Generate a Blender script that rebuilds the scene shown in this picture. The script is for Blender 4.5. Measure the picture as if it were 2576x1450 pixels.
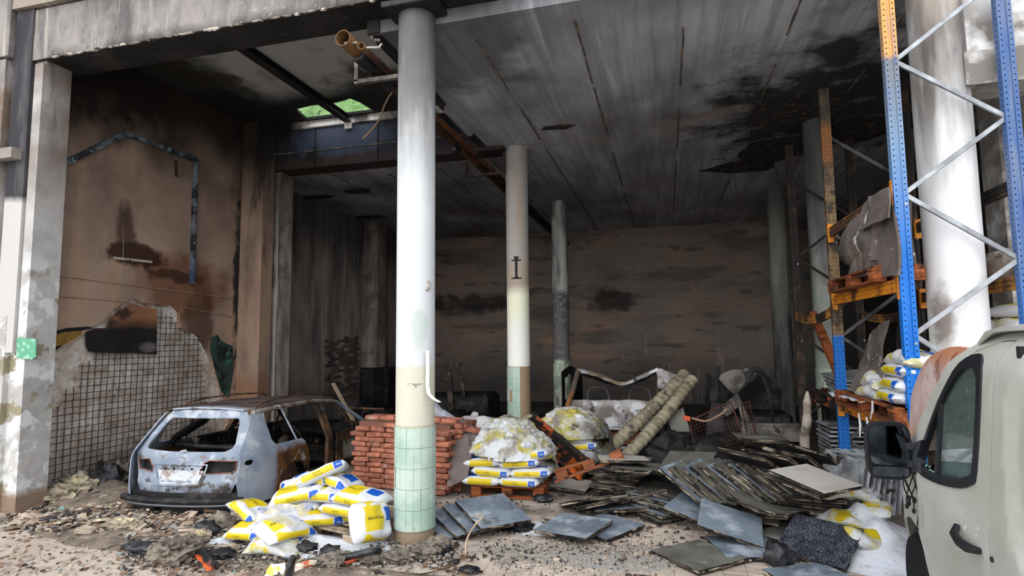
import bpy, bmesh, math, random
from math import sin, cos, pi, radians
from mathutils import Vector, Matrix, noise, geometry, Euler

for _o in list(bpy.data.objects):
    bpy.data.objects.remove(_o, do_unlink=True)
SC = bpy.context.scene
COL = SC.collection
random.seed(7)

# ------------------------------------------------------------------ camera
F = 1450.0
CAM = Vector((0, 0, 2.0))
_y = Vector((388, 125, F)).normalized()              # building depth axis seen by the camera (x right, y down, z forward)
_z = Vector((-170, -16313, F)); _z = (_z - _y * _z.dot(_y)).normalized()
_x = _y.cross(_z)
if _x.x < 0: _x = -_x
RW = Matrix((_x, _y, _z))                            # world = RW @ camera vector
cam_d = bpy.data.cameras.new('camera')
cam = bpy.data.objects.new('camera', cam_d); COL.objects.link(cam)
cam_d.sensor_width = 36.0; cam_d.sensor_fit = 'HORIZONTAL'; cam_d.lens = 36.0 * F / 2576
cam_d.clip_start = 0.05; cam_d.clip_end = 500
cr, cu, cf = RW.col[0], -RW.col[1], RW.col[2]
cam.matrix_world = Matrix(((cr.x, cu.x, -cf.x, CAM.x), (cr.y, cu.y, -cf.y, CAM.y), (cr.z, cu.z, -cf.z, CAM.z), (0, 0, 0, 1)))
SC.camera = cam

# ------------------------------------------------------------------ overcast sky and exposure
W = bpy.data.worlds.new('overcast_sky'); SC.world = W; W.use_nodes = True
nt = W.node_tree; bg = nt.nodes['Background']
tc = nt.nodes.new('ShaderNodeTexCoord'); sp = nt.nodes.new('ShaderNodeSeparateXYZ')
rmp = nt.nodes.new('ShaderNodeValToRGB')
nt.links.new(tc.outputs['Generated'], sp.inputs[0]); nt.links.new(sp.outputs[2], rmp.inputs[0]); nt.links.new(rmp.outputs[0], bg.inputs[0])
rmp.color_ramp.elements[0].color = (0.78, 0.83, 0.90, 1); rmp.color_ramp.elements[1].color = (1.0, 1.04, 1.10, 1)
bg.inputs[1].default_value = 1.35
sun_d = bpy.data.lights.new('fill_sun', 'SUN'); sun_d.energy = 1.3; sun_d.angle = radians(60); sun_d.color = (1.0, 0.97, 0.92)  # wide soft sun added as fill to brighten the interior
sun = bpy.data.objects.new('fill_sun', sun_d); COL.objects.link(sun)
sun.rotation_euler = Vector((0.12, 0.90, -0.40)).to_track_quat('-Z', 'Y').to_euler()
vs = SC.view_settings
vs.view_transform = 'Standard'; vs.look = 'None'; vs.gamma = 1.0; vs.use_curve_mapping = False
vs.exposure = 0.6

# ------------------------------------------------------------------ photograph pixel -> point in the place
def ray(x, y): return RW @ Vector((x - 1288, y - 725, F))
def gp(x, y, z=0.0):
    d = ray(x, y); return CAM + d * ((z - CAM.z) / d.z)
def atY(x, y, Y):
    d = ray(x, y); return CAM + d * (Y / d.y)
def atX(x, y, X):
    d = ray(x, y); return CAM + d * (X / d.x)

# ------------------------------------------------------------------ mesh helpers
class G:
    def __init__(s): s.v = []; s.f = []; s.m = []
    def add(s, v, f, mi=0):
        b = len(s.v); s.v += [tuple(p) for p in v]; s.f += [tuple(i + b for i in q) for q in f]; s.m += [mi] * len(f); return s
    def box(s, x0, x1, y0, y1, z0, z1, mi=0):
        return s.add([(x, y, z) for z in (z0, z1) for y in (y0, y1) for x in (x0, x1)],
                     [(0, 2, 3, 1), (4, 5, 7, 6), (0, 1, 5, 4), (2, 6, 7, 3), (0, 4, 6, 2), (1, 3, 7, 5)], mi)
    def cbox(s, c, d, rot=None, b=0.01, mi=0):          # chamfered box
        hx, hy, hz = d[0] / 2, d[1] / 2, d[2] / 2
        b = min(b, hx * .9, hy * .9, hz * .9)
        R = rot if rot is not None else Matrix.Identity(3)
        V = []; idx = {}
        for sx in (-1, 1):
            for sy in (-1, 1):
                for sz in (-1, 1):
                    for a in range(3):
                        p = [sx * (hx - b), sy * (hy - b), sz * (hz - b)]
                        p[a] = (sx * hx, sy * hy, sz * hz)[a]
                        idx[(sx, sy, sz, a)] = len(V); V.append(Vector(c) + R @ Vector(p))
        Fc = []
        for a in range(3):
            o = [i for i in range(3) if i != a]
            for sg in (-1, 1):
                q = []
                for s1, s2 in ((-1, -1), (1, -1), (1, 1), (-1, 1)):
                    k = [0, 0, 0]; k[a] = sg; k[o[0]] = s1; k[o[1]] = s2; q.append(idx[(*k, a)])
                Fc.append(q)
        for a in range(3):                               # edges parallel to axis a
            o = [i for i in range(3) if i != a]
            for s1 in (-1, 1):
                for s2 in (-1, 1):
                    k0 = [0, 0, 0]; k0[o[0]] = s1; k0[o[1]] = s2; k0[a] = -1; k1 = list(k0); k1[a] = 1
                    Fc.append([idx[(*k0, o[0])], idx[(*k1, o[0])], idx[(*k1, o[1])], idx[(*k0, o[1])]])
        for sx in (-1, 1):
            for sy in (-1, 1):
                for sz in (-1, 1): Fc.append([idx[(sx, sy, sz, a)] for a in range(3)])
        return s.add(V, Fc, mi)
    def bar(s, a, b, w, h, mi=0, up=(0, 0, 1), ch=0.004):
        a, b = Vector(a), Vector(b); d = b - a; L = d.length; y = d.normalized(); u = Vector(up)
        if abs(y.dot(u)) > .98: u = Vector((1, 0, 0))
        x = y.cross(u).normalized(); z = x.cross(y)
        R = Matrix((x, y, z)).transposed()
        return s.cbox((a + b) / 2, (w, L, h), R, ch, mi)
    def tube(s, pts, r, n=8, mi=0, cap=True):
        P = [Vector(p) for p in pts]; m = len(P); rr = r if isinstance(r, (list, tuple)) else [r] * m
        T = []
        for i in range(m):
            t = P[min(i + 1, m - 1)] - P[max(i - 1, 0)]; T.append(t.normalized() if t.length else Vector((0, 0, 1)))
        u = Vector((0, 0, 1)) if abs(T[0].z) < .9 else Vector((1, 0, 0)); x = T[0].cross(u).normalized()
        V = []
        for i in range(m):
            x = (x - T[i] * x.dot(T[i])).normalized(); y = T[i].cross(x)
            V += [P[i] + (x * cos(2 * pi * k / n) + y * sin(2 * pi * k / n)) * rr[i] for k in range(n)]
        Fc = [(i * n + k, i * n + (k + 1) % n, (i + 1) * n + (k + 1) % n, (i + 1) * n + k) for i in range(m - 1) for k in range(n)]
        if cap: Fc += [tuple(range(n - 1, -1, -1)), tuple((m - 1) * n + k for k in range(n))]
        return s.add(V, Fc, mi)
    def pipe(s, pts, r, t, n=16, mi=0):                  # hollow tube with open ends
        P = [Vector(p) for p in pts]; b0 = len(s.v); s.tube(P, r, n, mi, False); b1 = len(s.v); s.tube(P, r - t, n, mi, False); m = len(P)
        for e in (0, m - 1):
            for k in range(n):
                s.f.append((b0 + e * n + k, b0 + e * n + (k + 1) % n, b1 + e * n + (k + 1) % n, b1 + e * n + k)); s.m.append(mi)
        return s
    def lathe(s, prof, n=32, c=(0, 0, 0), mi=0, cap=True):
        V = [(c[0] + r * cos(2 * pi * k / n), c[1] + r * sin(2 * pi * k / n), c[2] + z) for r, z in prof for k in range(n)]
        m = len(prof)
        Fc = [(i * n + k, i * n + (k + 1) % n, (i + 1) * n + (k + 1) % n, (i + 1) * n + k) for i in range(m - 1) for k in range(n)]
        if cap: Fc += [tuple(range(n - 1, -1, -1)), tuple((m - 1) * n + k for k in range(n))]
        return s.add(V, Fc, mi)
    def sheet(s, outer, fn, thick=0.0, holes=(), step=0.1, mi=0, seed=1, direction=None, mi2=None):
        """flat outline (with holes) meshed, sent through fn(u, v) to 3D and given thickness"""
        V2, T = cdt(outer, holes, step, seed)
        V = [Vector(fn(a, b)) for a, b in V2]
        if thick == 0: return s.add(V, T, mi)
        N = [Vector((0, 0, 0)) for _ in V]
        for a, b, c in T:
            n = (V[b] - V[a]).cross(V[c] - V[a]); N[a] += n; N[b] += n; N[c] += n
        if direction is not None: D = [Vector(direction)] * len(V)
        else: D = [n.normalized() if n.length > 1e-12 else Vector((0, 0, 1)) for n in N]
        k = len(V); E = {}
        for t in T:
            for i in range(3):
                e = (t[i], t[(i + 1) % 3]); E[e] = 1
        rim = [(a, b, b + k, a + k) for a, b in E if (b, a) not in E]
        b0 = len(s.v)
        s.add(V + [v - d * thick for v, d in zip(V, D)], T, mi)
        m2 = mi if mi2 is None else mi2
        s.f += [tuple(i + b0 + k for i in reversed(t)) for t in T] + [tuple(i + b0 for i in reversed(q)) for q in rim]
        s.m += [m2] * (len(T) + len(rim)); return s
    def rock(s, c, sz, n=2, amp=.35, sc=2.0, seed=0, flat=1.0, mi=0, rot=0):
        bm = bmesh.new(); bmesh.ops.create_icosphere(bm, subdivisions=n, radius=1)
        R = Matrix.Rotation(rot, 3, 'Z')
        sv = Vector((seed * 7.31, seed * 3.17, seed * 1.7)); V = []
        for v in bm.verts:
            p = v.co * (1 + amp * noise.noise(v.co * sc + sv) + amp * .6 * noise.noise(v.co * sc * 2.3 + sv))
            p = Vector((p.x * sz[0], p.y * sz[1], p.z * sz[2])); V.append(Vector(c) + R @ p)
        s.add(V, [[v.index for v in f.verts] for f in bm.faces], mi); bm.free(); return s
    def xf(s, M):
        s.v = [tuple(M @ Vector(p)) for p in s.v]; return s
    def warp(s, fn):
        s.v = [tuple(fn(Vector(p))) for p in s.v]; return s

def smooth2(P, n=4, closed=False):
    P = [Vector(p) for p in P]; m = len(P); out = []
    for i in range(m if closed else m - 1):
        g_ = lambda k: P[k % m] if closed else P[max(0, min(m - 1, k))]
        p0, p1, p2, p3 = g_(i - 1), g_(i), g_(i + 1), g_(i + 2)
        for k in range(n):
            t = k / n; out.append(tuple(.5 * ((2 * p1) + (p2 - p0) * t + (2 * p0 - 5 * p1 + 4 * p2 - p3) * t * t + (3 * p1 - p0 - 3 * p2 + p3) * t ** 3)))
    return out if closed else out + [tuple(P[-1])]
def inside(p, poly):
    x, y = p; r = False; j = len(poly) - 1
    for i in range(len(poly)):
        xi, yi = poly[i]; xj, yj = poly[j]
        if (yi > y) != (yj > y) and x < (xj - xi) * (y - yi) / (yj - yi) + xi: r = not r
        j = i
    return r
def resamp(poly, step):
    out = []
    for i in range(len(poly)):
        a = Vector(poly[i]); b = Vector(poly[(i + 1) % len(poly)]); n = max(1, int((b - a).length / step))
        out += [tuple(a + (b - a) * k / n) for k in range(n)]
    return out
def cdt(outer, holes=(), step=.1, seed=1):
    rr = random.Random(seed); V = []; E = []
    loops = [resamp(outer, step)] + [resamp(h, step) for h in holes]
    for L in loops:
        b = len(V); V += [Vector(p) for p in L]; E += [(b + i, b + (i + 1) % len(L)) for i in range(len(L))]
    xs = [p[0] for p in outer]; ys = [p[1] for p in outer]
    nx = max(1, int((max(xs) - min(xs)) / step)); ny = max(1, int((max(ys) - min(ys)) / step))
    dx = (max(xs) - min(xs)) / nx; dy = (max(ys) - min(ys)) / ny
    for i in range(1, nx):
        for j in range(1, ny):
            p = (min(xs) + (i + rr.uniform(-.2, .2)) * dx, min(ys) + (j + rr.uniform(-.2, .2)) * dy)
            if inside(p, outer) and not any(inside(p, h) for h in holes): V.append(Vector(p))
    r = geometry.delaunay_2d_cdt(V, E, [], 0, 1e-6)
    VV = [tuple(p) for p in r[0]]; T = []
    for t in r[2]:
        c = (sum(VV[i][0] for i in t) / 3, sum(VV[i][1] for i in t) / 3)
        if inside(c, outer) and not any(inside(c, h) for h in holes): T.append(tuple(t))
    return VV, T

def mesh(g, mats, name='m', smooth=None):
    me = bpy.data.meshes.new(name); me.from_pydata(g.v, [], g.f)
    for m in (mats if isinstance(mats, (list, tuple)) else [mats]): me.materials.append(m)
    me.polygons.foreach_set('material_index', g.m)
    if smooth is not None:
        me.polygons.foreach_set('use_smooth', [True] * len(g.f))
        me.update(); me.set_sharp_from_angle(angle=radians(smooth))
    me.update(); return me
def link(name, data, parent=None, loc=None, rot=None):
    o = bpy.data.objects.new(name, data); COL.objects.link(o)
    if parent is not None: o.parent = parent
    if loc is not None: o.location = loc
    if rot is not None: o.rotation_euler = rot
    return o
def ob(name, g, mats, parent=None, smooth=None, loc=None, rot=None):
    return link(name, mesh(g, mats, name, smooth), parent, loc, rot)
def tag(o, label, cat, group=None):
    o['label'] = label; o['category'] = cat
    if group: o['group'] = group
    return o
def thing(name, label, cat, loc=(0, 0, 0), rot=(0, 0, 0), group=None):
    o = link(name, None, None, loc, rot); o.empty_display_size = .1
    return tag(o, label, cat, group)
def struct(name, g, mats, parent=None, smooth=None, label=None):
    o = ob(name, g, mats, parent, smooth)
    if parent is None: o['kind'] = 'structure'
    if label: o['label'] = label
    return o
def dup(root, loc, rot, label=None, group=None):
    r = root.copy(); COL.objects.link(r); r.location = loc
    if isinstance(rot, Matrix): r.rotation_euler = rot.to_euler()
    else: r.rotation_euler = rot
    if label: r['label'] = label
    if group: r['group'] = group
    for ch in list(root.children):
        c = ch.copy(); COL.objects.link(c); c.parent = r
        for gch in ch.children:
            d = gch.copy(); COL.objects.link(d); d.parent = c
    return r

# ------------------------------------------------------------------ materials
def lin(c):
    o = []
    for k in c[:3]:
        k = k / 255.0; o.append(k / 12.92 if k <= .04045 else ((k + .055) / 1.055) ** 2.4)
    return (*o, 1.0)
class NT:
    def __init__(s, m): s.t = m.node_tree; s.n = s.t.nodes; s.l = s.t.links
    def node(s, ty, **kw):
        n = s.n.new(ty)
        for k, v in kw.items(): setattr(n, k, v)
        return n
    def put(s, sock, v):
        if hasattr(v, 'is_output') or isinstance(v, bpy.types.NodeSocket): s.l.new(v, sock)
        else: sock.default_value = v
    def math(s, op, a, b=0.0, clamp=False):
        n = s.node('ShaderNodeMath', operation=op, use_clamp=clamp); s.put(n.inputs[0], a); s.put(n.inputs[1], b); return n.outputs[0]
    def mr(s, v, lo, hi):
        n = s.node('ShaderNodeMapRange'); n.clamp = True; s.put(n.inputs[0], v)
        n.inputs[1].default_value = lo; n.inputs[2].default_value = hi; n.inputs[3].default_value = 0; n.inputs[4].default_value = 1; return n.outputs[0]
    def noise(s, P, sc, det=4, rough=.6):
        sc = sc if isinstance(sc, (tuple, list)) else (sc, sc, sc)
        m = s.node('ShaderNodeVectorMath', operation='MULTIPLY'); s.l.new(P, m.inputs[0]); m.inputs[1].default_value = sc
        n = s.node('ShaderNodeTexNoise'); s.l.new(m.outputs[0], n.inputs['Vector']); n.inputs['Scale'].default_value = 1
        n.inputs['Detail'].default_value = det; n.inputs['Roughness'].default_value = rough; return n.outputs[0]
    def mix(s, f, a, b):
        n = s.node('ShaderNodeMix', data_type='RGBA'); s.put(n.inputs[0], f); s.put(n.inputs[6], a); s.put(n.inputs[7], b); return n.outputs[2]
MATS = {}
def mat(name, col, rough=.85, metal=0.0, layers=(), bump=(), space='W', spec=.3, alpha=None, trans=0.0, gain=1.0):
    """layers: dict(c, sc, lo, hi, det, amt, x=(a,b), y=, z=, wob, box=((x0,x1),(y0,y1),(z0,z1),soft))"""
    m = bpy.data.materials.new(name); m.use_nodes = True; MATS[name] = m; t = NT(m)
    b = m.node_tree.nodes['Principled BSDF']
    b.inputs['Roughness'].default_value = rough; b.inputs['Metallic'].default_value = metal
    b.inputs['Specular IOR Level'].default_value = spec
    if space == 'W': P = t.node('ShaderNodeNewGeometry').outputs['Position']
    else:
        P = t.node('ShaderNodeTexCoord').outputs['Object']
        if space == 'OR':
            oi = t.node('ShaderNodeObjectInfo'); vm = t.node('ShaderNodeVectorMath', operation='ADD')
            cb = t.node('ShaderNodeCombineXYZ')
            for k in range(3): t.l.new(t.math('MULTIPLY', oi.outputs['Random'], 17.0 + 9 * k), cb.inputs[k])
            t.l.new(P, vm.inputs[0]); t.l.new(cb.outputs[0], vm.inputs[1]); PN = vm.outputs[0]
    if space != 'OR': PN = P
    sep = t.node('ShaderNodeSeparateXYZ'); t.l.new(P, sep.inputs[0])
    gl = lambda q: tuple(min(.9, k * gain) for k in lin(q)[:3]) + (1.0,)
    c = gl(col)
    for L in layers:
        f = None
        if 'sc' in L: f = t.mr(t.noise(PN, L['sc'], L.get('det', 4), L.get('rg', .6)), L.get('lo', .4), L.get('hi', .6))
        wob = L.get('wob', 0)
        wn = t.math('MULTIPLY', t.math('SUBTRACT', t.noise(PN, L.get('wsc', 1.5), 5), .5), wob * 2) if wob else None
        for k, ax in enumerate('xyz'):
            rng = []
            if ax in L: rng.append(L[ax])
            if 'box' in L and L['box'][k] is not None:
                s_ = L.get('soft', .02); a_, b_ = L['box'][k]; rng += [(a_ - s_, a_ + s_), (b_ + s_, b_ - s_)]
            for a_, b_ in rng:
                v = sep.outputs[k]
                if wn is not None: v = t.math('ADD', v, wn)
                if a_ < b_: q = t.mr(v, a_, b_)
                else: q = t.math('SUBTRACT', 1.0, t.mr(v, b_, a_))
                f = q if f is None else t.math('MULTIPLY', f, q)
        if 'ball' in L:                                   # soft round stain: centre, radii
            (bx, by, bz), (rx, ry, rz) = L['ball']; acc = None
            for k, (c0, r0) in enumerate(((bx, rx), (by, ry), (bz, rz))):
                d = t.math('POWER', t.math('ABSOLUTE', t.math('DIVIDE', t.math('SUBTRACT', sep.outputs[k], c0), r0)), 2.0)
                acc = d if acc is None else t.math('ADD', acc, d)
            if wn is not None: acc = t.math('ADD', acc, t.math('MULTIPLY', wn, 3.5))
            q = t.math('SUBTRACT', 1.0, t.mr(acc, .35, 1.0)); f = q if f is None else t.math('MULTIPLY', f, q)
        if f is None: f = 1.0
        a = L.get('amt', 1.0)
        f = t.math('MULTIPLY', f, a) if not isinstance(f, float) else a
        c = t.mix(f, c, gl(L['c']))
    t.put(b.inputs['Base Color'], c)
    if trans: b.inputs['Transmission Weight'].default_value = trans
    if alpha is not None: b.inputs['Alpha'].default_value = alpha
    prev = None
    for sc, st, dist in bump:
        n = t.node('ShaderNodeBump'); n.inputs['Strength'].default_value = st; n.inputs['Distance'].default_value = dist
        t.l.new(t.noise(PN, sc, 5, .65), n.inputs['Height'])
        if prev is not None: t.l.new(prev, n.inputs['Normal'])
        prev = n.outputs[0]
    if prev is not None: t.l.new(prev, b.inputs['Normal'])
    return m
# ================================================================== THE SETTING
SOOT = (24, 22, 22)
m_ceil = mat('soot_concrete_ceiling', (112, 114, 118), .9, gain=3.8, layers=[
    dict(c=(84, 84, 87), sc=(1.1, .35, 1), lo=.38, hi=.62, det=6),
    dict(c=(72, 72, 76), sc=(9, .35, 3), lo=.44, hi=.68, det=3, amt=.6),
    dict(c=(150, 148, 144), sc=(14, .5, 3), lo=.58, hi=.75, det=4, amt=.55),
    dict(c=(58, 58, 60), sc=(.45, .4, 1), lo=.50, hi=.68, det=5, amt=.7),
    dict(c=(98, 84, 74), sc=.5, lo=.52, hi=.7, amt=.45, y=(9, 14)),
    dict(c=(20, 20, 20), ball=((2.7, 9.3, 5.4), (2.3, 2.7, 3)), wob=.4, wsc=1.6, amt=.95),
    dict(c=(96, 84, 76), sc=(.8, 2.5, 1), lo=.5, hi=.6, det=7, ball=((-.6, 9.6, 5.4), (2.6, .8, 3)), wob=.3, amt=.8),
    dict(c=(24, 24, 24), ball=((-2.6, 6.2, 5.4), (1.3, 1.4, 3)), wob=.4, amt=.6),
    dict(c=(48, 46, 45), sc=.8, lo=.40, hi=.55, y=(6.3, 5.4), amt=.6),
    dict(c=(40, 36, 34), sc=.6, lo=.35, hi=.6, x=(-3.4, -4.5), amt=.6)],
    bump=[((9, .6, 3), .25, .02), (14, .25, .015)])
m_ceil2 = mat('soot_plaster_ceiling', (122, 123, 122), .9, gain=2.4, layers=[
    dict(c=(70, 70, 66), sc=.6, lo=.45, hi=.55, det=6, rg=.55),
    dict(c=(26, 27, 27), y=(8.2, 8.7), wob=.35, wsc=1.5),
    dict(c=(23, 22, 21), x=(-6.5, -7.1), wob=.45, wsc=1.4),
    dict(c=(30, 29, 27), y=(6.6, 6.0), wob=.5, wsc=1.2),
    dict(c=(36, 34, 31), sc=.45, lo=.55, hi=.60, det=5, amt=.9)], bump=[(10, .2, .01)])
m_brown = mat('scorched_brown_plaster', (146, 124, 108), .92, gain=1.6, layers=[
    dict(c=(116, 98, 86), sc=.9, lo=.4, hi=.65, det=6),
    dict(c=(160, 128, 104), sc=(1, 3, .5), lo=.5, hi=.7, amt=.5),
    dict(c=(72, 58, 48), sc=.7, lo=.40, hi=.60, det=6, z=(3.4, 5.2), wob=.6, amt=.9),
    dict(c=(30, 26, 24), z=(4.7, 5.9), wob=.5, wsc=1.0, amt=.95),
    dict(c=(34, 29, 26), ball=((-7.9, 6.3, 5.9), (1, 1.3, .9)), wob=.4),
    dict(c=(92, 52, 30), ball=((-7.9, 8.0, 3.0), (1, 1.1, .62)), wob=.35, amt=.75),
    dict(c=(48, 28, 20), ball=((-7.9, 7.0, 3.35), (1, .62, .20)), wob=.55, wsc=2.5, amt=.95),
    dict(c=(52, 32, 22), ball=((-7.9, 7.9, 3.1), (1, .7, .12)), wob=.6, wsc=2.5, amt=.9),
    dict(c=(50, 34, 26), ball=((-7.9, 6.85, 3.8), (1, .2, .5)), wob=.4, wsc=2.5, amt=.8),
    dict(c=(60, 38, 26), ball=((-7.9, 8.35, 2.3), (1, .35, .8)), wob=.5, amt=.7),
    dict(c=(28, 26, 26), ball=((-7.9, 9.28, 3.4), (1, .16, 2.1)), wob=.5, wsc=2.5, amt=.95)],
    bump=[(6, .12, .02), (30, .15, .006)])
m_spall = mat('rough_broken_concrete', (172, 164, 156), .95, gain=2.1, layers=[
    dict(c=(140, 126, 114), sc=3, lo=.4, hi=.6, det=6),
    dict(c=(198, 188, 178), sc=11, lo=.55, hi=.7, amt=.7),
    dict(c=(92, 82, 74), sc=7, lo=.56, hi=.70, amt=.6),
    dict(c=(60, 55, 50), z=(.75, .1), wob=.3, amt=.65)], bump=[(9, .7, .05), (30, .5, .02)])
m_rust = mat('rusty_rebar', (70, 52, 42), .9, layers=[dict(c=(42, 36, 33), sc=8, lo=.4, hi=.6), dict(c=(110, 70, 44), sc=12, lo=.6, hi=.7, amt=.6)])
m_facade = mat('streaked_facade_concrete', (166, 158, 152), .9, gain=0.78, layers=[
    dict(c=(108, 103, 101), sc=(1.6, 1.2, .6), lo=.42, hi=.6, det=8, rg=.7),
    dict(c=(58, 56, 58), sc=(2.2, 1, .3), lo=.50, hi=.66, det=5, z=(5.75, 6.3), wob=.3, amt=.9),
    dict(c=(226, 216, 200), sc=(5, 1, .25), lo=.62, hi=.70, det=5, amt=.7),
    dict(c=(40, 37, 36), sc=(1.6, 1, 1.6), lo=.40, hi=.55, z=(5.72, 5.6), wob=.05, amt=.7),
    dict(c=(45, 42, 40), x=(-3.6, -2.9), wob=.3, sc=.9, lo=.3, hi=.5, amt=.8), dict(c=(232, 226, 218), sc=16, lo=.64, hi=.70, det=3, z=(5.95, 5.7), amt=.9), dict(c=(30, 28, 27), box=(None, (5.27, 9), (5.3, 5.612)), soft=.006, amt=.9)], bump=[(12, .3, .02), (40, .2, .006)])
m_pil = mat('peeling_pillar_render', (204, 200, 196), .9, gain=.8, layers=[
    dict(c=(178, 174, 170), sc=2.2, lo=.42, hi=.62, det=6),
    dict(c=(232, 232, 230), sc=2.6, lo=.5, hi=.56, z=(3.3, 2.7), wob=.3),
    dict(c=(158, 148, 122), sc=3.0, lo=.56, hi=.58, z=(3.4, 2.6), wob=.2, det=6),
    dict(c=(132, 112, 98), z=(3.6, 4.6), wob=.3, sc=1.0, lo=.3, hi=.6),
    dict(c=(70, 64, 60), sc=(3, 3, .5), lo=.45, hi=.6, z=(4.0, 5.0), wob=.3, amt=.8),
    dict(c=(150, 126, 108), z=(.28, .18), wob=.05)], bump=[(9, .35, .02), (35, .2, .006)])
m_pildark = mat('soot_black_pillar_strip', (52, 50, 54), .85, layers=[dict(c=(88, 84, 84), sc=(5, 5, 1), lo=.5, hi=.7), dict(c=(188, 184, 180), z=(3.85, 3.75), wob=.1)], bump=[(20, .2, .01)])
m_floor = mat('dirty_floor_screed', (150, 138, 126), .8, gain=1.5, layers=[
    dict(c=(96, 90, 84), sc=.9, lo=.42, hi=.62, det=7),
    dict(c=(48, 45, 43), sc=1.3, lo=.50, hi=.66, det=7, amt=.85),
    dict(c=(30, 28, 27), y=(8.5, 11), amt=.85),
    dict(c=(186, 178, 168), sc=2.5, lo=.60, hi=.72, det=6, amt=.5, y=(9, 7))], bump=[(9, .3, .02)])
m_tile = mat('beige_floor_tile', (206, 190, 176), .45, gain=.9, spec=.4, layers=[
    dict(c=(178, 160, 146), sc=1.4, lo=.42, hi=.6, det=7, amt=.7),
    dict(c=(130, 118, 106), sc=2.1, lo=.52, hi=.66, det=8, rg=.7, amt=.75),
    dict(c=(52, 49, 46), sc=3.2, lo=.58, hi=.68, det=8, rg=.7, amt=.85),
    dict(c=(206, 204, 200), sc=5, lo=.62, hi=.7, det=6, amt=.6)], bump=[(30, .08, .004)])
m_pave = mat('grey_forecourt', (150, 146, 140), .85, gain=1.2, layers=[dict(c=(110, 106, 102), sc=.6, lo=.4, hi=.6)])
m_back = mat('burnt_rear_wall', (100, 86, 76), .95, gain=2.4, layers=[
    dict(c=(86, 80, 75), sc=(.45, 1, .9), lo=.42, hi=.56, det=6),
    dict(c=(66, 61, 58), sc=(.45, 1, 1.8), lo=.50, hi=.60, det=7, rg=.6, amt=.8),
    dict(c=(124, 98, 80), sc=(.5, 1, 2.6), lo=.54, hi=.66, det=6, amt=.6, x=(1.5, -3), wob=.5),
    dict(c=(92, 88, 84), sc=(.3, 1, .5), lo=.50, hi=.60, det=5, amt=.7, x=(-2.5, -1)),
    dict(c=(52, 48, 46), sc=(1.0, 1, 4), lo=.58, hi=.65, det=6, amt=.7),
    dict(c=(26, 25, 25), ball=((-6.4, 18.6, 3.2), (1.8, 2, .42)), wob=.4, amt=.85),
    dict(c=(26, 25, 25), ball=((-1.6, 18.6, 3.2), (.9, 2, .4)), wob=.6, amt=.8),
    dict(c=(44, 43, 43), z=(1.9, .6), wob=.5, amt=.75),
    dict(c=(128, 126, 124), sc=(3.5, 1, .25), lo=.60, hi=.72, amt=.5, z=(2.2, 1.4), x=(-3, -1)),
    dict(c=(28, 26, 25), x=(3.2, 5.0), wob=.5, amt=.85)],
    bump=[((.8, 1, 4), .5, .15), (5, .35, .05)])
m_bl = mat('grimy_board_marked_wall', (108, 100, 94), .92, gain=3.4, layers=[
    dict(c=(70, 66, 63), sc=(1, 1.0, .35), lo=.42, hi=.62, det=5),
    dict(c=(40, 39, 39), sc=(2, 3.0, .22), lo=.52, hi=.66, det=4, amt=.8),
    dict(c=(140, 128, 116), sc=(2, 2.4, .2), lo=.58, hi=.72, amt=.6),
    dict(c=(34, 33, 33), z=(3.7, 4.9), wob=.5, amt=.75),
    dict(c=(30, 29, 28), z=(1.5, .5), wob=.4, amt=.6)], bump=[((2, 9, .5), .25, .03), (20, .2, .01)])
m_pilaster = mat('scorched_pilaster', (146, 122, 104), .92, gain=1.5, layers=[
    dict(c=(112, 94, 82), sc=(2, 2, .6), lo=.4, hi=.62),
    dict(c=(30, 27, 26), z=(4.4, 5.6), wob=.4, amt=.9),
    dict(c=(26, 24, 24), sc=(3, 3, .6), lo=.48, hi=.6, z=(3.0, 3.8), wob=.4, amt=.8),
    dict(c=(120, 76, 48), ball=((-7.6, 9.3, .95), (1, 1, .55)), wob=.4, amt=.5)], bump=[(14, .25, .012)])
m_pilgrey = mat('grey_pilaster', (128, 120, 114), .92, gain=2.2, layers=[dict(c=(92, 84, 80), sc=(3, 3, .7), lo=.4, hi=.6), dict(c=(52, 48, 47), z=(4.4, 5.4), wob=.4, amt=.7), dict(c=(70, 52, 44), sc=2, lo=.5, hi=.62, amt=.6)], bump=[(14, .25, .012)])
m_beam = mat('soot_black_beam', (46, 46, 54), .7, gain=1.1, layers=[
    dict(c=(30, 29, 31), sc=(.9, 1, 1.5), lo=.4, hi=.6, det=5), dict(c=(70, 68, 72), sc=(7, 1, .3), lo=.58, hi=.72, amt=.6),
    dict(c=(86, 96, 120), ball=((-6.0, 9.6, 6.0), (1.3, 2, .5)), wob=.5, amt=.55),  # bluish highlight from the roof hole, painted into the beam colour
    dict(c=(66, 50, 44), z=(5.62, 5.5), wob=.06, amt=.6)], bump=[(12, .2, .01)])
m_beamtop = mat('pale_beam_capping', (206, 200, 196), .8, gain=1.5, layers=[dict(c=(90, 84, 82), sc=(3, 1, 2), lo=.45, hi=.65), dict(c=(30, 29, 30), x=(-6.7, -7.1), wob=.3)])
m_white = mat('white_render_wall', (206, 200, 192), .85, gain=.9, layers=[
    dict(c=(176, 172, 166), sc=(2, 1, .6), lo=.42, hi=.62, det=6), dict(c=(120, 112, 104), sc=2, lo=.56, hi=.66, det=6, amt=.6),
    dict(c=(244, 244, 244), sc=1.2, lo=.52, hi=.62, amt=.8), dict(c=(130, 124, 118), z=(4.95, 4.7), wob=.1, sc=3, lo=.35, hi=.55)], bump=[(12, .3, .015)])
m_dark = mat('charred_dark_wall', (56, 51, 47), .95, gain=1.5, layers=[dict(c=(34, 32, 31), sc=.8, lo=.4, hi=.6, det=6), dict(c=(96, 84, 74), sc=1.6, lo=.58, hi=.68, amt=.6)], bump=[(6, .4, .04)])
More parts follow.
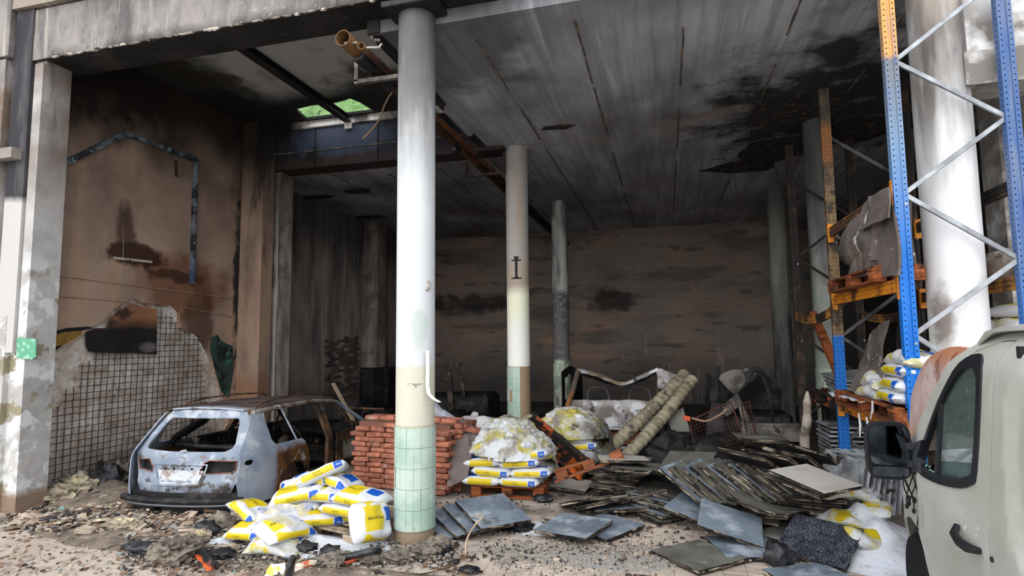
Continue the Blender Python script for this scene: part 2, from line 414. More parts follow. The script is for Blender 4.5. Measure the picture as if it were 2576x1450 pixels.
m_steel = mat('sooty_steel', (46, 45, 46), .6, .3, layers=[dict(c=(78, 70, 66), sc=4, lo=.5, hi=.65, amt=.6)], bump=[(30, .1, .004)])
m_ridge = mat('sooty_form_ridge', (66, 62, 58), .95, gain=2.0, layers=[dict(c=(104, 88, 76), sc=5, lo=.5, hi=.6)])

# ---- ground and floor
struct('floor', G().box(-9.4, 9, 3.2, 18.8, -.25, -.006), m_floor)
struct('floor_forecourt', G().box(-45, 45, -45, 3.2, -.25, -.006), m_pave)
tg = G().cbox((0, 0, -.003), (.196, .196, .006), None, .002)
tile_me = mesh(tg, m_tile, 'floor_tile')
FLOOR = bpy.data.objects['floor']
nt_ = 0; rest = G()
cands = []
for ix in range(-36, 11):
    for iy in range(17, 33):
        cx, cy = ix * .2 + .1, iy * .2 + .1
        if cy < 5.0 - .11 * (cx + 6.0) - .9 and cx < 0 and False: continue
        front = (cy < 5.3 and cx < -2.9) or (cy < 6.5 and -2.3 < cx < .9) or (cy < 5.9 and .7 < cx < 1.6)
        view = cy > 3.75 + max(0, cx + 5.6) * .26
        if view: cands.append((0 if front else 1, cy, cx))
cands.sort()
for k, (fr, cy, cx) in enumerate(cands):
    if k < 300:
        o = link('floor_tile', tile_me, FLOOR, (cx, cy, random.uniform(-.001, .0015)), (random.uniform(-.004, .004), random.uniform(-.004, .004), 0))
    else: rest.cbox((cx, cy, -.003), (.196, .196, .006), None, .002)
if rest.v:
    r_ = ob('floor_tile_field', rest, m_tile, FLOOR); r_['kind'] = 'stuff'

# ---- left wall with the blown-off plaster
XL = -7.9
def wl(px, py): p = atX(px, py, XL); return (p.y, p.z)
spall = [wl(*p) for p in [(70, 1205), (70, 1060), (72, 930), (100, 908), (150, 880), (180, 862), (212, 842), (236, 820), (262, 806), (285, 780), (305, 766), (325, 753), (352, 757),
                          (372, 768), (410, 769), (436, 768), (452, 786), (450, 806), (455, 826), (476, 838), (492, 838), (505, 852), (520, 880), (535, 912), (545, 950), (556, 985), (566, 1020), (575, 1060)]]
spall = [(max(5.62, a), b) for a, b in spall] + [(8.95, .012), (5.62, .012)]
_jr = random.Random(3); sp2 = []
for i, p in enumerate(resamp(spall, .05)):
    edge = p[1] > .3 and p[0] > 5.66
    sp2.append((p[0] + (_jr.uniform(-.014, .014) if edge else 0), p[1] + (_jr.uniform(-.014, .014) if edge else 0)))
g = G().sheet([(5.55, 0), (9.6, 0), (9.6, 6.35), (5.55, 6.35)], lambda a, b: (XL, a, b), .07, [sp2], .3, direction=(1, 0, 0))
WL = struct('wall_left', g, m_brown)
def spallfn(a, b):
    n = noise.noise(Vector((a * 9, b * 9, 0))) * .014 + noise.noise(Vector((a * 23, b * 23, 4))) * .010 + noise.noise(Vector((a * 3, b * 3, 9))) * .012
    return (XL - .055 + n, a, b)
g = G().sheet([(5.55, 0), (9.2, 0), (9.2, 3.1), (5.55, 3.1)], spallfn, .03, (), .045, direction=(1, 0, 0))
o = ob('exposed_concrete', g, m_spall, WL, 40); o['label'] = 'pale rough concrete laid bare where the plaster fell off'
struct('wall_left_core', G().box(-8.5, -8.0, 5.5, 10.2, 0, 6.7), m_dark)
# rebar mat
reg = [wl(*p) for p in [(392, 780), (440, 800), (455, 832), (500, 852), (510, 950), (520, 1050), (525, 1130), (420, 1190), (85, 1210), (90, 1170), (110, 1120), (125, 1040), (160, 1030), (165, 985), (200, 975), (205, 915), (235, 905), (238, 888), (392, 888)]]
def spans(ax, val):
    hits = []
    for i in range(len(reg)):
        p, q = reg[i], reg[(i + 1) % len(reg)]; a0, a1 = p[ax], q[ax]
        if (a0 > val) != (a1 > val):
            t = (val - a0) / (a1 - a0); hits.append(p[1 - ax] + t * (q[1 - ax] - p[1 - ax]))
    hits.sort(); return list(zip(hits[::2], hits[1::2]))
rr = random.Random(5)
for k in range(60):
    y = 5.62 + k * .098
    for a, b in spans(0, y):
        if b - a > .1:
            a -= rr.uniform(0, .05); b += rr.uniform(-.02, .06); a = max(a, .01)
            P = [(XL - .012 + noise.noise(Vector((y, z * 2, 1))) * .012, y + noise.noise(Vector((y * 5, z, 7))) * .012, z) for z in [a + (b - a) * i / 6 for i in range(7)]]
            ob('rebar', G().tube(P, .0048, 5), m_rust, WL)
for k in range(40):
    z = .12 + k * .092
    for a, b in spans(1, z):
        if b - a > .1:
            a -= rr.uniform(0, .06); b += rr.uniform(-.02, .06)
            P = [(XL + .0 + noise.noise(Vector((z, y * 2, 3))) * .012, y, z + noise.noise(Vector((z * 5, y, 11))) * .012) for y in [a + (b - a) * i / 8 for i in range(9)]]
            ob('rebar', G().tube(P, .0048, 5), m_rust, WL)
# plaster flake still hanging over the hole
m_flake = mat('scorched_graffiti_plaster', (150, 104, 76), .9, layers=[
    dict(c=(34, 31, 32), z=(2.42, 2.2), wob=.12, wsc=2), dict(c=(40, 36, 35), sc=3, lo=.58, hi=.64, amt=.8),
    dict(c=(120, 112, 112), ball=((-7.9, 7.3, 1.93), (.4, .2, .1)), wob=.4, amt=.7)], bump=[(14, .3, .012)])
fl = [wl(*p) for p in [(215, 836), (238, 826), (262, 826), (272, 800), (300, 778), (330, 764), (352, 770), (392, 778), (392, 892), (330, 888), (300, 889), (240, 888), (220, 884), (214, 870)]]
ob('plaster_flake', G().sheet(fl, lambda a, b: (XL + .03 + .03 * sin(a * 5) + .012 * noise.noise(Vector((a * 6, b * 6, 0))), a, b), .03, (), .06, direction=(1, 0, 0)), m_flake, WL, 40)
# horizontal form ridges, roof-shaped pipe, old conduit and the torn graffiti
for (p, q) in [((95, 688), (588, 752)), ((92, 742), (395, 765)), ((455, 772), (590, 800)), ((105, 612), (140, 616))]:
    a, b = wl(*p), wl(*q); ob('form_ridge', G().bar((XL + .004, a[0], a[1]), (XL + .004, b[0], b[1]), .02, .014), m_pilaster, WL)
for (p, q) in [((148, 450), (138, 690)), ((310, 560), (309, 690))]:
    a, b = wl(*p), wl(*q); ob('form_ridge', G().bar((XL + .004, a[0], a[1]), (XL + .004, b[0], b[1]), .012, .012), m_pilaster, WL)
m_pipe = mat('bluish_painted_pipe', (110, 118, 124), .6, layers=[dict(c=(40, 42, 46), sc=3, lo=.42, hi=.55), dict(c=(150, 176, 180), sc=9, lo=.58, hi=.66, amt=.7), dict(c=(70, 84, 110), z=(3.6, 3.2), amt=.8)])
pp = [wl(*p) for p in [(152, 415), (310, 336), (488, 403), (478, 716)]]
t_ = thing('steel_rail', 'blue-grey steel rail bent like a roof outline on the brown left wall', 'rail', (XL, pp[1][0], pp[1][1]))
for i in range(3):
    a, b = pp[i], pp[i + 1]; w = .075 if i < 2 else .1
    ob('rail_length', G().bar((.035, a[0] - pp[1][0], a[1] - pp[1][1]), (.035, b[0] - pp[1][0], b[1] - pp[1][1]), .05, w, up=(1, 0, 0) if False else (0, 0, 1)), m_pipe, t_)
a = wl(440, 405); b = wl(441, 445)
tag(ob('small_bracket', G().bar((XL + .02, a[0], a[1]), (XL + .02, b[0], b[1]), .03, .03), m_steel), 'small dark bracket on the left wall inside the bent rail', 'bracket')
a = wl(285, 650); b = wl(378, 660)
tag(ob('lamp_tube', G().tube([(XL + .025, a[0] + (b[0] - a[0]) * k / 6, a[1] + (b[1] - a[1]) * k / 6) for k in range(7)], .022, 8), mat('chalky_tube', (196, 186, 174), .8, layers=[dict(c=(90, 70, 56), sc=12, lo=.5, hi=.6)]), None, 60), 'short pale lamp tube amid a dark burn mark on left wall', 'lamp tube')
# graffiti: flat painted shapes on the plaster
m_gblack = mat('black_spray_paint', (34, 32, 34), .7, layers=[dict(c=(70, 58, 50), sc=6, lo=.55, hi=.65, amt=.6)])
m_gyel = mat('ochre_spray_paint', (150, 118, 52), .8, layers=[dict(c=(86, 66, 46), sc=3, lo=.42, hi=.6)])
m_ggreen = mat('dark_green_spray_paint', (58, 78, 70), .8, layers=[dict(c=(30, 34, 34), sc=4, lo=.42, hi=.58), dict(c=(74, 130, 118), sc=6, lo=.6, hi=.66, amt=.7)])
gr = thing('graffiti', 'black and ochre arched graffiti stripe beside the bared concrete', 'graffiti', (XL, 5.9, 2.0))
def paint(nm, pts, m, par, off=.004):
    P = [wl(*p) for p in pts]; o = par.location
    ob(nm, G().sheet(P, lambda a, b: (off, a - o.y, b - o.z), .003, (), .2, direction=(1, 0, 0)), m, par)
paint('ochre_band', [(82, 872), (110, 850), (150, 838), (205, 826), (205, 842), (170, 862), (120, 892), (84, 912)], m_gyel, gr, .004)
paint('black_outline', [(80, 858), (120, 838), (165, 826), (222, 822), (236, 826), (205, 832), (160, 836), (115, 850), (84, 872)], m_gblack, gr, .007)
paint('black_outline', [(83, 905), (110, 893), (140, 872), (158, 868), (118, 898), (86, 917)], m_gblack, gr, .007)
gr2 = thing('graffiti', 'dark green and black graffiti blot at the rear end of left wall', 'graffiti', (XL, 8.9, 1.6))
paint('green_blot', [(530, 850), (545, 842), (560, 860), (585, 872), (588, 930), (580, 980), (575, 1003), (556, 985), (545, 948), (535, 910), (528, 880)], m_ggreen, gr2, .004)
gr3 = thing('graffiti', 'grey curled brush marks high on the front end of left wall', 'graffiti', (XL, 5.8, 3.2))
paint('curl_mark', [(108, 530), (128, 548), (140, 575), (140, 590), (126, 580), (108, 552)], m_gblack, gr3)
paint('curl_mark', [(106, 580), (122, 618), (130, 660), (126, 672), (112, 640), (104, 610)], m_gblack, gr3)

# ---- facade pillar at the far left
g = G().box(-9.4, -7.5, 5.3, 5.62, 0, 7.6)
PL = struct('wall_front_left', g, m_pil)
ob('raised_strip', G().box(-7.98, -7.68, 5.24, 5.3, 1.9, 7.2), m_pildark, PL)
ob('raised_strip', G().box(-9.4, -8.06, 5.2, 5.3, 0, 5.65), m_pil, PL)
ob('raised_strip', G().box(-9.4, -8.0, 5.18, 5.3, 5.68, 7.6), m_facade, PL)
ob('raised_strip', G().box(-7.64, -7.5, 5.26, 5.3, 0, 5.55), m_pil, PL)
ob('raised_strip', G().box(-8.05, -7.8, 5.235, 5.3, 0, 2.35), m_pil, PL)
p = atY(35, 850, 5.2); q = atY(80, 905, 5.2)
ob('green_paint_mark', G().sheet([(p.x, p.z), (q.x, p.z - .02), (q.x + .01, q.z + .03), (q.x - .05, q.z), (p.x + .02, q.z + .02)], lambda a, b: (a, 5.235 - .003, b), .01, (), .3, direction=(0, -1, 0)),
   mat('green_paint', (96, 160, 128), .7, layers=[dict(c=(150, 196, 170), sc=14, lo=.5, hi=.6)]), PL)
p = atY(0, 380, 5.2); q = atY(45, 400, 5.2)
ob('ledge', G().box(-9.4, q.x, 5.12, 5.25, q.z, p.z), m_pil, PL)

# ---- lintel across the front
XLI = atY(76, 165, 5.25).x
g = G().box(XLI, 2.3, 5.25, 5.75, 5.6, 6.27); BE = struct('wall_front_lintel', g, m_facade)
# crumbling lower edge
gx = G(); rr = random.Random(9); x = XLI + .4
while x < -2.8:
    L = rr.uniform(.03, .12); gx.rock((x, 5.262, 5.602), (L, .022, rr.uniform(.006, .022)), 1, .6, 2, rr.random() * 50); x += L * rr.uniform(1.2, 3)
c_ = ob('crumbled_edge', gx, mat('broken_lintel_edge', (196, 184, 170), .95, layers=[dict(c=(70, 64, 60), sc=4, lo=.45, hi=.55)]), BE); c_['kind'] = 'stuff'
m_facade2 = mat('dark_streaked_facade', (112, 104, 100), .9, gain=.85, layers=[
    dict(c=(64, 60, 62), sc=(1.0, 1, .5), lo=.42, hi=.58, det=6), dict(c=(160, 146, 134), x=(-6.6, -7.3), wob=.4), dict(c=(226, 216, 204), sc=(4.5, 1, .22), lo=.62, hi=.67, det=5, amt=.9),
    dict(c=(150, 138, 130), sc=1.5, lo=.58, hi=.66, amt=.6)], bump=[(12, .3, .02)])
struct('wall_front_upper', G().box(-9.4, 2.3, 5.19, 5.75, 6.3, 8.2), m_facade2)
# front right: lower lintel and white wall above, beyond the right column
zr = atY(2435, 214, 5.6).z; zr2 = atY(2435, 130, 5.6).z
struct('wall_front_right_lintel', G().box(2.55, 9, 5.6, 6.0, zr, zr2), m_white)
struct('wall_front_right', G().box(2.55, 9, 5.66, 6.0, zr2 + .02, 8.2), m_white)
px_ = atY(2548, 600, 6.6).x
struct('wall_front_right_pier', G().box(px_ + .35, px_ + .8, 7.4, 7.8, 0, 5.4), m_white)

# ---- ceilings
ZC = 5.45
g = G(); hole_out = [(-3.15, 5.62), (9, 5.62), (9, 18.8), (-9.2, 18.8), (-9.2, 10.03), (-3.15, 10.03)]
g.sheet(hole_out, lambda a, b: (a, b, ZC + .012 * noise.noise(Vector((a * .7, b * .7, 2)))), -.7, (), .35, direction=(0, 0, 1))
CE = struct('ceiling', g, m_ceil)
k = 0; rr = random.Random(4)
for i in range(-7, 8):
    x = -2.0 + i * 1.15
    y0, y1 = (5.8 if x > -3 else 10.2), 18.4
    y = y0 + rr.uniform(0, .8)
    while y < y1 - .5:
        L = rr.uniform(.8, 2.6); gg = G(); n = int(L / .12)
        P = [(x + .012 * noise.noise(Vector((x, y + L * j / n * 3, 0))), y + L * j / n, ZC - .004 + .006 * noise.noise(Vector((x * 3, (y + L * j / n) * 9, 0)))) for j in range(n + 1)]
        gg.tube(P, [.012 + .008 * noise.noise(Vector((j * .9, x, 5))) for j in range(n + 1)], 5)
        ob('form_ridge', gg, m_ridge, CE); y += L + rr.uniform(.1, .9)
# spalled patches in the ceiling near the rear right with bared bars
m_pit = mat('blackened_spall', (44, 42, 41), .95, gain=1.6, layers=[dict(c=(74, 66, 60), sc=7, lo=.52, hi=.62)], bump=[(14, .6, .03)])
rr = random.Random(12)
for (px, py, rx, ry) in [(2000, 270, .9, .8), (2150, 330, .8, .9), (1930, 380, .7, .9), (1870, 420, .8, .5), (1400, 320, .30, .10), (800, 495, .5, .2), (900, 480, .4, .25), (930, 545, .6, .2)]:
    c = gp(px, py, ZC); n = 14
    out = [(c.x + rx * cos(2 * pi * i / n) * rr.uniform(.65, 1.1), c.y + ry * sin(2 * pi * i / n) * rr.uniform(.65, 1.1)) for i in range(n)]
    ob('spalled_patch', G().sheet(out, lambda a, b: (a, b, ZC - .016 - .012 * noise.noise(Vector((a * 9, b * 9, 0)))), -.02, (), .08, direction=(0, 0, 1)), m_pit, CE)
for i in range(9):                                       # bars hanging loose
    a = gp(1790 + i * 28, 395 + rr.uniform(-12, 12), ZC - .02); L = rr.uniform(.6, 1.5); dx, dy = rr.uniform(-.5, .9), rr.uniform(-.9, .2)
    P = [(a.x + dx * L * s * 1.2, a.y + dy * L * s, ZC - .02 - .9 * L * s ** 2.4 * rr.uniform(.85, 1.0)) for s in [j / 9 for j in range(10)]]
    ob('hanging_bar', G().tube(P, .006, 5), m_rust, CE)
# high ceiling of the front left bay with its hole
ZH = 6.3
HX0, HX1, HY0 = -6.62, -5.22, 8.9
hole = [(HX0, 9.5), (HX0 + .05, 9.2), (HX0 + .12, HY0 + .1), (HX0 + .5, HY0 + .03), (HX0 + .9, HY0 + .06), (HX1 - .2, HY0), (HX1 - .08, HY0 - .05), (HX1, HY0 + .15), (HX1 + .06, 9.5)]
g = G().sheet([(-8.3, 5.6), (-3.0, 5.6), (-3.0, 9.62), (-8.3, 9.62)], lambda a, b: (a, b, ZH), -.05, [hole], .3, direction=(0, 0, 1))
C2 = struct('ceiling_front_left', g, m_ceil2)
struct('wall_slab_edge', G().box(-3.15, -3.0, 5.6, 9.7, ZC, ZH + .3), m_dark)
# back beam carrying the ceiling step
g = G().box(-7.95, -2.7, 9.62, 10.05, 5.38, 6.16); BB = struct('wall_bay_beam', g, m_beam)
ob('capping', G().box(-7.95, -2.7, 9.57, 10.05, 6.17, 6.30), m_beamtop, BB)
for x in (-7.35, -6.5, -5.15, -4.1):
    ob('joint_strip', G().box(x - .012, x + .012, 9.605, 9.62, 5.4, 6.16), m_steel, BB)
ob('drip_strip', G().box(-7.5, -2.7, 9.606, 9.62, 5.7, 5.72), m_ridge, BB)
# steel I-beam under the bay ceiling
t_ = thing('steel_beam', 'black steel I-beam under the front left ceiling ending by the roof hole', 'beam', (-5.76, 5.7, 6.2))
ob('bottom_flange', G().box(-.07, .07, 0, 3.88, -.02, -.005), m_steel, t_); ob('web', G().box(-.006, .006, 0, 3.88, -.005, .085), m_steel, t_); ob('top_flange', G().box(-.07, .07, 0, 3.88, .085, .098), m_steel, t_)
ob('end_plate', G().box(-.07, .07, 3.86, 3.9, -.14, .06), m_beamtop, t_)

# ---- pilasters and the left rear wall
xp = atY(656, 700, 9.3).x; xq = atY(704, 700, 9.75).x
struct('wall_pilaster_left', G().box(-8.0, xp, 9.3, 9.62, 0, 6.3), m_pilaster)
struct('wall_pilaster_left_rear', G().box(-8.0, xq, 9.72, 10.1, 0, 5.4), m_pilgrey)
a = atY(672, 470, 9.3); 
struct('wall_left_rear', G().box(-9.0, -8.42, 10.05, 18.8, 0, 5.5), m_bl)
LR = struct('wall_left_rear_step', G().box(-8.5, -8.28, 12.9, 14.5, 0, 5.5), m_bl)
x9 = atY(902, 700, 14.9).x; x95 = atY(950, 700, 14.9).x
struct('wall_pilaster_left_back', G().box(-8.5, x95, 14.9, 15.4, 1.2, 5.5), m_pilgrey)
# bared brickwork low on the left rear wall
m_dbrick = mat('sooty_brick', (92, 78, 70), .95, gain=2.0, space='OR', layers=[dict(c=(52, 48, 47), sc=3, lo=.4, hi=.6)])
gb = G(); rr = random.Random(2)
for r in range(22):
    for c in range(9):
        y = 12.95 + c * .25 + (.125 if r % 2 else 0); z = .45 + r * .078
        if y < 14.4 and rr.random() < .85 - abs(c - 3.5) * .05: gb.cbox((-8.275, y, z), (.06, .235, .064), None, .008)
o = ob('brick_patch', gb, m_dbrick, LR); o['kind'] = 'stuff'
# ---- back and right walls
struct('wall_back', G().sheet([(-9, 0), (9, 0), (9, 5.5), (-9, 5.5)], lambda a, b: (a, 18.6 + .05 * noise.noise(Vector((a * .6, b * 2.5, 0))) + .03 * noise.noise(Vector((a * 2, b * 6, 3))), b), -.3, (), .22, direction=(0, -1, 0)), m_back, None, 50)
struct('wall_right', G().box(8.4, 9, 5.6, 18.8, 0, 5.5), m_dark)
struct('wall_right_inner', G().box(5.2, 5.5, 9.0, 18.8, 0, 5.5), m_dark)

# ---- round columns
COLR = .2
def column(x, y, r, h, m, label, tiles=None, cap=False, tm=None):
    t = thing('column', label, 'column', (x, y, 0))
    n = 40; prof = [(r, 0)] + [(r + .002 * noise.noise(Vector((0, x, z * .9))), z) for z in [h * k / 14 for k in range(1, 14)]] + [(r, h)]
    ob('shaft', G().lathe(prof, n), m, t, 40)
    if cap: ob('capital_plate', G().cbox((.02, -.04, h + .03), (.62, .5, .07), None, .01), m_steel, t)
    if tiles:
        ra, z0, rows, arc, skip, sd = tiles; rq = random.Random(sd); nn = 18; w = 2 * pi / nn; gg = G()
        V = []; Fc = []
        for i in range(4):
            a = -w * .485 + w * .97 * i / 3
            for rad in (r + .001, r + .010):
                for z in (.002, .198): V.append((rad * cos(a), rad * sin(a), z))
        for i in range(3):
            b = i * 4; Fc += [(b + 2, b + 6, b + 7, b + 3), (b + 1, b + 3, b + 7, b + 5), (b, b + 4, b + 6, b + 2)]
        Fc += [(0, 2, 3, 1), (12, 13, 15, 14)]
        me = mesh(G().add(V, Fc), tm, 'wall_tile', 30)
        for rw in range(rows):
            for k in range(nn):
                a = k * w
                if arc and not (arc[0] <= math.degrees(a) % 360 <= arc[1]): continue
                if rq.random() < skip(rw): continue
                link('wall_tile', me, t, (0, 0, z0 + rw * .2), (0, 0, a + ra + rq.uniform(-.006, .006)))
    return t
def soot_col(nm, base, zs, extra=(), gain=1.0):
    z0, z1 = zs
    return mat(nm, base, .7, gain=gain, layers=[
        dict(c=(158, 156, 154), sc=(5, 5, .5), lo=.40, hi=.62, z=(z0, z0 + 1.0), wob=.3, det=5),
        dict(c=(112, 108, 106), z=(z1, z1 + 1.0), wob=.5, sc=(4, 4, .6), lo=.35, hi=.6),
        dict(c=(62, 60, 62), z=(z1 + .4, z1 + 1.6), wob=.4, sc=(3, 3, .4), lo=.42, hi=.62, amt=.85), *extra], bump=[(30, .06, .006), (6, .1, .01)])
m_mint = mat('mint_wall_tile', (204, 222, 210), .35, gain=.8, spec=.5, layers=[dict(c=(150, 132, 106), sc=7, lo=.60, hi=.66, z=(.55, .2), wob=.1), dict(c=(176, 204, 188), sc=3, lo=.45, hi=.6)])
CX, CX2 = -2.52, 2.44
mc1 = soot_col('white_painted_column', (232, 234, 235), (3.4, 4.0), [
    dict(c=(128, 126, 126), sc=(4, 4, .5), lo=.34, hi=.56, z=(3.6, 4.6), wob=.3, amt=.8), dict(c=(76, 74, 76), z=(4.5, 5.5), wob=.35, amt=.8), dict(c=(226, 223, 204), z=(1.76, 1.72), wob=.02), dict(c=(170, 160, 120), z=(1.16, 1.12), wob=.02), dict(c=(160, 138, 116), z=(1.10, 1.08)),
    dict(c=(150, 148, 138), sc=(3, 3, 9), lo=.64, hi=.66, z=(1.7, 1.6), amt=.9),
    dict(c=(196, 214, 200), ball=((-2.42, 5.35, 2.1), (.09, .4, .22)), wob=.3, wsc=4, amt=.6)], .78)
c1 = column(CX, 5.56, COLR, 5.52, mc1, 'tall white round column with mint tiles on its foot, front centre', (0, .13, 5, None, lambda r: (.22 if r == 0 else .05), 3), True, m_mint)
g = G()
for k in range(6): g.rock((.17 + .02 * sin(k), -.105 + .006 * k, 2.52 + k * .025), (.03, .02, .022), 1, .5, 2, k)
o = ob('chipped_patch', g, mat('chipped_render', (150, 144, 138), .95, layers=[dict(c=(190, 180, 170), sc=30, lo=.5, hi=.6)]), c1); 
mc2 = soot_col('sooty_green_white_column', (206, 216, 196), (3.0, 3.2), [
    dict(c=(214, 214, 172), z=(2.2, 2.5), wob=.2, amt=.7), dict(c=(150, 136, 124), z=(2.75, 2.95), wob=.12), dict(c=(150, 150, 148), z=(3.3, 3.5), sc=(4, 4, .6), lo=.3, hi=.6, wob=.1),
    dict(c=(132, 112, 90), z=(1.54, 1.52), wob=.01)], 1.5)
c2 = column(CX, 9.9, COLR, 5.47, mc2, 'sooty column behind the front one, with a dark cross-shaped mark on it', (0, .12, 7, (150, 290), lambda r: .03, 5), False, m_mint)
mark = [(-.055, .36), (-.055, .33), (-.012, .335), (-.010, .05), (-.03, .02), (-.06, .03), (-.06, 0), (.06, 0), (.06, .03), (.03, .02), (.010, .05), (.012, .335), (.055, .33), (.055, .36), (.02, .355), (.02, .39), (-.02, .39), (-.02, .355)]
an = math.atan2(-9.9, 2.52) + .02
def cyl(r, a0, z0): return lambda u, v: (r * cos(a0 + u / r), r * sin(a0 + u / r), z0 + v)
o = ob('cross_mark', G().sheet([(u * (1.55 if abs(u) > .03 else 2.0), v * .95 + (.03 if v > .38 else 0)) for u, v in mark], cyl(COLR + .004, an - .15, 3.05), .004, (), .03), m_gblack, c2); o['label'] = 'dark rust stain shaped like a cross with serif ends'
m_pale = mat('pale_green_tile', (150, 162, 146), .5, gain=1.8, layers=[dict(c=(110, 118, 108), sc=4, lo=.4, hi=.6)])
mc3 = mat('grey_scorched_column', (140, 140, 136), .85, gain=2.0, layers=[dict(c=(70, 68, 70), z=(3.2, 3.1), wob=.03), dict(c=(104, 102, 100), sc=14, lo=.52, hi=.56, z=(3.25, 3.2)), dict(c=(150, 158, 140), z=(1.5, 1.46)), dict(c=(86, 84, 82), sc=(4, 4, .6), lo=.45, hi=.6)], bump=[(20, .1, .01)])
column(CX, 14.2, COLR, 5.47, mc3, 'grey round column deepest in the row behind the white one', (0, 0, 7, None, lambda r: .15, 8), False, m_pale)
mcr = soot_col('white_front_right_column', (238, 238, 238), (2.9, 3.6), [dict(c=(150, 140, 132), sc=(2.5, 2.5, 1.2), lo=.42, hi=.6, z=(3.7, 4.3), wob=.3, det=6, amt=.8), dict(c=(92, 86, 82), sc=(5, 5, .5), lo=.52, hi=.62, z=(3.4, 4.2), wob=.2, amt=.7), dict(c=(156, 146, 138), ball=((2.26, 5.62, 2.15), (.1, .2, .33)), wob=.3, wsc=4), dict(c=(184, 172, 160), sc=(3, 3, .6), lo=.42, hi=.6, z=(4.4, 4.9), wob=.2), dict(c=(148, 110, 70), sc=9, lo=.6, hi=.66, z=(1.9, 1.6), amt=.7)], .85)
column(CX2, 5.8, .215, 7.4, mcr, 'thick white round column behind the blue rack frame at right', None)
mcm = soot_col('grey_right_column', (150, 156, 146), (1.5, 1.7), [dict(c=(84, 82, 82), z=(3.2, 4.2), wob=.3, amt=.7)], 1.05)
column(CX2, 9.98, COLR, 5.47, mcm, 'grey sooty round column standing inside the burnt rack', (0, .1, 7, None, lambda r: .1, 9), False, m_pale)
mcb = mat('greenish_back_column', (110, 112, 104), .9, gain=1.8, layers=[dict(c=(46, 46, 46), z=(3.1, 2.4), wob=.4), dict(c=(86, 86, 82), sc=(4, 4, .6), lo=.4, hi=.6), dict(c=(60, 58, 58), z=(4.2, 5.0), amt=.7)])  # darker grey on the lower half and near the top
column(CX2 + .1, 14.2, COLR, 5.47, mcb, 'dim greenish column at the rear right before the back wall', None)

# ---- overhead pipes, brackets, cable
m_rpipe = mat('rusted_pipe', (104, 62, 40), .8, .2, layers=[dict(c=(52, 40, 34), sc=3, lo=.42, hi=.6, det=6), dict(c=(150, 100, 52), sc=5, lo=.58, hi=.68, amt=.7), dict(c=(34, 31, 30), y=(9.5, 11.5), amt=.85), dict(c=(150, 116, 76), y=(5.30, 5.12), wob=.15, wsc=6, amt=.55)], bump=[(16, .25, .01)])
m_lag = mat('black_tar_lagging', (22, 22, 24), .5, spec=.5, layers=[dict(c=(48, 48, 52), sc=9, lo=.52, hi=.62)], bump=[(14, .5, .02)])
a = atX(862, 95, -3.1); zp = a.z
t_ = thing('overhead_pipe', 'wide rusty pipe under the ceiling, open end beside the front column', 'pipe', (-3.1, a.y, zp))
ob('pipe_run', G().pipe([(0, 0, 0), (0, .6, 0), (0, 4, .01), (0, 9, 0), (0, 13.2, 0)], .085, .008, 20), m_rpipe, t_, 40)
ob('lagging', G().tube([(.02, .25 + .1 * k, -.02 + .012 * sin(k * 2.1)) for k in range(9)], [.1 + .012 * sin(k * 1.7) for k in range(9)], 12), m_lag, t_, 50)
ob('lagging', G().tube([(.01, 3.2 + .07 * k, -.13 + .02 * sin(k)) for k in range(5)], [.03, .06, .07, .05, .02], 8), m_lag, t_, 50)
a2 = atX(908, 115, -2.93)
t2 = thing('overhead_pipe', 'thin rusty pipe running right beside the wide overhead pipe', 'pipe', (-2.93, a2.y, a2.z))
ob('pipe_run', G().pipe([(0, 0, 0), (0, 4, .02), (0, 9, .02), (0, 13, .01)], .038, .006, 14), m_rpipe, t2, 40)
m_valve = mat('pale_valve_metal', (188, 180, 168), .5, .4, layers=[dict(c=(90, 78, 66), sc=14, lo=.5, hi=.6)])
ob('valve_fitting', G().tube([(-.06, .02, .05), (-.14, -.02, .03)], .014, 8).rock((-.16, -.02, .03), (.025, .02, .03), 1, .3), m_valve, t2)
ob('valve_fitting', G().tube([(.03, .05, .0), (.14, .12, .02), (.16, .14, .07)], .012, 8).rock((.12, .12, .1), (.04, .03, .018), 1, .3).rock((.07, .1, .13), (.02, .02, .02), 1, .3), m_valve, t2)
def bracket(x0, y, z, h, label):
    t = thing('pipe_bracket', label, 'bracket', (x0, y, z))
    w = CX - .18 - x0
    ob('crossbar', G().bar((0, 0, 0), (w, 0, 0), .05, .05), m_brk, t); ob('upright', G().bar((.025, 0, 0), (.025, 0, .24), .05, .05), m_brk, t); ob('upright', G().bar((w - .02, 0, 0), (w - .02, 0, h), .05, .05), m_brk, t)
m_brk = mat('grey_bracket_steel', (124, 118, 112), .6, .2, layers=[dict(c=(50, 42, 38), y=(7, 8)), dict(c=(80, 70, 64), sc=6, lo=.45, hi=.6)])
b1 = atY(893, 208, 5.62); bracket(b1.x, 5.62, b1.z, .3, 'grey square bracket carrying the pipes on the front white column')
b2 = atY(1170, 443, 9.8); bracket(b2.x, 9.8, b2.z, .55, 'dark rusty bracket carrying the pipes on the cross-marked column')
P = [atY(*p, 7.0) for p in [(977, 245), (965, 270), (958, 295), (945, 315), (930, 332), (912, 350)]]
tag(ob('hanging_cable', G().tube([atY(1000, 215, 7.0)] + P, .012, 6), mat('tan_cable', (150, 126, 100), .8), None, 60), 'thin tan cable hanging down left of the front column', 'cable')
